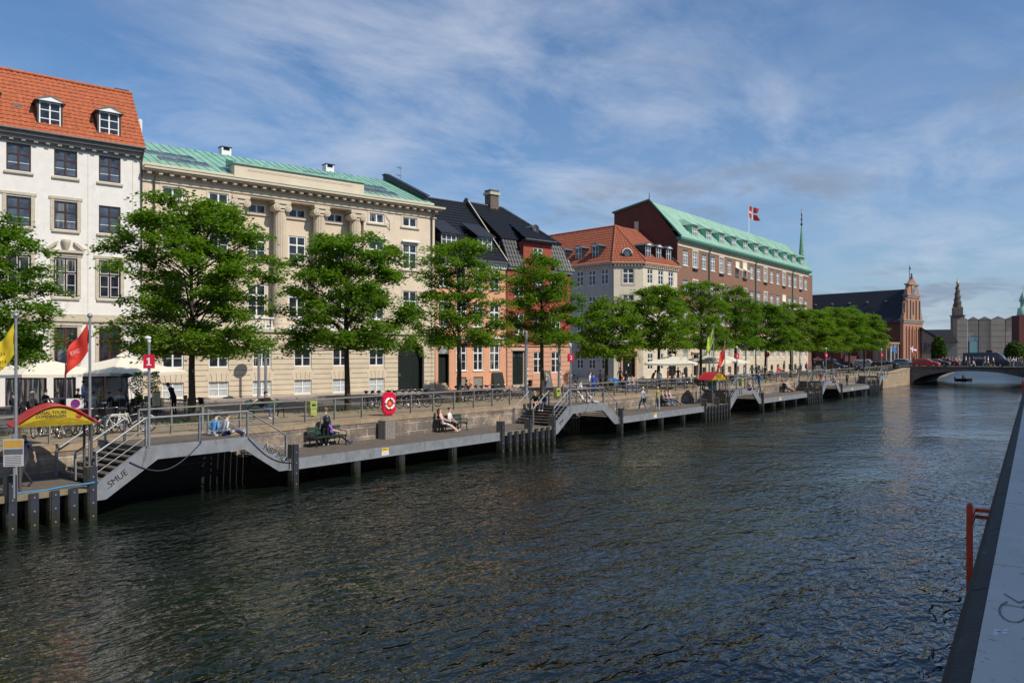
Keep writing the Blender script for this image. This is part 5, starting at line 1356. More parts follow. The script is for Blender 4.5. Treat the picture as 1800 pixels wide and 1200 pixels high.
# ------------------------------------------------------------------ trees
def tree_meshes(seed, H, R_, zb, npad, nleaf, ls=.15):
    rn = random.Random(seed); g = G(); tg = G()
    lean = rn.uniform(-.15, .15)
    tp = [(0, 0, 0), (.02, .01, 1), (lean * .4, .02, 2.3), (lean * .7, 0, zb), (lean, 0, zb + 1.5), (lean * .6, .05, H * .66), (lean * .3, 0, H * .85)]
    tg.tube(tp, [.21, .16, .14, .13, .10, .07, .03], bark, 9)
    pads = []
    for i in range(npad):
        f = (i + .5) / npad
        z = zb + .25 + (H - zb - .75) * (f ** .95)
        q = (z - zb) / (H - zb)
        prof = math.sin(min(1, q * 1.9 + .48) * PI / 2) if q < .3 else (1 - ((q - .3) / .7) ** 2.2) ** .6
        a = i * 2.399 + rn.uniform(-.5, .5); rr = R_ * prof * math.sqrt(rn.uniform(.08, 1)) * .88
        pads.append((rr * math.cos(a), rr * math.sin(a), z + rn.uniform(-.25, .3) - .05 * rr, rn.uniform(.65, 1.2) * (R_ / 3.8) ** .5))
    for i in range(npad // 5):
        a = i * 2.399 + 1; rr = R_ * rn.uniform(.35, .86); pads.append((rr * math.cos(a), rr * math.sin(a), zb + rn.uniform(-.05, .55), rn.uniform(.5, .85)))
    for (x, y, z, pr) in pads:
        # limb
        zz = max(zb - .1, z - .42 * math.hypot(x, y) - rn.uniform(.3, .8)); zz = min(zz, H * .8)
        b0 = Vector((lean * .6, 0, zz)); e = Vector((x, y, z - .1)); mdl = b0.lerp(e, .5) + Vector((rn.uniform(-.15, .15), rn.uniform(-.15, .15), rn.uniform(-.1, .25)))
        r0 = .014 + .011 * (e - b0).length
        tg.tube([b0, mdl, e], [r0, r0 * .65, .012], bark, 5, False)
        for _ in range(4):
            t = e + Vector((rn.gauss(0, .4) * pr, rn.gauss(0, .4) * pr, rn.uniform(0, .3))); tg.tube([mdl.lerp(e, rn.uniform(.3, .9)), t], [.014, .005], bark, 4, False)
        n = int(nleaf * pr * pr)
        # sub clumps inside the pad
        subs = [(rn.gauss(0, .42) * pr, rn.gauss(0, .42) * pr, rn.uniform(-.16, .28)) for _ in range(9)]
        for _ in range(n):
            s = rn.choice(subs); px = s[0] + rn.gauss(0, .22); py = s[1] + rn.gauss(0, .22); d = math.hypot(px, py)
            pz = s[2] + rn.gauss(0, .10) - .28 * d * d / (pr * pr) * .5
            c = Vector((x + px, y + py, z + pz))
            an = rn.uniform(0, 2 * PI); dip = rn.uniform(-.7, .35); L_ = ls * rn.uniform(.7, 1.4); Wd = L_ * rn.uniform(.28, .42)
            D = Vector((math.cos(an) * math.cos(dip), math.sin(an) * math.cos(dip), math.sin(dip))) * L_
            S = D.cross(Vector((rn.gauss(0, .5), rn.gauss(0, .5), 1))).normalized() * Wd
            g.add([c, c + D * .55 + S, c + D * 1.1, c + D * .55 - S], [(0, 1, 2, 3)], leaf)
    return tg.mesh('trunk'), g.mesh('crown')
VAR = [tree_meshes(11, 10.7, 4.3, 3.2, 90, 520, .145), tree_meshes(23, 9.9, 4.2, 3.5, 82, 500, .145), tree_meshes(37, 10.7, 3.5, 3.7, 72, 420, .155),
       tree_meshes(41, 10.6, 3.3, 3.9, 68, 420, .16), tree_meshes(53, 8.0, 3.3, 2.9, 64, 380, .17), tree_meshes(67, 9.9, 3.9, 3.9, 84, 320, .19)]
hs = {0: (0, 1.0), 1: (1, 1), 2: (2, 1), 3: (3, 1), 4: (4, 1), 5: (5, .98), 6: (2, 1.0), 7: (3, 1.0), 8: (5, .95), 9: (3, .93), 10: (5, .96), 11: (2, .95), 12: (3, 1.0), 13: (5, 1.0)}
lab = {-2: 'leafy street tree beyond the left edge of the boardwalk', -1: 'leafy street tree at the left edge in front of the white house', 0: 'large leafy street tree behind the number 1 sign, first full tree from the left',
       1: 'leafy street tree in front of the beige palace columns, right of the largest tree', 2: 'leafy street tree before the orange house, beside its doorway', 3: 'leafy street tree before the red house, left of the number 2 sign',
       4: 'lower leafy tree in front of the grey side street wall', 5: 'leafy street tree before the corner house door front', 6: 'leafy street tree left of the green and red flags', 7: 'leafy street tree behind the far red canopy'}
for k in range(-2, 14):
    x, y = 9.3 + 9.2 * k, 4.3
    v, s = hs.get(k, (0, 1.0)) if k >= 0 else ((0, 1), (1, .88))[k + 1 == 0]
    l = lab.get(k, 'leafy street tree in the far row before the brick office, %s from the bridge end' % ['sixth', 'fifth', 'fourth', 'third', 'second', 'first'][min(5, max(0, k - 8))])
    T = thing('street_tree', l, 'tree', (x, y, 2.2), k * 1.7 + .4, 'street trees along the promenade'); T.scale = (s, s, s)
    for nm, me in (('trunk', VAR[v][0]), ('crown', VAR[v][1])):
        o = bpy.data.objects.new(nm, me); COL.objects.link(o); o.parent = T

# ------------------------------------------------------------------ sky, sun, camera
world = bpy.data.worlds.new('World'); SC.world = world; world.use_nodes = True
nt = world.node_tree; bg = nt.nodes['Background']
SUN_EL = R(45); sun_dir = Vector((.048, -.999, 0)).normalized()
OX, OY, GX, GY = 1.3, 4.1, 6.4, 9.7
sky = N(nt, 'ShaderNodeTexSky'); sky.sky_type = 'NISHITA'; sky.sun_disc = False; sky.sun_elevation = SUN_EL; sky.sun_rotation = math.atan2(sun_dir.x, sun_dir.y)
sky.air_density = 1.0; sky.dust_density = .7; sky.ozone_density = 2.0; sky.altitude = 0
tc = N(nt, 'ShaderNodeTexCoord'); sp = N(nt, 'ShaderNodeSeparateXYZ'); nt.links.new(tc.outputs['Generated'], sp.inputs[0])
def M2(op, a, b_=None):
    n = N(nt, 'ShaderNodeMath', operation=op)
    for i, q in enumerate((a, b_)):
        if q is None: continue
        if isinstance(q, (int, float)): n.inputs[i].default_value = q
        else: nt.links.new(q, n.inputs[i])
    return n.outputs[0]
# clouds lie on a high flat sheet: project the direction onto it
den = M2('ADD', M2('MAXIMUM', sp.outputs[2], 0), .12)
cb = N(nt, 'ShaderNodeCombineXYZ'); nt.links.new(M2('DIVIDE', sp.outputs[0], den), cb.inputs[0]); nt.links.new(M2('DIVIDE', sp.outputs[1], den), cb.inputs[1])
def cl(scale, sx, sy, rz, det, p0, p1, dist=0, off=(0, 0, 0), rough=.6):
    mp = N(nt, 'ShaderNodeMapping'); mp.inputs['Scale'].default_value = (sx, sy, 1); mp.inputs['Rotation'].default_value = (0, 0, R(rz)); mp.inputs['Location'].default_value = off
    nt.links.new(cb.outputs[0], mp.inputs[0])
    n = N(nt, 'ShaderNodeTexNoise', i_Scale=scale, i_Detail=det, i_Roughness=rough, i_Distortion=dist); nt.links.new(mp.outputs[0], n.inputs['Vector'])
    return ramp(nt, n.outputs['Fac'], p0, p1)
thin = M2('MULTIPLY', cl(1.5, 1, 1.5, 20, 10, .40, .68, .35, (3.1, 1.2, 0), .64), cl(.42, 1, 1, 0, 3, .40, .56, 0, (OX, OY, 0)))
hazy = cl(.4, 1, 2.2, 15, 5, .35, .75, .4, (1.7, 5.2, 0))
grey = M2('MULTIPLY', cl(1.9, 1, 1.3, 0, 9, .47, .62, .3, (2.4, 9.1, 0), .62), cl(.6, 1, 1.0, 0, 2, .50, .60, 0, (GX, GY, 0)))
S_ = .098
def sc(r, g_, b_): return (r / S_, g_ / S_, b_ / S_)
tint = mixc(nt, 1.0, sky.outputs[0], (.62, .95, 1.22), 'MULTIPLY')
low = M2('POWER', M2('SUBTRACT', 1.0, M2('MAXIMUM', sp.outputs[2], 0)), 7.0)
c = mixc(nt, M2('MULTIPLY', low, .75), tint, sc(.46, .51, .61))
c = mixc(nt, M2('MULTIPLY', hazy, .25), c, sc(.34, .46, .68))
c = mixc(nt, M2('MULTIPLY', thin, .6), c, sc(.60, .66, .78))
c = mixc(nt, M2('MULTIPLY', grey, .7), c, sc(.24, .30, .41))
nt.links.new(c, bg.inputs[0]); bg.inputs[1].default_value = S_
sl_ = bpy.data.lights.new('sun', 'SUN'); sl_.energy = 4.3; sl_.angle = R(.6); sl_.color = (1, .93, .82)
so = bpy.data.objects.new('sun', sl_); COL.objects.link(so)
d = Vector((sun_dir.x * math.cos(SUN_EL), sun_dir.y * math.cos(SUN_EL), math.sin(SUN_EL)))
so.rotation_euler = d.to_track_quat('Z', 'Y').to_euler(); so.location = (0, -60, 60)
cam = bpy.data.cameras.new('camera'); co = bpy.data.objects.new('camera', cam); COL.objects.link(co); SC.camera = co
co.location = (CX, CY, H_EYE)
co.rotation_euler = Vector((FWD[0], FWD[1], 0)).to_track_quat('-Z', 'Y').to_euler()
cam.sensor_width = 36; cam.lens = 1380 / 1800 * 36; cam.shift_y = 20 / 1800; cam.clip_end = 6000; cam.clip_start = .05
SC.view_settings.view_transform = 'Standard'; SC.view_settings.look = 'None'; SC.view_settings.gamma = 1; SC.view_settings.exposure = 0
SC.cycles.max_bounces = 6; SC.cycles.diffuse_bounces = 3; SC.cycles.glossy_bounces = 3; SC.cycles.transmission_bounces = 4; SC.cycles.transparent_max_bounces = 4
# ------------------------------------------------------------------ people
def V3(*a): return Vector(a)
def skeleton(kind):
    """joints in metres; person faces -y, x is their left... returns dict"""
    j = dict(pel=V3(0, 0, .95), sp=V3(0, .0, 1.12), ch=V3(0, .0, 1.30), nb=V3(0, .01, 1.46), nk=V3(0, -.005, 1.53), hd=V3(0, -.02, 1.615), ht=V3(0, -.01, 1.70))
    for s, n in ((1, 'l'), (-1, 'r')):
        j['sh' + n] = V3(.175 * s, .01, 1.41); j['el' + n] = V3(.235 * s, .04, 1.13); j['wr' + n] = V3(.25 * s, -.03, .89)
        j['hp' + n] = V3(.09 * s, 0, .90); j['kn' + n] = V3(.10 * s, -.02, .50); j['an' + n] = V3(.105 * s, .03, .085)
    def mv(keys, d):
        for k in keys: j[k] = j[k] + Vector(d)
    up = ['pel', 'sp', 'ch', 'nb', 'nk', 'hd', 'ht', 'shl', 'shr', 'ell', 'elr', 'wrl', 'wrr', 'hpl', 'hpr']
    def lean(deg, about='pel', keys=None):
        M = Matrix.Rotation(R(deg), 3, 'X'); o = j[about].copy()
        for k in keys or ['sp', 'ch', 'nb', 'nk', 'hd', 'ht', 'shl', 'shr', 'ell', 'elr', 'wrl', 'wrr']: j[k] = M @ (j[k] - o) + o
    if kind == 'walk':
        j['knl'] = V3(.1, -.2, .55); j['anl'] = V3(.1, -.30, .11); j['knr'] = V3(-.1, .03, .49); j['anr'] = V3(-.1, .30, .14)
        j['ell'] = V3(.24, .10, 1.14); j['wrl'] = V3(.24, .16, .92); j['elr'] = V3(-.24, -.02, 1.14); j['wrr'] = V3(-.22, -.2, .95)
    if kind in ('sit', 'sitlean', 'sitlegs', 'sitarms'):
        mv(up, (0, 0, -.45))
        for s, n in ((1, 'l'), (-1, 'r')):
            if kind == 'sitlegs': j['kn' + n] = V3(.09 * s, -.42, .40); j['an' + n] = V3(.1 * s + .02, -.82, .09)
            else: j['kn' + n] = V3(.10 * s, -.43, .48); j['an' + n] = V3(.11 * s, -.42 - .06 * s, .085)
            j['wr' + n] = V3(.13 * s, -.28, .58); j['el' + n] = V3(.25 * s, -.05, .70)
        if kind == 'sitlean': lean(16); j['wrl'] = V3(.12, -.38, .62); j['wrr'] = V3(-.1, -.36, .64)
        if kind == 'sitlegs': lean(-14)
        if kind == 'sitarms':
            for s, n in ((1, 'l'), (-1, 'r')): j['el' + n] = V3(.42 * s, .12, .94); j['wr' + n] = V3(.64 * s, .10, .86)
    if kind == 'ground':      # seated on the floor, legs stretched
        mv(up, (0, 0, -.84))
        for s, n in ((1, 'l'), (-1, 'r')):
            j['kn' + n] = V3(.10 * s, -.42, .22 + .03 * s); j['an' + n] = V3(.1 * s, -.80, .07); j['el' + n] = V3(.26 * s, .06, .30); j['wr' + n] = V3(.16 * s, -.20, .26)
        lean(12)
    if kind == 'step':        # seated on a step, feet two steps down
        mv(up, (0, 0, -.84))
        for s, n in ((1, 'l'), (-1, 'r')):
            j['kn' + n] = V3(.11 * s, -.40, .22); j['an' + n] = V3(.10 * s, -.50, -.24); j['el' + n] = V3(.24 * s, -.16, .32); j['wr' + n] = V3(.07 * s, -.42, .36)
        lean(18)
    if kind == 'recline':
        mv(up, (0, 0, -.84)); lean(-42)
        for s, n in ((1, 'l'), (-1, 'r')):
            j['kn' + n] = V3(.11 * s, -.42, .06); j['an' + n] = V3(.10 * s, -.78, -.30); j['el' + n] = V3(.28 * s, .42, .26); j['wr' + n] = V3(.30 * s, .46, .05)
    if kind == 'bend':
        lean(28); lean(14, 'nb', ['nk', 'hd', 'ht']); j['wrl'] = V3(.2, -.42, .86); j['ell'] = V3(.25, -.22, 1.06)
    if kind == 'read':
        for s, n in ((1, 'l'), (-1, 'r')): j['el' + n] = V3(.22 * s, -.04, 1.12); j['wr' + n] = V3(.08 * s, -.28, 1.16)
        lean(12, 'nb', ['nk', 'hd', 'ht'])
    if kind == 'cycle':
        mv(up, (0, 0, .03)); lean(22)
        for s, n in ((1, 'l'), (-1, 'r')):
            j['kn' + n] = V3(.1 * s, -.34, .78 - .12 * s); j['an' + n] = V3(.1 * s, -.18, .38 - .14 * s); j['el' + n] = V3(.25 * s, -.36, 1.15); j['wr' + n] = V3(.22 * s, -.58, 1.04)
    if kind == 'row':
        mv(up, (0, 0, -.6)); lean(14)
        for s, n in ((1, 'l'), (-1, 'r')): j['kn' + n] = V3(.12 * s, -.4, .45); j['an' + n] = V3(.1 * s, -.55, .1); j['el' + n] = V3(.26 * s, -.2, .75); j['wr' + n] = V3(.25 * s, -.45, .72)
    return j

BODY = {}
def body_mesh(kind, sleeve, female):
    key = (kind, sleeve, female)
    if key in BODY: return BODY[key]
    j = skeleton(kind); bm = bmesh.new(); sl = bm.verts.layers.skin.verify(); tagd = []
    def vt(p, r, parent=None, root=False):
        v = bm.verts.new(p); v[sl].radius = r if isinstance(r, tuple) else (r, r); v[sl].use_root = root
        if parent is not None: bm.edges.new((parent, v))
        return v
    k = .92 if female else 1
    pel = vt(j['pel'], (.15, .105), root=True); sp = vt(j['sp'], (.128 * k, .098), pel); ch = vt(j['ch'], (.158 * k, .112), sp); nb = vt(j['nb'], (.085, .075), ch)
    nk = vt(j['nk'], .052, nb); hd = vt(j['hd'], (.078, .095), nk); ht = vt(j['ht'], (.072, .085), hd)
    fdir = (j['ht'] - j['nk']).normalized(); fwd = Vector((0, -1, 0)); fwd = (fwd - fdir * fwd.dot(fdir)).normalized()
    nose = vt(j['hd'] + fwd * .108 - fdir * .005, .012, hd)
    for s, n in ((1, 'l'), (-1, 'r')):
        sh = vt(j['sh' + n], .06 * k, ch); el = vt(j['el' + n], .042 * k, sh); wr = vt(j['wr' + n], (.026, .03), el)
        d = (j['wr' + n] - j['el' + n]).normalized(); sd = d.cross(Vector((1, 0, 0))); sd = sd.normalized() if sd.length > .1 else Vector((0, 0, 1))
        pm = vt(j['wr' + n] + d * .07, (.034, .018), wr)
        for q in range(4):
            o = sd * (.024 - .016 * q); L = (.062, .075, .078, .058)[q]
            a = vt(pm.co + o + d * .03, .009, pm); vt(a.co + d * L * .6 + fwd * .012, .0075, a)
        th = vt(j['wr' + n] + d * .04 + sd * .035 + fwd * .01, .010, wr); vt(th.co + d * .035 + sd * .012, .008, th)
        hp = vt(j['hp' + n], .092, pel); kn = vt(j['kn' + n], .058, hp); an = vt(j['an' + n], .040, kn)
        leg = (j['an' + n] - j['kn' + n]).normalized(); ft = Vector((0, -1, 0)); ft = (ft - leg * ft.dot(leg)).normalized() if abs(leg.y) < .95 else Vector((0, 0, 1))
        hl = vt(j['an' + n] + leg * .045 - ft * .02, .036, an); mid = vt(hl.co + ft * .11, (.040, .030), hl); vt(mid.co + ft * .08, (.034, .022), mid)
    me = bpy.data.meshes.new('sk'); bm.to_mesh(me); bm.free()
    o = bpy.data.objects.new('sk', me); COL.objects.link(o)
    m = o.modifiers.new('s', 'SKIN'); m.use_smooth_shade = True; m.branch_smoothing = .3
    m2 = o.modifiers.new('d', 'SUBSURF'); m2.levels = 1; m2.render_levels = 1
    bpy.context.view_layer.update()
    em = bpy.data.meshes.new_from_object(o.evaluated_get(bpy.context.evaluated_depsgraph_get()))
    bpy.data.objects.remove(o)
    # colour regions: nearest bone decides
    segs = [(j['pel'], j['sp'], 1), (j['sp'], j['ch'], 1), (j['ch'], j['nb'], 1), (j['nk'], j['hd'], 0), (j['hd'], j['ht'], 0), (j['hd'], j['hd'] + fwd * .1, 0)]
    for n in 'lr':
        segs += [(j['ch'], j['sh' + n], 1), (j['sh' + n], j['el' + n], 1), (j['el' + n], j['wr' + n], 1 if sleeve else 0), (j['wr' + n], j['wr' + n] + (j['wr' + n] - j['el' + n]).normalized() * .2, 0),
                 (j['pel'] - Vector((0, 0, .04)), j['hp' + n], 2), (j['hp' + n], j['kn' + n], 2), (j['kn' + n], j['an' + n], 3), (j['an' + n], j['an' + n] + Vector((0, -.2, -.03)), 4)]
    segs.append((j['nb'] + Vector((0, 0, .02)), j['nk'], 0))
    def dist(p, a, b):
        ab = b - a; t = max(0, min(1, (p - a).dot(ab) / max(ab.length_squared, 1e-9))); return (p - (a + ab * t)).length
    idx = []
    for f in em.polygons:
        c = f.center; idx.append(min(segs, key=lambda s: dist(c, s[0], s[1]) + (.02 if s[2] == 0 and s[0] == j['nb'] else 0))[2])
    for _ in range(5): em.materials.append(None)
    em.polygons.foreach_set('material_index', idx); em.polygons.foreach_set('use_smooth', [True] * len(em.polygons)); em.update()
    BODY[key] = (em, j, fwd, fdir); return BODY[key]

CLR = {}
def cloth(c, rough=.85):
    k = tuple(round(x, 3) for x in c)
    if k not in CLR: CLR[k] = plain('fabric_%d' % len(CLR), c, rough, var=.12, scale=14, bump=.2, bscale=40)
    return CLR[k]
SK = [(.62, .40, .30), (.50, .32, .23), (.70, .46, .36)]
HAIR = dict(blond=(.50, .34, .14), dark=(.02, .014, .01), brown=(.09, .05, .028), white=(.62, .60, .56), ginger=(.30, .11, .04), bald=None, cap=(.72, .62, .05))
def person(label, pose, loc, face, top, bottom=(.03, .04, .08), shoe=(.05, .05, .05), hair='brown', female=False, sleeve=True, legs=True, skin=0, h=1.0, long=False, group=None):
    """face: direction in degrees the person looks at in plan (0 = +x, -90 = towards the canal)"""
    em, j, fwd, fdir = body_mesh(pose, sleeve, female)
    me = em.copy(); s = cloth(SK[skin], .6)
    for i, m in enumerate((s, cloth(top), cloth(bottom), cloth(bottom) if legs else s, cloth(shoe))): me.materials[i] = m
    o = bpy.data.objects.new('person', me); COL.objects.link(o)
    tag(o, label, 'person', group, loc, R(face + 90)); o.scale = (h, h, h)
    g = G(); hc = j['hd'].lerp(j['ht'], .55)
    if HAIR[hair]:
        hm = cloth(HAIR[hair], .6)
        c = hc - fwd * .016 + fdir * .016
        vs = []; fs = []; n = 12; rings = 7; side = fdir.cross(fwd).normalized()
        for i in range(rings + 1):
            ph = (PI * .62) * i / rings
            for k in range(n):
                t = 2 * PI * k / n; q = (math.cos(t) * .091 * math.sin(ph)); w = math.sin(t) * .112 * math.sin(ph)
                front = max(0, math.sin(t)); cut = 1 - .45 * front * (i / rings) ** 2
                vs.append(c + side * q + fwd * w * cut * 1.0 + fdir * .105 * math.cos(ph) + fdir * (.06 * front * (i / rings) ** 2))
        for i in range(rings):
            for k in range(n): k2 = (k + 1) % n; fs.append((i * n + k, (i + 1) * n + k, (i + 1) * n + k2, i * n + k2))
        g.add(vs, fs, hm, True)
        if long: g.tube([c - fwd * .05 + fdir * .03, c - fwd * .09 - fdir * .08, c - fwd * .09 - fdir * .22, c - fwd * .08 - fdir * .33], [.07, .085, .075, .03], hm, 9)
        ho = g.build('hair' if hair != 'cap' else 'cap', o)
    e = G(); side = fdir.cross(fwd).normalized()
    for q in (-.03, .03): e.sphere(hc * 1 + fwd * .083 + side * q - fdir * .035, .009, black_metal, 6)
    e.build('eyes', o)
    e = G(); e.box(-.02, .02, -.003, .003, -.003, .003, cloth((.4, .12, .1))); mo = e.build('mouth', o); mo.location = j['hd'] + fwd * .088 - fdir * .04
    return o

def P(label, pose, u, v, z, face, top, *a, **k):
    return person(label, pose, at(u, v, z), face, top, *a, **k)
def deck_at(u, v): return at(u, v, DK)

# ------------------------------------------------------------------ prop makers
def bench(loc, rz, label):
    T = thing('park_bench', label, 'bench', loc, rz, 'dark green quayside benches')
    g = G()
    for k in range(3): g.box(-.95, .95, -.22 + k * .15, -.09 + k * .15, .42, .46, green_bench)
    g.build('seat', T)
    g = G()
    for k in range(2): g.obox((0, .27 + .04 * k, .62 + .19 * k), (1.9, .035, .16), green_bench, rx=R(-14))
    g.build('backrest', T)
    for x in (-.85, .85):
        g = G(); m = black_metal
        g.tube([(x, -.26, 0), (x, -.22, .22), (x, -.22, .40)], [.035, .025, .03], m, 7); g.tube([(x, .30, 0), (x, .22, .25), (x, .26, .5), (x, .33, .92)], [.035, .025, .025, .018], m, 7)
        g.tube([(x, -.26, .40), (x, .24, .40)], .025, m, 6); g.tube([(x, .27, .62), (x, .0, .66), (x, -.22, .65), (x, -.28, .58), (x, -.24, .45)], .022, m, 7); g.build('side_frame', T)
    return T

BIKE = None
def bike_proto(name, label, frame_c, fender=None, basket=False):
    T = thing(name, label, 'bicycle', (0, 0, 0), 0); f = plain('bike_' + name + '_%s' % (round(frame_c[0] * 100)), frame_c, .35); fr_x, re_x, r = .56, -.52, .34
    for x in (re_x, fr_x):
        g = G(); g.torus((x, 0, r), r - .02, .019, rubber, 'y', 26, 6); g.torus((x, 0, r), r - .045, .009, chrome, 'y', 24, 4); g.lathe([(.03, -.04), (.03, .04)], chrome, 8, (x, 0, r), 'y')
        for k in range(12):
            a = PI * 2 * k / 12; g.tube([(x, 0, r), (x + math.cos(a) * (r - .05), 0, r + math.sin(a) * (r - .05))], .0035, chrome, 4, False)
        g.build('wheel', T)
        g = G(); a0, a1 = (.15 * PI, .95 * PI) if x < 0 else (.25 * PI, .85 * PI); g.torus((x, 0, r), r + .02, .022, fender or f, 'y', 14, 5, a0, a1); g.build('mudguard', T)
    g = G(); bb = (-.08, 0, .30); hd1 = (.36, 0, .78); hd0 = (.40, 0, .62); st = (-.22, 0, .68)
    for a, b, q in ((bb, hd0, .018), (st, hd1, .017), (bb, (-.25, 0, .82), .017), (bb, (re_x, 0, r), .012), (st, (re_x, 0, r), .010), ((.33, 0, .92), (.43, 0, .52), .019), ((.43, 0, .52), (fr_x, 0, r), .015)): g.tube([a, b], q, f, 7)
    g.tube([(re_x - .2, 0, .74), (-.25, 0, .74)], .03, f, 4); g.tube([(re_x, .05, r), (re_x - .05, .05, .74)], .006, f, 4); g.build('frame', T)
    g = G(); g.tube([(.33, 0, .92), (.31, 0, 1.05)], .013, chrome, 6); g.tube([(.12, -.3, 1.04), (.24, -.24, 1.07), (.33, -.06, 1.05), (.33, .06, 1.05), (.24, .24, 1.07), (.12, .3, 1.04)], .012, chrome, 7)
    for s in (-1, 1): g.tube([(.2, s * .265, 1.06), (.06, s * .31, 1.03)], .018, rubber, 7)
    g.build('handlebar', T)
    g = G(); g.tube([(-.42, 0, .95), (-.32, 0, .97), (-.14, 0, .95)], [.09, .085, .025], rubber, 8); g.tube([(-.25, 0, .82), (-.27, 0, .94)], .012, chrome, 6); g.build('saddle', T)
    g = G(); g.lathe([(.09, -.02), (.09, .02)], black_metal, 14, (bb[0], -.05, bb[2]), 'y'); g.tube([(bb[0], -.08, bb[2]), (bb[0] + .12, -.08, bb[2] - .12)], .012, chrome, 5); g.tube([(bb[0], .08, bb[2]), (bb[0] - .12, .08, bb[2] + .12)], .012, chrome, 5)
    for s, dx, dz in ((-1, .12, -.12), (1, -.12, .12)): g.box(bb[0] + dx - .045, bb[0] + dx + .045, s * .08 - .05 + s * .05, s * .08 + .05 + s * .05, bb[2] + dz - .012, bb[2] + dz + .012, rubber)
    g.build('crank', T)
    if basket: g = G(); g.prism([(.40, .80), (.72, .80), (.76, 1.04), (.38, 1.04)], -.17, .17, black_metal); g.build('basket', T)
    return T

def chair_proto():
    T = thing('cafe_chair', 'black cafe chair with metal legs', 'chair', (0, 0, 0), 0)
    g = G(); g.box(-.22, .22, -.22, .22, .43, .46, black_metal); g.build('seat', T); g = G(); g.obox((0, .23, .70), (.42, .025, .36), black_metal, rx=R(-8)); g.build('backrest', T)
    for x in (-.2, .2):
        for y in (-.2, .2): g = G(); g.tube([(x * 1.1, y * 1.15, 0), (x, y, .44)], .012, chrome, 5); g.build('leg', T)
        g = G(); g.tube([(x, .2, .44), (x, .27, .88)], .012, chrome, 5); g.tube([(x, -.15, .44), (x * 1.1, -.15, .66), (x * 1.1, .22, .66)], .012, chrome, 5); g.build('arm', T)
    return T
def table_proto():
    T = thing('cafe_table', 'small square cafe table', 'table', (0, 0, 0), 0)
    g = G(); g.box(-.38, .38, -.38, .38, .70, .74, deckwood); g.build('table_top', T); g = G(); g.tube([(0, 0, 0), (0, 0, .7)], .03, black_metal, 8); g.lathe([(.25, 0), (.22, .03), (.03, .05)], black_metal, 12); g.build('leg', T)
    return T
def parasol(loc, w, hp, he, m, label, rz=0, group='pale cafe parasols', n=4, mats=None):
    T = thing('parasol', label, 'parasol', loc, rz, group); g = G(); vs = []; rad = w / 2 * (1.414 if n == 4 else 1)
    seg = 6; rings = []
    for r_ in range(seg + 1):
        f = r_ / seg; ring = []
        for k in range(n):
            for q in range(4):
                a0 = 2 * PI * (k + .5) / n; a1 = 2 * PI * (k + 1.5) / n; p0 = Vector((math.cos(a0), math.sin(a0), 0)) * rad; p1 = Vector((math.cos(a1), math.sin(a1), 0)) * rad
                p = p0.lerp(p1, q / 4) * max(f, .02); sag = -.06 * math.sin(PI * q / 4) * f
                ring.append((p.x, p.y, hp + (he - hp) * (f ** .93) + sag))
        rings.append(ring)
    N_ = n * 4
    for r_ in range(seg):
        for k in range(N_):
            mm = m if not mats else mats[(k // 2 + (r_ > 3)) % len(mats)]
            g.add([rings[r_][k], rings[r_ + 1][k], rings[r_ + 1][(k + 1) % N_], rings[r_][(k + 1) % N_]], [(0, 1, 2, 3)], mm)
    if n == 4:
        for k in range(N_):
            a, b = rings[-1][k], rings[-1][(k + 1) % N_]; g.add([a, b, (b[0], b[1], b[2] - .16), (a[0], a[1], a[2] - .16)], [(0, 1, 2, 3)], m if not mats else mats[0])
        g.lathe([(.35, hp - .02), (.3, hp + .06), (.05, hp + .16)], m, 4)
    g.build('canopy', T); g = G(); g.tube([(0, 0, 0), (0, 0, hp + .1)], .035, pipe_metal, 8); g.build('pole', T); g = G(); g.lathe([(.32, 0), (.3, .09), (.05, .11)], lead, 12)
    g.build('base', T); g = G()
    for k in range(n * 2):
        a = PI * k / n; g.tube([(0, 0, he - .15), (math.cos(a) * w * .33, math.sin(a) * w * .33, hp + (he - hp) * .66 - .05)], .012, pipe_metal, 5)
    g.build('ribs', T); return T
def street_lamp(loc, label, h=3.85):
    T = thing('street_lamp', label, 'lamp', loc, 0, 'bowl topped street lamps'); g = G(); g.tube([(0, 0, 0), (0, 0, .9), (0, 0, h - .3)], [.13, .10, .09], steel, 10); g.build('pole', T)
    g = G(); g.lathe([(.09, h - .32), (.16, h - .28), (.28, h - .12), (.36, h), (.37, h + .03)], plain('lamp_glass', (.35, .37, .36), .2), 16); g.build('lamp_bowl', T)
    g = G(); g.lathe([(.47, h + .03), (.47, h + .07), (.2, h + .1)], lead, 18)
    for k in range(4): a = PI / 2 * k + .4; g.tube([(.08 * math.cos(a), .08 * math.sin(a), h - .34), (.40 * math.cos(a), .40 * math.sin(a), h + .04)], .012, lead, 5)
    g.build('lamp_cap', T); return T
def round_sign(loc, zc, r, face, back, label, rz):
    T = thing('round_sign', label, 'sign', loc, rz, 'round road signs'); g = G(); g.tube([(0, .03, 0), (0, .03, zc + r)], .03, steel, 8); g.build('pole', T)
    g = G(); g.lathe([(r, -.012), (r, .012)], back, 28, (0, 0, zc), 'y'); g.torus((0, -.0, zc), r, .016, steel, 'y', 28, 5); g.lathe([(r * .93, -.016), (r * .93, -.0125)], face, 28, (0, 0, zc), 'y'); g.build('disc', T); return T
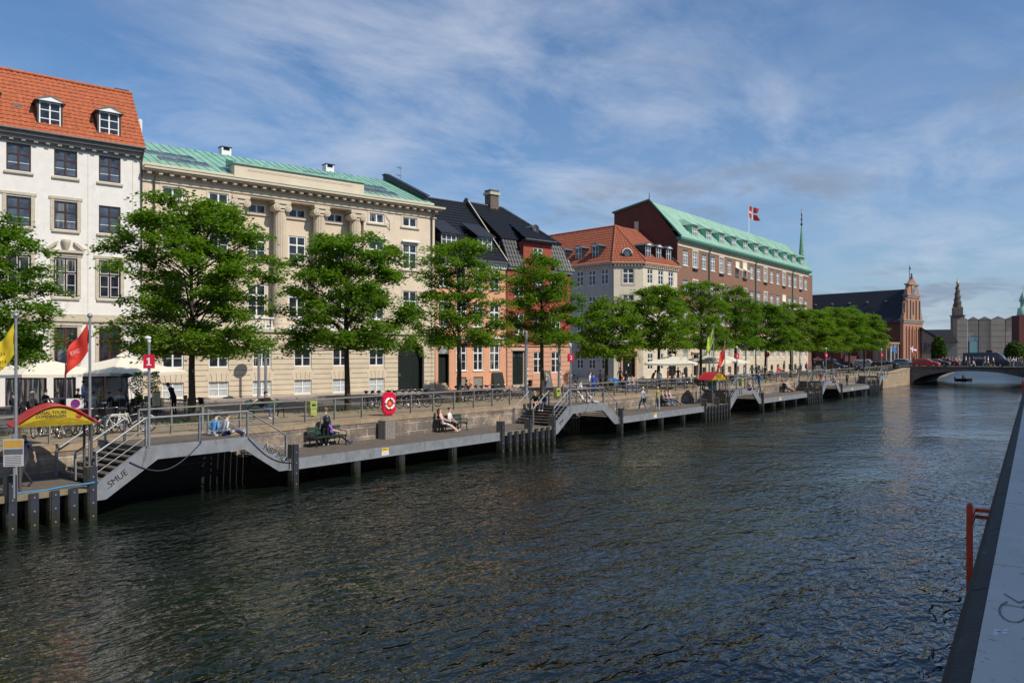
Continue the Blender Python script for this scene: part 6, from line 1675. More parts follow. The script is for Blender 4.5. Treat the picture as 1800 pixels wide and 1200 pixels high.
def flag(T, M, w, h, m, m2=None, nx=12, ny=8, hang=0, name='flag', cross=None, tail=0, amp=.06, seed=0):
    g = G(M); rn = random.Random(seed); ph = rn.random() * 6
    def pt(i, k):
        f, q = i / nx, k / ny
        return (f * w * (1 - hang * .35), amp * math.sin(f * 7 + q * 2 + ph) * (.3 + f), q * h - hang * f * h * 1.25 * (1 - .35 * q) - .04 * math.sin(f * 5 + ph) * w)
    for i in range(nx):
        for k in range(ny):
            f, q = (i + .5) / nx, (k + .5) / ny
            if tail and f > 1 - tail and abs(q - .5) < .5 * (f - 1 + tail) / tail: continue
            mm = m
            if cross and (abs(q - .5) < .09 or abs(f - .33) < .07): mm = cross
            if m2 and q < .12: mm = m2
            g.add([pt(i, k), pt(i + 1, k), pt(i + 1, k + 1), pt(i, k + 1)], [(0, 1, 2, 3)], mm)
    return g.build(name, T)

# ------------------------------------------------------------------ cars
def car(name, label, loc, rz, col, L=4.2, H=1.5, kind='hatch', group='cars by the bridge'):
    T = thing(name, label, 'van' if kind == 'van' else 'car', loc, rz, group); paint = plain('carpaint_%02d_%02d' % (col[0] * 99, col[2] * 99), col, .25, metal=.1, var=.03, spec=.7); W = .88 if kind != 'van' else 1.0
    if kind == 'van': prof = [(-.5, .45, 1), (-.5, 1.3, 1), (-.49, 2.45, .93), (-.1, 2.52, .92), (.24, 2.5, .92), (.33, 2.05, .93), (.385, 1.45, .96), (.47, 1.15, .97), (.5, .85, .97), (.5, .4, .97)]
    elif kind == 'suv': prof = [(-.5, .4, .96), (-.5, .95, .98), (-.47, 1.1, .95), (-.42, H, .80), (.02, H + .03, .80), (.12, H - .05, .80), (.22, 1.08, .95), (.44, .98, .96), (.5, .72, .93), (.5, .35, .93)]
    else: prof = [(-.5, .38, .94), (-.5, .75, .96), (-.46, .93, .95), (-.34, H - .04, .76), (-.08, H, .77), (.06, H - .05, .77), (.22, .98, .93), (.42, .82, .94), (.49, .62, .92), (.5, .3, .90)]
    g = G(); n = len(prof); vs = []
    for s in (-1, 1):
        for (x, z, w) in prof: vs.append((x * L, s * w * W, z))
        vs.append((.0, s * W * .95, .30))
    # subdivided flank: bottom line to outline
    low = [(-.5, .3), (-.36, .25), (-.2, .22), (0, .22), (.2, .22), (.36, .25), (.5, .3)]
    P1 = [(x * L, -w * W, z) for x, z, w in prof]; P2 = [(x * L, w * W, z) for x, z, w in prof]
    bl = [(-.49 * L, -W * .9, .24), (.49 * L, -W * .9, .24)]; br = [(-.49 * L, W * .9, .24), (.49 * L, W * .9, .24)]
    belt = 1.25 if kind == 'van' else .92
    Bt = [(max(-.5, min(.5, x)) * L, -W * (1.0), min(z, belt)) for x, z, w in prof]; Bt2 = [(a, -b, c) for a, b, c in Bt]
    for A_, B_, C_ in ((P1, Bt, -1), (P2, Bt2, 1)):
        for i in range(n - 1):
            q = [A_[i], A_[i + 1], B_[i + 1], B_[i]]; g.add(q if C_ > 0 else q[::-1], [(0, 1, 2, 3)], paint)
        lowp = [(B_[i][0], C_ * W * .93, .24) for i in range(n)]
        for i in range(n - 1):
            q = [B_[i], B_[i + 1], lowp[i + 1], lowp[i]]; g.add(q if C_ > 0 else q[::-1], [(0, 1, 2, 3)], paint)
    for i in range(n - 1): g.add([P1[i], P1[i + 1], P2[i + 1], P2[i]], [(0, 1, 2, 3)], paint)
    g.add([bl[0], bl[1], br[1], br[0]], [(0, 1, 2, 3)], rubber); g.build('body', T)
    # glass
    g = G(); gl = pane
    if kind != 'van':
        a, b = (3, 5); z0 = belt + .04; top = [prof[3], prof[4], prof[5]]
        for s in (-1, 1):
            y = lambda z, w: s * (W * (1.0) + (w * W - W) * (z - belt) / (H - belt) + .012)
            zt = H - .14; wt = .78
            q = [(prof[2][0] * L + .22, y(z0, wt), z0), (prof[6][0] * L - .15, y(z0, wt), z0), (prof[5][0] * L - .06, y(zt, wt), zt), (prof[3][0] * L + .1, y(zt, wt), zt)]
            g.add(q if s < 0 else q[::-1], [(0, 1, 2, 3)], gl)
        f = lambda p, q_, t: tuple(p[i] + (q_[i] - p[i]) * t for i in range(3))
        for i0, i1, o_ in ((5, 6, .012), (2, 3, -.012)):
            a_, b_ = prof[i0], prof[i1]; q = []
            for (x, z, w), s, t in (((a_), -1, .1), ((a_), 1, .1), ((b_), 1, .9), ((b_), -1, .9)):
                xx = a_[0] + (b_[0] - a_[0]) * t; zz = a_[1] + (b_[1] - a_[1]) * t; ww = a_[2] + (b_[2] - a_[2]) * t; q.append((xx * L + o_ * 1.5, s * (ww * W - .08), zz + .012))
            g.add(q, [(0, 1, 2, 3)], gl)
    else:
        for s in (-1, 1): q = [(.18 * L, s * (W * .98), 1.4), (.36 * L, s * (W * .985), 1.4), (.31 * L, s * (W * .955), 2.0), (.18 * L, s * (W * .95), 2.1)]; g.add(q, [(0, 1, 2, 3)], gl)
        g.add([(.345 * L + .08, -W * .85, 2.0), (.345 * L + .08, W * .85, 2.0), (.395 * L + .08, W * .9, 1.45), (.395 * L + .08, -W * .9, 1.45)], [(0, 1, 2, 3)], gl)
    g.build('windows', T)
    for x in (-.31 * L, .31 * L):
        for s in (-1, 1):
            g = G(); r = .33; g.lathe([(r, -.1), (r, .1)], rubber, 20, (x, s * (W - .08), r), 'y'); g.lathe([(.2, -.108), (.21, .108)], chrome, 12, (x, s * (W - .08), r), 'y'); g.build('wheel', T)
    for s in (-1, 1):
        g = G(); g.box(.47 * L, .5 * L + .015, s * W * .72 - .14, s * W * .72 + .14, .62 if kind != 'van' else .8, .76 if kind != 'van' else 1.0, plain('headlight', (.7, .7, .68), .15)); g.build('headlight', T)
        g = G(); g.box(-.5 * L - .015, -.48 * L, s * W * .78 - .1, s * W * .78 + .1, .72, .9, plain('taillight', (.4, .01, .01), .3)); g.build('tail_light', T)
        g = G(); g.box(.12 * L, .15 * L, s * (W + .02) - .05, s * (W + .02) + .05, 1.0 if kind != 'van' else 1.5, 1.14 if kind != 'van' else 1.75, paint); g.build('mirror', T)
    if kind == 'van':
        g = G(); g.box(.0, .9, -.5, .5, 2.53, 2.9, black_metal); g.build('roof_unit', T)
        M = Matrix.Translation((-.12 * L, -W * .96 - .05, 1.6)) @ UPR
        text('lettering', 'airland', .62, white_paint, T, M, .004)
    return T
# ------------------------------------------------------------------ placing everything
def road_z(y): return 2.945 if y < .5 else max(2.206, 2.94 - .0545 * (y - .5) + .005)
PR = 2.2
navy = (.02, .03, .09); jeans = (.08, .13, .24); black = (.012, .012, .014); white = (.75, .75, .73); pink = (.70, .42, .38); grey = (.22, .23, .25)
# benches
b = at(550, 781, DK); bench((b[0] + .1, -.55, DK), 0, 'dark green bench on the boardwalk against the quay wall beside the standing backpacker')
bench((onw(800, -.62)[0] - .15, -.62, DK), 0, 'dark green bench on the boardwalk where two women sit side by side')
b = at(468, 735, PR); bench((b[0], b[1], PR), R(0), 'dark green bench on the promenade with a man in black spreading his arms')
b = at(1108, 689, PR); bench((b[0], b[1], PR), R(0), 'dark green bench on the promenade beside the blue hooded pushchair')
b = at(1172, 713, DK); bench((b[0], -.62, DK), 0, 'dark green bench on the second boardwalk with three people sitting together')
b = at(1362, 688, DK); bench((b[0], -.62, DK), 0, 'dark green bench on the third boardwalk with an orange trousered sitter')
# people near to far
P('man in navy T-shirt with a turquoise bag standing under the red canopy', 'walk', 44, 856, DK, 200, (.02, .025, .06), (.03, .03, .04), (.02, .02, .02), 'bald', skin=1, sleeve=False)
x, y, z = at(570, 783, DK); per = person('woman in grey top with a black backpack standing by the boardwalk bench', 'stand', (x, y - .1, z), 70, (.20, .21, .23), black, (.6, .6, .6), 'ginger', True)
def backpack(loc, rz, label, m=black_metal):
    T = thing('backpack', label, 'backpack', loc, rz); g = G(); g.lathe([(.02, -.22), (.13, -.2), (.155, -.05), (.145, .1), (.09, .2), (.02, .22)], m, 12); o = g.build('pack', T); o.scale = (1, .62, 1)
    g = G(); g.lathe([(.02, -.12), (.10, -.1), (.10, .02), (.02, .05)], m, 10, (0, 0, -.03)); o = g.build('pocket', T); o.location = (0, -.07, 0); o.scale = (1, .6, 1)
    for s in (-1, 1): g = G(); g.tube([(s * .08, .05, .18), (s * .09, .16, .2), (s * .1, .22, .08)], .014, m, 5); g.build('strap', T)
    return T
backpack((x - .05, y - .26, z + 1.22), R(-20), 'black backpack on the back of the woman by the boardwalk bench')
bx = at(590, 781, DK)
person('girl in a purple top sitting at the end of the boardwalk bench, legs stretched', 'sitlegs', (bx[0] - .25, -.45, DK), -35, (.30, .12, .60), black, (.05, .08, .2), 'ginger', True, sleeve=False, long=True)
bx = onw(783, -.62)[0]; person('long haired woman in a pink top and shorts on the boardwalk bench', 'sitlegs', (bx - .1, -.5, DK), -60, pink, (.65, .62, .6), (.75, .75, .75), 'brown', True, legs=False, long=True)
person('woman in white top and dark trousers on the boardwalk bench', 'sit', (bx + .45, -.5, DK), -70, white, black, (.65, .35, .2), 'brown', True, sleeve=False)
x, y, z = at(378, 766, PF); person('person in bright blue jacket sitting on the platform floor', 'ground', (x, y + .1, z), 10, (.10, .30, .62), (.5, .5, .5), (.3, .3, .3), 'dark')
x, y, z = at(394, 766, PF); person('person in light grey top sitting on the platform floor with legs out', 'ground', (x, y, z), -5, (.55, .56, .58), navy, (.6, .6, .6), 'brown', True)
x, y, z = at(466, 735, PR); person('man in black top and jeans lounging on the promenade bench with arms spread', 'sitarms', (x, y - .05, z), -80, black, jeans, white, 'dark', sleeve=False)
P('man in dark clothes bending over beside the cafe tables', 'bend', 306, 727, PR, 190, (.015, .02, .05), black, black, 'dark', skin=1)
x = MODS[1] - .25
person('blonde woman in a black dress sitting on the top step', 'step', (x - .1, -.75, PF), 200, black, black, (.1, .1, .1), 'blond', True, sleeve=False, legs=False, long=True)
person('man in navy hoodie crouched on the top step beside the blonde woman', 'step', (x, -1.35, PF), 190, (.02, .03, .08), (.10, .10, .12), white, 'brown')
for i, (yy, c, lb) in enumerate(((-2.2, (.72, .55, .50), 'sunbather in a pale pink top leaning back on the stairs below the platform rail'), (-1.4, (.72, .70, .68), 'sunbather in a white top leaning back on the stairs, nearer the wall'))):
    person(lb, 'recline', (MODS[1] + 3.95 + .2 * i, yy, PF), -15, c, (.5, .5, .52), (.6, .3, .3), 'blond', True, sleeve=False, legs=False)
P('man in dark blue jumper standing with a bicycle behind the number 2 sign', 'stand', 1003, 700, PR, -60, (.015, .04, .14), navy, black, 'dark', skin=1)
P('child in white top beside the man with the bicycle', 'stand', 1021, 697, PR, -90, white, jeans, white, 'brown', h=.68)
x, y, z = at(1043, 698, PR); person('man in bright blue hoodie standing at the railing', 'stand', (x, y, z), 60, (.015, .07, .42), (.02, .06, .20), white, 'brown')
P('woman in white top facing the man in the blue hoodie', 'stand', 1037, 694, PR, -60, white, black, black, 'brown', True, sleeve=False)
P('person in purple and white striped shirt with dark shorts', 'stand', 1055, 687, PR, -90, (.45, .20, .42), navy, white, 'brown', legs=False, sleeve=False)
P('person in pale grey coat half hidden by the tree trunk', 'stand', 1064, 687, PR, 200, (.50, .50, .48), (.2, .2, .2), black, 'blond', True)
b = at(1108, 689, PR)
for dx, c, lb, hr in ((-.8, navy, 'woman in navy top with sunglasses at the left end of the promenade bench', 'ginger'), (0, (.32, .42, .55), 'person in pale blue shirt in the middle of the promenade bench', 'dark'), (.7, pink, 'woman in pink top at the right end of the promenade bench', 'ginger')):
    person(lb, 'sitlegs', (b[0] + dx, b[1] + .05, PR), -50, c, jeans, black, hr, hr == 'ginger', sleeve=False)
x, y, z = at(1130, 722, DK); wk = person('woman in yellow cap and pale denim shirt walking away along the boardwalk', 'walk', (x, y, z), 80, (.40, .48, .58), (.07, .14, .28), (.5, .5, .5), 'cap', True)
T = thing('shoulder_bag', 'black shoulder bag carried by the woman in the yellow cap', 'bag', (x - .12, y - .2, z + .82), R(10)); g = G(); g.prism([(-.19, -.16), (.19, -.16), (.21, .12), (-.21, .12)], -.06, .06, black_metal); g.build('pouch', T); g = G(); g.tube([(-.19, 0, .1), (-.1, .04, .5), (.1, .1, .52), (.19, 0, .1)], .012, black_metal, 5); g.build('strap', T)
P('woman in grey leggings and yellow top stepping along the boardwalk', 'walk', 1156, 721, DK, 30, (.42, .36, .14), (.32, .34, .36), white, 'blond', True)
b = at(1172, 713, DK)
for dx, c, lb in ((-.75, (.45, .40, .38), 'person in beige top at the left of the shared boardwalk bench'), (-.1, pink, 'woman in pink top in the middle of the shared boardwalk bench'), (.5, (.70, .66, .74), 'person in lilac shirt at the right of the shared boardwalk bench')):
    person(lb, 'sitlegs', (b[0] + dx, -.5, DK), -50, c, jeans if dx < .2 else navy, (.4, .25, .2), 'brown', True, sleeve=dx > 0)
P('person in dark green coat leaning beside the tree', 'bend', 1146, 683, PR, -30, (.03, .05, .035), (.5, .5, .48), black, 'dark')
P('man in white shirt with a bag strap seen from behind', 'stand', 1159, 684, PR, 70, (.66, .68, .72), (.12, .16, .24), black, 'dark')
P('person in dark red shirt by the cafe tables', 'stand', 1174, 678, PR, -60, (.30, .03, .03), (.5, .28, .05), black, 'dark')
P('waitress in black by the pale parasol', 'walk', 1192, 676, PR, 190, black, black, black, 'blond', True)
P('person in lilac shirt behind the waitress', 'stand', 1206, 674, PR, -90, (.42, .36, .42), black, black, 'brown')
P('person in white shirt reclining on a chair by the railing', 'sitlegs', 1194, 684, PR, -20, (.58, .64, .72), navy, black, 'ginger')
P('woman in black vest sitting near the railing', 'sit', 1226, 686, PR, -60, black, (.10, .14, .06), black, 'ginger', female=True, sleeve=False)
P('person in dark grey shirt sitting beside the woman in the vest', 'sitlegs', 1237, 686, PR, -50, (.10, .11, .15), jeans, (.4, .3, .2), 'dark')
P('person in white behind the far red canopy', 'stand', 1262, 671, PR, -90, white, grey, black, 'brown')
P('person in black behind the far red canopy', 'stand', 1271, 671, PR, -60, black, black, black, 'dark')
P('person in grey blue shirt near the far lamp post', 'stand', 1308, 669, PR, 100, (.26, .32, .44), (.1, .1, .12), black, 'dark')
P('big man in a bright red T-shirt walking away', 'walk', 1368, 669, PR, 70, (.70, .03, .04), (.05, .08, .16), (.5, .4, .3), 'brown', legs=False, sleeve=False, h=1.06)
P('child in dark red walking beside the man in the red T-shirt', 'walk', 1377, 669, PR, 60, (.22, .02, .03), (.03, .08, .05), black, 'dark', h=.86)
P('person in black pushing a pram', 'walk', 1345, 669, PR, 0, black, black, black, 'dark')
for dx, c, bt, lb in ((-.7, black, black, 'person in black on the third boardwalk bench'), (0, (.72, .68, .68), (.6, .4, .32), 'woman in white top on the third boardwalk bench'), (.5, (.72, .60, .62), (.70, .30, .05), 'woman in orange trousers on the third boardwalk bench')):
    b = at(1362, 688, DK); person(lb, 'sitlegs', (b[0] + dx, -.5, DK), -50, c, bt, black, 'brown', True)
P('blonde person sitting on the third platform floor', 'ground', 1316, 686, PF, -20, (.62, .42, .33), navy, white, 'blond', female=True, sleeve=False)
P('person in blue leaning on the stairs right of the third platform', 'walk', 1334, 689, 2.0, -30, (.05, .16, .30), (.04, .1, .2), black, 'dark')
P('person in maroon sitting on the fourth wide stair', 'sit', 1443, 672, 1.95, 190, (.22, .03, .07), (.2, .03, .06), black, 'dark', female=True)
P('person with bare legs sitting on the fourth platform', 'ground', 1465, 673, PF, -20, (.60, .40, .32), (.2, .2, .22), white, 'ginger', female=True, legs=False)
P('person in dark green standing by the mooring pile right of the fourth platform', 'stand', 1489, 677, DK, 60, (.05, .08, .08), black, black, 'dark')
P('person in black standing by the parked cars', 'stand', 1432, 652, PR, 0, black, black, black, 'dark')
P('cyclist in pale blue by the far lamp post', 'stand', 1408, 652, PR, 60, (.36, .46, .6), navy, black, 'white')
# cafe guests at the left
cafe = [(57, 735, 'sit', (.60, .40, .36), 'white', 'white haired guest in a pale pink top at the left cafe table', -60), (100, 735, 'sitarms', (.68, .45, .40), 'blond', 'blonde guest in sunglasses and pink top leaning back at the cafe', -120),
        (24, 736, 'sit', (.03, .03, .05), 'dark', 'dark clothed guest at the far left of the cafe', 30), (80, 728, 'sit', (.03, .02, .025), 'dark', 'guest in black in the shade under the left parasol', 20), (137, 726, 'sit', black, 'dark', 'dark haired guest sitting behind the standing man in the blue shirt', 40), (164, 733, 'sit', white, 'brown', 'guest in a white shirt seen from behind at the cafe', 80),
        (174, 725, 'sitlean', (.62, .46, .14), 'blond', 'blonde guest in a yellow scarf at the cafe table', -90), (198, 733, 'sitlean', black, 'brown', 'guest in a black top with his back turned at the cafe', 120), (211, 729, 'sit', (.60, .56, .48), 'dark', 'guest in a cream top at the right end of the cafe table', -130)]
for u, v, ps, c, hr, lb, f in cafe: P(lb, ps, u, v, PR, f, c, (.05, .06, .09), black, hr, skin=1, group='guests at the outdoor cafe', sleeve=hr != 'blond')
P('man in a pale blue shirt standing at the cafe table', 'read', 146, 728, PR, -20, (.38, .48, .68), (.10, .16, .26), black, 'dark', skin=1)
# bridge pedestrians
for i, (u, y_, c, bt, lb, ps, hr) in enumerate(((1698, 139.2, white, jeans, 'pedestrian in white hat and top at the left end of the bridge crowd', 'walk', 'white'), (1704, 139, (.55, .14, .06), grey, 'pedestrian in an orange red top on the bridge', 'walk', 'brown'), (1711, 139.5, black, (.7, .7, .68), 'pedestrian in black with white trousers on the bridge', 'walk', 'dark'),
        (1731, 139.0, (.50, .12, .08), (.25, .38, .55), 'pedestrian in a red top and light jeans on the bridge', 'walk', 'blond'), (1737, 139.4, white, (.5, .36, .18), 'pedestrian in a white top with tan trousers on the bridge', 'walk', 'blond'), (1746, 139.1, white, black, 'pedestrian in white top and black shorts carrying a grey bag', 'walk', 'dark'), (1793, 139.2, (.05, .06, .03), (.03, .04, .1), 'pedestrian in dark clothes at the right end of the bridge', 'walk', 'brown'))):
    a = (u - 900) / 1380; X, Yd = None, None
    Yd = (y_ - CX) / (a * RGT[0] + FWD[0]); yy = CY + Yd * (a * RGT[1] + FWD[1])
    person(lb, ps, (y_, yy, 3.05), (-90, 90)[i % 2], c, bt, black, hr, female=i % 2 == 0, sleeve=False, legs=i != 5)
def onx(u, x, z=0):
    a = (u - 900) / 1380; Yd = (x - CX) / (a * RGT[0] + FWD[0]); return (x, CY + Yd * (a * RGT[1] + FWD[1]), z)
crowd_c = [(.5, .1, .08), (.65, .65, .62), (.1, .15, .3), (.05, .05, .06), (.5, .45, .3), (.3, .35, .4), (.6, .55, .55), (.1, .25, .2)]
names_c = ['dark red', 'white', 'navy blue', 'black', 'sand coloured', 'slate grey', 'pale pink', 'dark green']
k = 0
for u in (1657, 1663, 1668, 1674, 1680, 1686, 1692, 1772, 1776, 1786, 1790, 1796):
    c = crowd_c[k % 8]; loc = onx(u, 158 - (k % 3) * 1.1, 2.945)
    person('distant walker in %s across the bridge road %s' % (names_c[k % 8], 'left of the van' if u < 1700 else 'right of the van'), 'walk', loc, (90, -90)[k % 2], c, (.1, .11, .14), black, ['brown', 'dark', 'blond'][k % 3], sleeve=k % 2 == 0); k += 1

# cafe furniture
CHP = chair_proto(); TBP = table_proto(); first = [True, True]
def put(proto, idx, loc, rz, label, group):
    if first[idx]: proto.location = loc; proto.rotation_euler = (0, 0, rz); proto['label'] = label; proto['group'] = group; first[idx] = False; return proto
    o = copy_tree(proto, loc, rz, label); o['group'] = group; return o
rn = random.Random(9)
tl = [(38, 733), (78, 734), (118, 730), (168, 728), (204, 729), (243, 727), (282, 724), (325, 727), (352, 724)]
for i, (u, v) in enumerate(tl): put(TBP, 1, at(u, v, PR), rn.uniform(-.2, .2), nth(i, 'small square wooden cafe table', 'on the promenade by the parasols'), 'small cafe tables')
for i, (u, v) in enumerate(sorted([(20, 738), (50, 738), (62, 733), (92, 738), (105, 733), (135, 732), (150, 734), (164, 736), (180, 732), (198, 736), (214, 732), (226, 730), (234, 727), (246, 725), (256, 729), (265, 724), (276, 728), (292, 722), (318, 723), (337, 728), (345, 722), (360, 727)])):
    put(CHP, 0, at(u, v, PR), rn.uniform(0, 6.28), nth(i, 'black cafe chair', 'among the promenade cafe tables'), 'black cafe chairs')
x, y, z = atY(70, 700, 42.5); parasol((x, y, PR), 4.6, 2.95, 2.12, parasol_cloth, 'wide pale square parasol over the left cafe tables', R(10))
x, y, z = atY(214, 700, 44.5); parasol((x, y, PR), 4.9, 3.0, 2.15, parasol_cloth, 'wide pale square parasol right of the red flag', R(10))
x, y, z = at(1181, 684, PR); parasol(at(1180, 683, PR), 4.3, 3.0, 2.3, parasol_cloth, 'pale parasol before the cream corner house', R(20))
parasol(at(1241, 674, PR), 4.2, 3.0, 2.3, parasol_cloth, 'pale parasol left of the green flag', R(5)); parasol(at(1272, 672, PR), 4.4, 3.0, 2.3, parasol_cloth, 'pale parasol behind the far red canopy', R(5))
stripes = [plain('st%d' % i, c, .8) for i, c in enumerate([(.35, .12, .5), (.75, .30, .05), (.1, .2, .6), (.7, .1, .05), (.8, .5, .1)])]
for u, lb in ((1438, 'striped purple and orange parasol of a street stall, left one'), (1460, 'striped purple and orange parasol of a street stall, right one')): parasol(at(u, 655, PR), 2.3, 2.55, 2.0, stripes[0], lb, 0, 'striped stall parasols', 8, stripes)
# cafe shed wall piece, heater, plants
T = thing('patio_heater', 'tall black patio heater with a glass flame tube at the cafe', 'heater', at(222, 728, PR), 0); g = G(); g.lathe([(.25, 0), (.25, .5), (.22, .52)], black_metal, 4, smooth=False); g.build('base', T); g = G(); g.lathe([(.16, .52), (.07, 1.9)], pane_sky, 4, smooth=False); g.build('flame_tube', T)
g = G(); g.lathe([(.08, 1.9), (.42, 1.98), (.1, 2.15)], black_metal, 14); g.build('hood', T); g = G()
for s in (-1, 1):
    for q in (-1, 1): g.tube([(s * .22, q * .22, .5), (s * .09, q * .09, 1.95)], .014, steel, 5)
g.build('frame', T)
for (u, v, lb, sd) in ((243, 727, 'tall leafy climber in a planter left of the menu board', 5), (272, 724, 'tall leafy climber in a planter behind the menu board', 6)):
    loc = at(u, v, PR); T = thing('planter', lb, 'plant', loc, 0, 'cafe planters'); g = G(); g.lathe([(.22, 0), (.28, .45), (.26, .46)], lead, 12); g.build('pot', T)
    g = G(); rn2 = random.Random(sd)
    for _ in range(900):
        zz = rn2.uniform(.4, 2.2); r = .30 * (1 + .4 * math.sin(zz * 5)); a = rn2.uniform(0, 6.28); rr = r * math.sqrt(rn2.random())
        p = Vector((rr * math.cos(a) + .1 * math.sin(zz * 3), rr * math.sin(a), zz)); d = Vector((rn2.gauss(0, 1), rn2.gauss(0, 1), rn2.gauss(-.3, .6))).normalized() * .09; e = d.orthogonal().normalized() * .04
        g.add([p, p + d * .5 + e, p + d, p + d * .5 - e], [(0, 1, 2, 3)], leaf)
    g.build('foliage', T)
T = thing('menu_board', 'cream menu board on a stand at the cafe', 'sign', at(275, 733, PR), R(25)); g = G(); g.box(-.28, .28, -.02, .02, .55, 1.25, plain('cream_board', (.75, .70, .50), .6)); g.build('board', T); g = G(); g.box(-.31, .31, -.03, -.021, 1.25, 1.29, black_metal); g.box(-.03, .03, -.015, .015, 0, .55, black_metal); g.box(-.25, .25, -.2, .2, 0, .04, black_metal); g.build('stand', T)

# number signs on the platforms
def digit(n, par, M):
    if n == 1:
        g = G(M); g.prism([(-.02, -.10), (.035, -.10), (.035, .13), (-.005, .13), (-.07, .085), (-.05, .055), (-.02, .072)], -.003, .003, white_paint); g.box(-.07, .085, -.003, .003, -.135, -.10, white_paint); return g.build('number', par)
    return text('number', str(n), .34, white_paint, par, M @ UPR, .002, .003)
for k, p in enumerate(MODS):
    T = thing('number_sign', 'red landing sign %s on a tall grey lamp topped pole' % ['reading 1 in the left foreground', 'reading 2 by the second platform', 'reading 3 by the third platform', 'on the fourth platform', 'on the platform nearest the bridge'][k], 'sign', (p + .05, WO + .02, PF), R(-38), 'numbered landing signs')
    g = G(); g.tube([(0, 0, 0), (0, 0, 3.65)], .045, steel, 10); g.build('pole', T)
    g = G(); g.tube([(0, -.0, 3.62), (0, 0, 3.70)], .06, white_paint, 10); g.sphere((-.04, 0, 3.76), .085, white_paint, 12, (1.3, 1, .8)); g.build('lamp', T)
    g = G(); g.box(-.17, .17, -.075, -.048, 2.72, 3.19, red_sign); pn = g.build('panel', T); digit(k + 1, pn, Matrix.Translation((0, -.080, 2.955)))
    g = G(); g.box(-.17, .17, .048, .075, 2.72, 3.19, red_sign); pn = g.build('panel', T); digit(k + 1, pn, Matrix.Translation((0, .080, 2.955)) @ Matrix.Rotation(PI, 4, 'Z'))
# boat tour canopies and flags
def canopy(loc, rz, lb, W=2.25, D=1.3, writing=True, grp='red arched ticket canopies'):
    T = thing('ticket_canopy', lb, 'canopy', loc, rz, grp)
    n = 18; pts = [(W * (i / n - .5) * 1.16, 2.05 + .62 * math.cos(PI * (i / n - .5)) ** 1.15) for i in range(n + 1)]
    g = G(); g.prism(pts + [(x, z - .05) for x, z in reversed(pts)], -D / 2, D / 2, red_paint); 
    g.tube([(x, -D / 2, z - .02) for x, z in pts], .035, red_paint, 6); g.tube([(x, D / 2, z - .02) for x, z in pts], .035, red_paint, 6); g.build('roof', T)
    inner = [(x * .94, z - .055) for x, z in pts]; low = [(x * .94, 2.05 + .24 * math.cos(PI * (i / n - .5)) - .03) for i, (x, z) in enumerate(pts)]
    for s in (-1, 1):
        g = G(); g.prism(inner + low[::-1], s * (D / 2 - .05) - .012, s * (D / 2 - .05) + .012, plain('board_yellow', (.50, .36, .02), .5, var=.2)); pn = g.build('gable_panel', T)
        if writing:
            Mx = Matrix.Identity(4) if s < 0 else Matrix.Rotation(PI, 4, 'Z'); yy = -D / 2 + .05 - .016
            text('lettering', 'CANAL TOURS', .135, black_metal, pn, Mx @ Matrix.Translation((-.18, yy, 2.43)) @ UPR, .002, .003); text('lettering', 'COPENHAGEN', .135, black_metal, pn, Mx @ Matrix.Translation((-.18, yy, 2.31)) @ UPR, .002, .003)
            text('emblem', 'S', .36, red_paint, pn, Mx @ Matrix.Translation((.66, yy, 2.34)) @ UPR, .002, .02)
    for x in (-W / 2 + .06, W / 2 - .06):
        for y in (-D / 2 + .1, D / 2 - .1): g = G(); g.tube([(x, y, 0), (x, y, 2.05)], .045, pipe_metal, 8); g.build('post', T)
    return T
cx = at(94, 852, DK); canopy((cx[0], cx[1], DK), R(-12), 'red arched canopy over yellow lettered boards in the left foreground').scale = (.94, .94, .98)
T = thing('timetable_board', 'tilted timetable board with orange top under the red canopy', 'sign', at(24, 876, DK), R(-35)); g = G(); g.box(-.26, .26, -.02, .02, .95, 1.75, plain('board_grey', (.45, .44, .46), .6)); b_ = g.build('board', T)
g = G(); g.box(-.24, .24, -.025, -.021, 1.5, 1.72, plain('faded_orange', (.5, .28, .05), .6)); g.box(-.24, .24, -.026, -.0215, 1.3, 1.46, lead)
for q in range(6): g.box(-.22, .2, -.027, -.022, .99 + q * .05, 1.005 + q * .05, lead)
g.build('printing', b_); g = G(); g.tube([(0, .04, 0), (0, .04, 1.9)], .03, steel, 8); g.build('post', T)
cx = at(1264, 700, DK); canopy((cx[0], -1.2 + .6, DK + .0), R(-8), 'far red arched canopy on the third landing', 2.6, 2.0) if False else None
canopy((52.4, -2.3, DK), R(-8), 'far red arched canopy on the third boat landing', 2.25, 1.3)
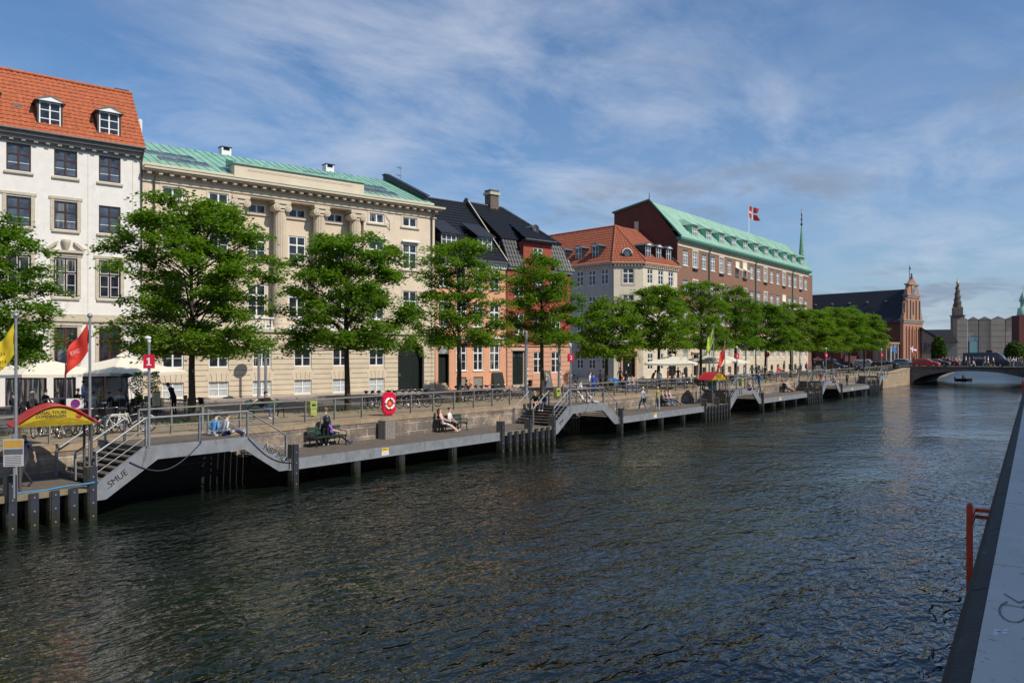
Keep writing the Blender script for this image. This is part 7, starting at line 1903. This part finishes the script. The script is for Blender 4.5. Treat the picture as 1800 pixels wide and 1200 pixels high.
def flagpole(loc, h, lb, m, txt, grp, drop=1.0):
    T = thing('flagpole', lb, 'flag', loc, 0, grp); g = G(); g.tube([(0, 0, 0), (0, 0, h)], [.05, .038], steel, 10); g.build('pole', T); g = G(); g.sphere((0, 0, h + .07), .085, steel, 12); g.build('ball', T)
    M = Matrix.Rotation(R(128), 4, 'Z') @ Matrix.Translation((.04, 0, h - .12)) @ Matrix.Diagonal((.8, 1, drop, 1)) if drop > 1 else Matrix.Rotation(R(128), 4, 'Z') @ Matrix.Translation((.04, 0, h - .12))
    n, q_ = 14, 14; g = G(M); A_, B_, C_, D_ = Vector((0, 0, 0)), Vector((0, 0, -.98)), Vector((.82, 0, -1.95)), Vector((.60, 0, -.85))
    def pt(i, k):
        f, q = i / n, k / q_; p = (A_.lerp(B_, q)).lerp(D_.lerp(C_, q), f); return (p.x, .09 * math.sin(f * 7 + q * 3) * f + .04 * math.sin(q * 9), p.z - .06 * math.sin(f * 5))
    for i in range(n):
        for k in range(q_): g.add([pt(i, k), pt(i + 1, k), pt(i + 1, k + 1), pt(i, k + 1)], [(0, 1, 2, 3)], m)
    fo = g.build('flag', T)
    for j, (t, zz) in enumerate(txt):
        tm = textmesh(t, .17, white_paint if m is red_cloth else black_metal, .002); tm.transform(Matrix.Rotation(R(128), 4, 'Z') @ Matrix.Translation((.42, .13, h - 1.15 - j * .25)) @ Matrix.Rotation(PI, 4, 'Z') @ UPR @ Matrix.Rotation(R(20), 4, 'Z'))
        to = bpy.data.objects.new('lettering', tm); COL.objects.link(to); to.parent = fo
    return T
flagpole((*at(28, 868, DK)[:2], DK), 5.35, 'yellow pennant on a pole at the left edge', yellow_cloth, [('CAN', 0), ('OPEN', 0)], 'pennants by the boat landings')
flagpole((*at(158, 846, DK)[:2], DK), 5.45, 'red pennant with white lettering on a pole beside the red canopy', red_cloth, [('EXC', 0)], 'pennants by the boat landings')
flagpole((*at(1254, 708, DK)[:2], DK), 6.6, 'yellow green pennant on a pole at the third landing', lime_cloth, [], 'pennants by the boat landings', 1.35)
flagpole((*at(1274, 700, DK)[:2], DK), 5.2, 'red pennant on a pole at the third landing', red_cloth, [], 'pennants by the boat landings', 1.35)
T = thing('info_board', 'grey and green information board leaning on the wide stairs', 'sign', at(1254, 686, PR), R(-25)); g = G(); g.box(-.5, .5, -.02, .02, .0, .75, steel); g.box(-.5, .5, -.024, -.0, .45, .75, plain('green_panel', (.12, .30, .04), .5)); g.build('panel', T); T.rotation_euler = (R(-15), 0, R(-25))
# flag on the brick office roof and church flags
fx = atY(1316, 420, 129); T = thing('roof_flagpole', 'white pole on the copper roof flying a red swallowtail flag with white cross', 'flag', (fx[0], fx[1], 24.8), 0)
g = G(); g.tube([(0, 0, 0), (0, 0, 5.0)], [.09, .05], white_paint, 8); g.build('pole', T)
flag(T, Matrix.Rotation(R(-38), 4, 'Z') @ Matrix.Translation((.05, 0, 2.75)), 2.3, 1.95, plain('flag_red', (.33, .012, .02), .8), cross=plain('flag_white', (.55, .53, .52), .8), tail=.45, hang=.22, nx=18, ny=14, amp=.22)
fx = atY(1600, 640, 170); T = thing('church_flagpole', 'small red flag with white cross on a pole before the church', 'flag', (fx[0], fx[1], PR), 0, 'flagpoles before the church'); g = G(); g.tube([(0, 0, 0), (0, 0, 4.9)], .05, white_paint, 6); g.build('pole', T)
flag(T, Matrix.Rotation(R(-38), 4, 'Z') @ Matrix.Translation((.05, 0, 3.6)), 1.9, 1.2, MT['flag_red'], cross=white_paint, hang=.4, seed=2)
fx = atY(1567, 640, 150); T = thing('blue_flagpole', 'small blue flag on a white pole left of the church gable', 'flag', (fx[0], fx[1], PR), 0, 'flagpoles before the church'); g = G(); g.tube([(0, 0, 0), (0, 0, 4.6)], .05, white_paint, 6); g.build('pole', T)
flag(T, Matrix.Rotation(R(-38), 4, 'Z') @ Matrix.Translation((.05, 0, 3.5)), 1.5, .9, plain('flag_blue', (.05, .15, .35), .8), hang=.4, seed=3)

# lifebuoy
lx = onw(683, .0)[0]; T = thing('lifebuoy_station', 'red octagonal lifebuoy board with a white segmented ring on the railing', 'lifebuoy', (lx, .03, 2.25), R(-8))
g = G(); w, h, c = .40, .58, .20; g.prism([(-w + c, 0), (w - c, 0), (w, c), (w, 2 * h - c), (w - c, 2 * h), (-w + c, 2 * h), (-w, 2 * h - c), (-w, c)], -.10, -.0, red_sign); g.prism([(-w + c + .03, .05), (w - c - .03, .05), (w - .05, c + .03), (w - .05, 2 * h - c - .03), (w - c - .03, 2 * h - .05), (-w + c + .03, 2 * h - .05), (-w + .05, 2 * h - c - .03), (-w + .05, c + .03)], -.125, -.1, red_sign); g.build('board', T)
g = G()
for k in range(4): g.torus((0, -.14, h), .255, .062, white_paint, 'y', 8, 8, PI / 2 * k + .14, PI / 2 * (k + 1) - .14)
g.build('lifebuoy', T)
g = G()
for k in range(4): g.torus((0, -.14, h), .255, .060, red_paint, 'y', 4, 8, PI / 2 * k - .135, PI / 2 * k + .135)
g.build('lifebuoy_band', T)
g = G(); g.lathe([(.12, -.15), (.12, -.126)], plain('orange_label', (.75, .15, .05), .5), 20, (0, 0, h), 'y'); g.lathe([(.035, -.154), (.035, -.1505)], yellow_paint, 10, (0, 0, h), 'y'); g.build('label', T)
g = G(); g.box(-.05, .05, -.0, .06, -.1, .3, black_metal); g.build('bracket', T)
# bins
T = thing('slatted_bin', 'weathered wooden slatted litter bin with a black liner on the boardwalk', 'bin', (onw(684, -.6)[0], -.42, DK), 0); g = G()
for k in range(5): g.box(-.33 + k * .133, -.21 + k * .133, -.29, -.25, 0, .98, steel_warm)
for k in range(4): g.box(-.36, -.33, -.27 + k * .13, -.15 + k * .13, 0, .98, steel_warm)
g.box(-.36, .36, .25, .28, 0, .98, steel_warm); g.box(-.36, .36, -.3, .3, .98, 1.02, steel_warm); g.build('casing', T)
g = G(); g.box(.34, .37, -.22, .22, .1, .93, black_metal); g.box(.33, .38, -.28, -.22, 0, .98, steel_warm); g.box(.33, .38, .22, .28, 0, .98, steel_warm); g.build('liner', T); T.scale = (.9, .9, .9)
def lime(u, v, lb):
    T = thing('litter_bin', lb, 'bin', at(u, v, PR), R(-10), 'lime green litter bins'); g = G(); g.prism([(-.2, .1), (.2, .1), (.24, .9), (-.24, .9)], -.2, .2, lime_bin); g.build('body', T); g = G(); g.box(-.26, .26, -.24, .22, .55, .6, lime_bin); g.build('rim', T); g = G(); g.box(-.25, .25, -.22, .22, .9, 1.0, lime_bin); g.build('lid', T); T.scale = (.78,) * 3; g = G(); g.box(-.14, .14, -.205, -.201, .66, .82, black_metal); g.build('slot', T); g = G(); g.tube([(0, 0, 0), (0, 0, .1)], .05, lead); g.build('stand', T)
lime(549, 732, 'lime green litter bin on the promenade between two bench groups'); lime(979, 702, 'lime green litter bin behind the stairs of the second platform'); lime(1303, 680, 'lime green litter bin behind the third platform')
# lamps
for u, v, lb in ((467, 706, 'taller of two bowl topped street lamps before the beige palace, nearer one'), (455, 703, 'bowl topped street lamp just left of the nearer one before the palace'), (1182, 674, 'bowl topped street lamp before the cream corner house'), (1311, 668, 'bowl topped street lamp before the brick office near the far red canopy'), (1406, 654, 'bowl topped street lamp left of the striped parasols')): street_lamp(at(u, v, 2.206), lb, 3.9)
# signs
sgrey = plain('sign_back', (.22, .25, .28), .5, metal=.2); sdark = plain('sign_brown', (.09, .035, .025), .6)
x, y, z = at(115, 732, PR); round_sign((x, y, z), 3.05, .36, sgrey, sgrey, 'large round grey sign back on a thin pole beside the red pennant', R(-38))
x, y, z = at(1088, 678, PR); round_sign((x, y, z), 2.6, .29, plain('sign_dark', (.05, .055, .06), .5), sgrey, 'round dark sign on a pole before the corner house', R(-38))
x, y, z = at(886, 681, 2.21); round_sign((x, y, z), 1.55, .28, sdark, sdark, 'round brown sign on a low pole before the orange house', R(-38))
x, y, z = at(1349, 664, PR); round_sign((x, y, z), 3.0, .33, plain('sign_red', (.30, .02, .03), .5), sgrey, 'small round red sign before the brick office', R(-38))
x, y, z = at(132, 748, PR); T = thing('parking_sign', 'white board with a round blue and red no stopping sign behind the canopy', 'sign', (x, y, z), R(-38)); g = G(); g.box(-.35, .35, -.01, .01, .75, 1.2, white_paint); g.box(-.37, .37, .011, .02, .73, 1.22, black_metal); g.build('board', T)
g = G(); g.lathe([(.17, -.02), (.17, -.011)], plain('sign_blue', (.08, .05, .45), .5), 20, (.02, 0, .98), 'y'); g.torus((.02, -.018, .98), .165, .025, red_paint, 'y', 20, 5); g.obox((.02, -.024, .98), (.3, .006, .04), red_paint, ry=R(45)); g.build('symbol', T); g = G(); g.tube([(0, .03, 0), (0, .03, .75)], .025, steel); g.build('post', T)
# antenna
fx = (O2[0] + E2[0] * 22.9 - E2[1] * 6, O2[1] + E2[1] * 22.9 + E2[0] * 6, 19.0); T = thing('roof_aerial', 'tall thin television aerial between the palace and the orange house roofs', 'aerial', fx, R(20)); g = G(); g.tube([(0, 0, 0), (0, 0, 3.0)], .03, steel, 6); g.build('mast', T)
for zz, w_ in ((.9, .9), (2.0, .7), (2.7, .6)):
    g = G(); g.tube([(-w_, 0, zz), (w_ * .4, 0, zz + .05)], .018, steel, 5)
    for q in range(5): g.tube([(-w_ + q * w_ * .3, -.2, zz + .01 * q), (-w_ + q * w_ * .3, .2, zz + .01 * q)], .01, steel, 4)
    g.build('antenna', T)
# bicycles
B1 = bike_proto('city_bicycle', 'white city bicycle with basket', (.66, .64, .58), basket=True)
B2 = bike_proto('city_bicycle', 'black city bicycle', (.02, .02, .022)); B3 = bike_proto('city_bicycle', 'blue city bicycle', (.03, .05, .20))
used = {}
def putb(Bp, loc, rz, label, group):
    if Bp.name not in used: used[Bp.name] = 1; Bp.location = loc; Bp.rotation_euler = (0, 0, rz); Bp['label'] = label; Bp['group'] = group; return Bp
    o = copy_tree(Bp, loc, rz, label); o['group'] = group; return o
putb(B1, at(232, 760, PR), R(-30), 'white city bicycle standing side on, rightmost of the bicycles behind the foreground stairs', 'white bicycles by the cafe'); putb(B1, at(203, 762, PR), R(205), 'white city bicycle with a front basket, middle one behind the foreground stairs', 'white bicycles by the cafe'); putb(B1, at(180, 764, PR), R(200), 'white city bicycle with a front basket nearest the canopy post', 'white bicycles by the cafe')
for i, u in enumerate((70, 88, 104, 120, 142, 158)): putb(B2, at(u, 768 - (u % 5), PR), R(190 + (u * 7) % 45), nth(i, 'black bicycle', 'in the tangled row behind the red canopy'), 'black bicycles behind the canopy')
for i, u in enumerate((648, 660, 672, 690, 702, 714, 726, 738, 756)): putb((B2, B2, B3)[i % 3] if i % 3 else B2, at(u, 719 - i * .6, PR), R(250 + (i * 37) % 30), nth(i, 'bicycle', 'in the row behind the red lifebuoy board'), 'bicycles behind the lifebuoy')
for i, u in enumerate((806, 818, 830, 841, 852, 862, 873, 884)): putb((B3, B2)[(i % 4) > 1], at(u, 706 - i * .5, PR), R(250 + (i * 41) % 30), nth(i, 'bicycle', 'of the railing row before the orange house, a %s one' % ('blue' if (i % 4) <= 1 else 'black')), '%s bicycles by the orange house' % ('blue' if (i % 4) <= 1 else 'black'))
putb(B2, at(823, 690, 2.206), R(20), 'black bicycle with handlebars raised, parked by the orange house cellar windows', 'bicycles against the houses'); putb(B2, at(925, 700, PR), R(200), 'black bicycle parked behind the sitting couple', 'single parked bicycles'); putb(B2, at(1008, 701, PR), R(190), 'black bicycle held by the man in the blue jumper', 'single bicycles'); putb(B2, at(1012, 676, 2.206), R(10), 'black bicycle leaning by the grey side wall', 'bicycles by the side street')
for u in (1395, 1402): putb(B2, at(u, 655, PR), R(240), '%s bicycle by the lamp post near the striped parasols' % ('left' if u < 1400 else 'right'), 'bicycles by the far lamp')
cyc = onx(1782, 140.5, 3.05); o = putb(B2, cyc, R(-90), 'bicycle ridden across the bridge by the cyclist in white', 'bicycles on the bridge'); person('cyclist in a white shirt riding over the bridge', 'cycle', (cyc[0], cyc[1] + .25, cyc[2] + .02), -90, white, (.35, .3, .32), white, 'brown')
# pram
def pram(loc, rz, lb, m):
    T = thing('pram', lb, 'pram', loc, rz); g = G(); g.prism([(-.38, .55), (.3, .5), (.42, .78), (-.42, .8)], -.2, .2, black_metal); g.build('seat', T); g = G(); g.lathe([(.30, -.21), (.30, .21)], m, 14, (-.2, 0, .85), 'y'); g.build('hood', T)
    for x in (-.35, .35):
        for y in (-.24, .24): g = G(); g.torus((x, y, .16), .13, .025, rubber, 'y', 14, 5); g.tube([(x, y, .16), (0, y * .8, .5)], .014, chrome, 5); g.build('wheel', T)
    g = G(); g.tube([(.3, -.2, .6), (.62, -.2, 1.02), (.62, .2, 1.02), (.3, .2, .6)], .014, chrome, 6); g.build('handle', T)
x, y, z = at(1077, 689, PR); pram((x, y, z), R(190), 'black pram with a bright blue hood beside the promenade bench', plain('pram_blue', (.02, .16, .50), .6)); x, y, z = at(1354, 669, PR); pram((x, y, z), R(180), 'dark pram pushed along the far promenade', plain('pram_dark', (.03, .03, .05), .6))
# cars
def carat(u, x, rz, *a, **k):
    p = onx(u, x); return car('parked_car', a[0], (p[0], p[1], road_z(p[1])), R(rz), *a[1:], **k)
carat(1628, 142.6, -90, 'bright red hatchback on the bridge approach right of the church', (.55, .01, .02), L=4.2, H=1.48)
carat(1590, 142.8, -90, 'silver grey hatchback left of the red car', (.30, .34, .38), L=4.3, H=1.45)
carat(1523, 143.2, -90, 'silver estate car parked before the church wall', (.38, .38, .40), L=4.5, H=1.65, kind='suv')
carat(1555, 139.6, -88, 'black car with a light interior right of the silver estate', (.015, .015, .02), L=4.1, H=1.4)
carat(1493, 146.5, -92, 'dark blue car behind the parked cars near the church', (.02, .025, .05), L=4.3, H=1.45); carat(1466, 139.0, -95, 'black hatchback by the striped parasols', (.015, .02, .022), L=4.2, H=1.45)
p = onx(1665, 156.5); car('parked_car', 'distant red car behind the bridge pedestrians', (p[0], p[1], road_z(p[1])), R(-90), (.40, .01, .03), L=4.2, H=1.45)
p = onx(1647, 150.0); car('parked_car', 'dark grey car just behind the bright red hatchback', (p[0], p[1], road_z(p[1])), R(-90), (.06, .065, .07), L=4.2, H=1.4)
p = onx(1734, 146.0); car('delivery_van', 'large dark teal van with white lettering crossing the bridge', (p[0], p[1], road_z(p[1])), R(-90), (.012, .03, .045), L=7.0, kind='van', group=None) if False else None
T = car('delivery_van', 'large dark teal van with pale lettering crossing the bridge', (p[0], p[1], road_z(p[1])), R(-90), (.012, .03, .045), L=6.9, kind='van')
# boat
bp_ = atY(1694, 672, 150); T = thing('small_boat', 'small dark open boat passing under the bridge arch', 'boat', (bp_[0], bp_[1], 0), R(-75)); T.scale = (.62, .8, .9)
bm_ = plain('boat_dark', (.02, .018, .02), .5); g = G(); st = []
for i in range(9):
    f = i / 8; x = -2.3 + 4.6 * f; w_ = .85 * math.sin(PI * min(1, .25 + .75 * (1 - f)) * .5 + .0) * (1 - f ** 3 * .9); st.append([(x, -w_, .5 + .12 * f * f), (x, -w_ * .75, .0), (x, 0, -.2), (x, w_ * .75, 0), (x, w_, .5 + .12 * f * f)])
for a_, b_ in zip(st[:-1], st[1:]):
    for q in range(4): g.add([a_[q], b_[q], b_[q + 1], a_[q + 1]], [(0, 1, 2, 3)], bm_)
g.add(st[0], [(0, 1, 2, 3, 4)], bm_); g.build('hull', T); g = G(); g.box(-1.4, -1.1, -.7, .7, .3, .36, bm_); g.box(.2, .5, -.7, .7, .3, .36, bm_); g.build('thwart', T); g = G(); g.box(-2.55, -2.25, -.15, .15, .2, .9, black_metal); g.build('outboard_motor', T)
person('dark silhouetted person sitting in the small boat', 'row', (bp_[0] - .1, bp_[1] + .2, .28), -60, (.03, .03, .04), black, black, 'dark')
# ropes on the foreground platform and landing
def rope(pts, r, m, lb, cat='rope'): g = G(); g.tube(pts, r, m, 6); tag(g.build('mooring_rope'), lb, cat)
blue_rope = plain('blue_rope', (.05, .22, .42), .7); dark_rope = plain('dark_rope', (.04, .05, .09), .7)
p0 = MODS[0]
def sagc(a, b, s, n=14): return [tuple(a[i] + (b[i] - a[i]) * k / n - (s * math.sin(PI * k / n) if i == 2 else 0) for i in range(3)) for k in range(n + 1)]
rope(sagc((p0 - .65, WO - .03, 1.75), (p0 + 1.95, WO - .03, 2.17), .62), .018, dark_rope, 'dark blue rope hanging in a loop from the foreground platform girder')
rope([(p0 + 1.95, WO - .02, 2.17), (p0 + 1.96, WO + .02, 2.6), (p0 + 1.95, WO + .0, 3.1)], .016, dark_rope, 'dark rope end tied to the middle post of the foreground platform')
rope(sagc((p0 + 3.9, WO - .03, 2.15), (p0 + 5.9, WO - .03, 1.0), .28), .014, dark_rope, 'thin dark rope looping along the graffiti girder')
rope([(p0 - 4.0, WO + .25, 1.13), (p0 - 3.2, WO + .1, 1.14), (p0 - 2.6, WO - .02, 1.2), (p0 - 1.95, WO - .17, 1.22), (p0 - 1.65, WO - .05, 1.25)], .028, blue_rope, 'bright blue rope lying along the foreground landing edge')
rope(sagc((p0 + 26.1 + .1, WO - .03, 1.5), (p0 + 26.1 + 2, WO - .03, 2.1), .3), .012, dark_rope, 'thin rope hanging on the second platform girder')

# guests and walkers at the middle cafe and along the far promenade
mid = [(1186, 680, 'sit', (.5, .5, .52), 'brown', 'guest in a light grey top sitting under the parasol before the corner house', -60), (1200, 679, 'sit', (.12, .16, .3), 'dark', 'guest in navy sitting beside the waitress', 120), (1213, 681, 'sitlean', (.6, .55, .45), 'blond', 'guest in a sand coloured top leaning over a table by the wide stairs', -100),
       (1248, 676, 'sit', (.55, .2, .18), 'brown', 'guest in a faded red top left of the far red canopy', -60), (1258, 675, 'sit', (.6, .6, .6), 'dark', 'guest in a white top just left of the far red canopy', 60), (1284, 674, 'sit', (.1, .1, .12), 'dark', 'guest in black right of the far red canopy', -120), (1293, 673, 'sitlean', (.35, .45, .6), 'brown', 'guest in a pale blue top by the third number sign', -60),
       (1322, 666, 'walk', (.5, .5, .46), 'brown', 'walker in a cream top between the far lamp post and the pram', 0), (1330, 665, 'walk', (.06, .1, .2), 'dark', 'walker in a dark blue top left of the pram', 180), (1390, 660, 'walk', (.6, .58, .56), 'blond', 'walker in a white blouse right of the man in the red T-shirt', 180), (1418, 656, 'walk', (.4, .1, .1), 'dark', 'walker in a brick red top left of the striped parasols', 0), (1447, 652, 'stand', (.1, .25, .35), 'dark', 'vendor in teal between the striped parasols', -60), (1090, 677, 'walk', (.3, .32, .3), 'dark', 'walker in a grey green top before the corner house door', 0), (960, 690, 'walk', (.55, .5, .45), 'brown', 'walker in a beige jacket before the red house', 180), (1100, 686, 'walk', (.05, .05, .06), 'dark', 'walker in black passing behind the promenade bench', 0)]
for u, v, ps, c, hr, lb, f in mid: P(lb, ps, u, v, PR, f, c, (.05, .07, .12), black, hr, female=hr == 'blond', sleeve=c[0] < .5)
for i, (u, v) in enumerate([(1180, 681), (1194, 680), (1207, 681), (1219, 680), (1252, 677), (1288, 675)]): put(TBP, 1, at(u, v, PR), .2 * i, nth(i, 'small cafe table', 'of the middle cafe near the third landing'), 'middle cafe tables')
for i, (u, v) in enumerate([(1176, 682), (1184, 679), (1190, 682), (1198, 681), (1203, 679), (1211, 682), (1216, 679), (1223, 682), (1248, 678), (1256, 676), (1284, 676), (1292, 674)]): put(CHP, 0, at(u, v, PR), 1.1 * i, nth(i, 'black cafe chair', 'of the middle cafe near the third landing'), 'middle cafe chairs')
for u, v, h, lb in ((925, 700, 4.6, 'thick grey post with stickers before the red house door'), (983, 694, 4.4, 'thick grey post just left of the number 2 sign')):
    T = thing('steel_post', lb, 'post', at(u, v, PR), 0, 'thick grey street posts'); g = G(); g.tube([(0, 0, 0), (0, 0, h)], [.13, .10], steel, 12); g.build('pole', T); g = G(); g.lathe([(.11, h), (.14, h + .05), (.03, h + .14)], steel, 12); g.build('cap', T)
    g = G()
    for z_ in (1.3, 1.7, 2.0): g.box(-.05, .05, -.135, -.118, z_, z_ + .14, white_paint)
    g.build('stickers', T)
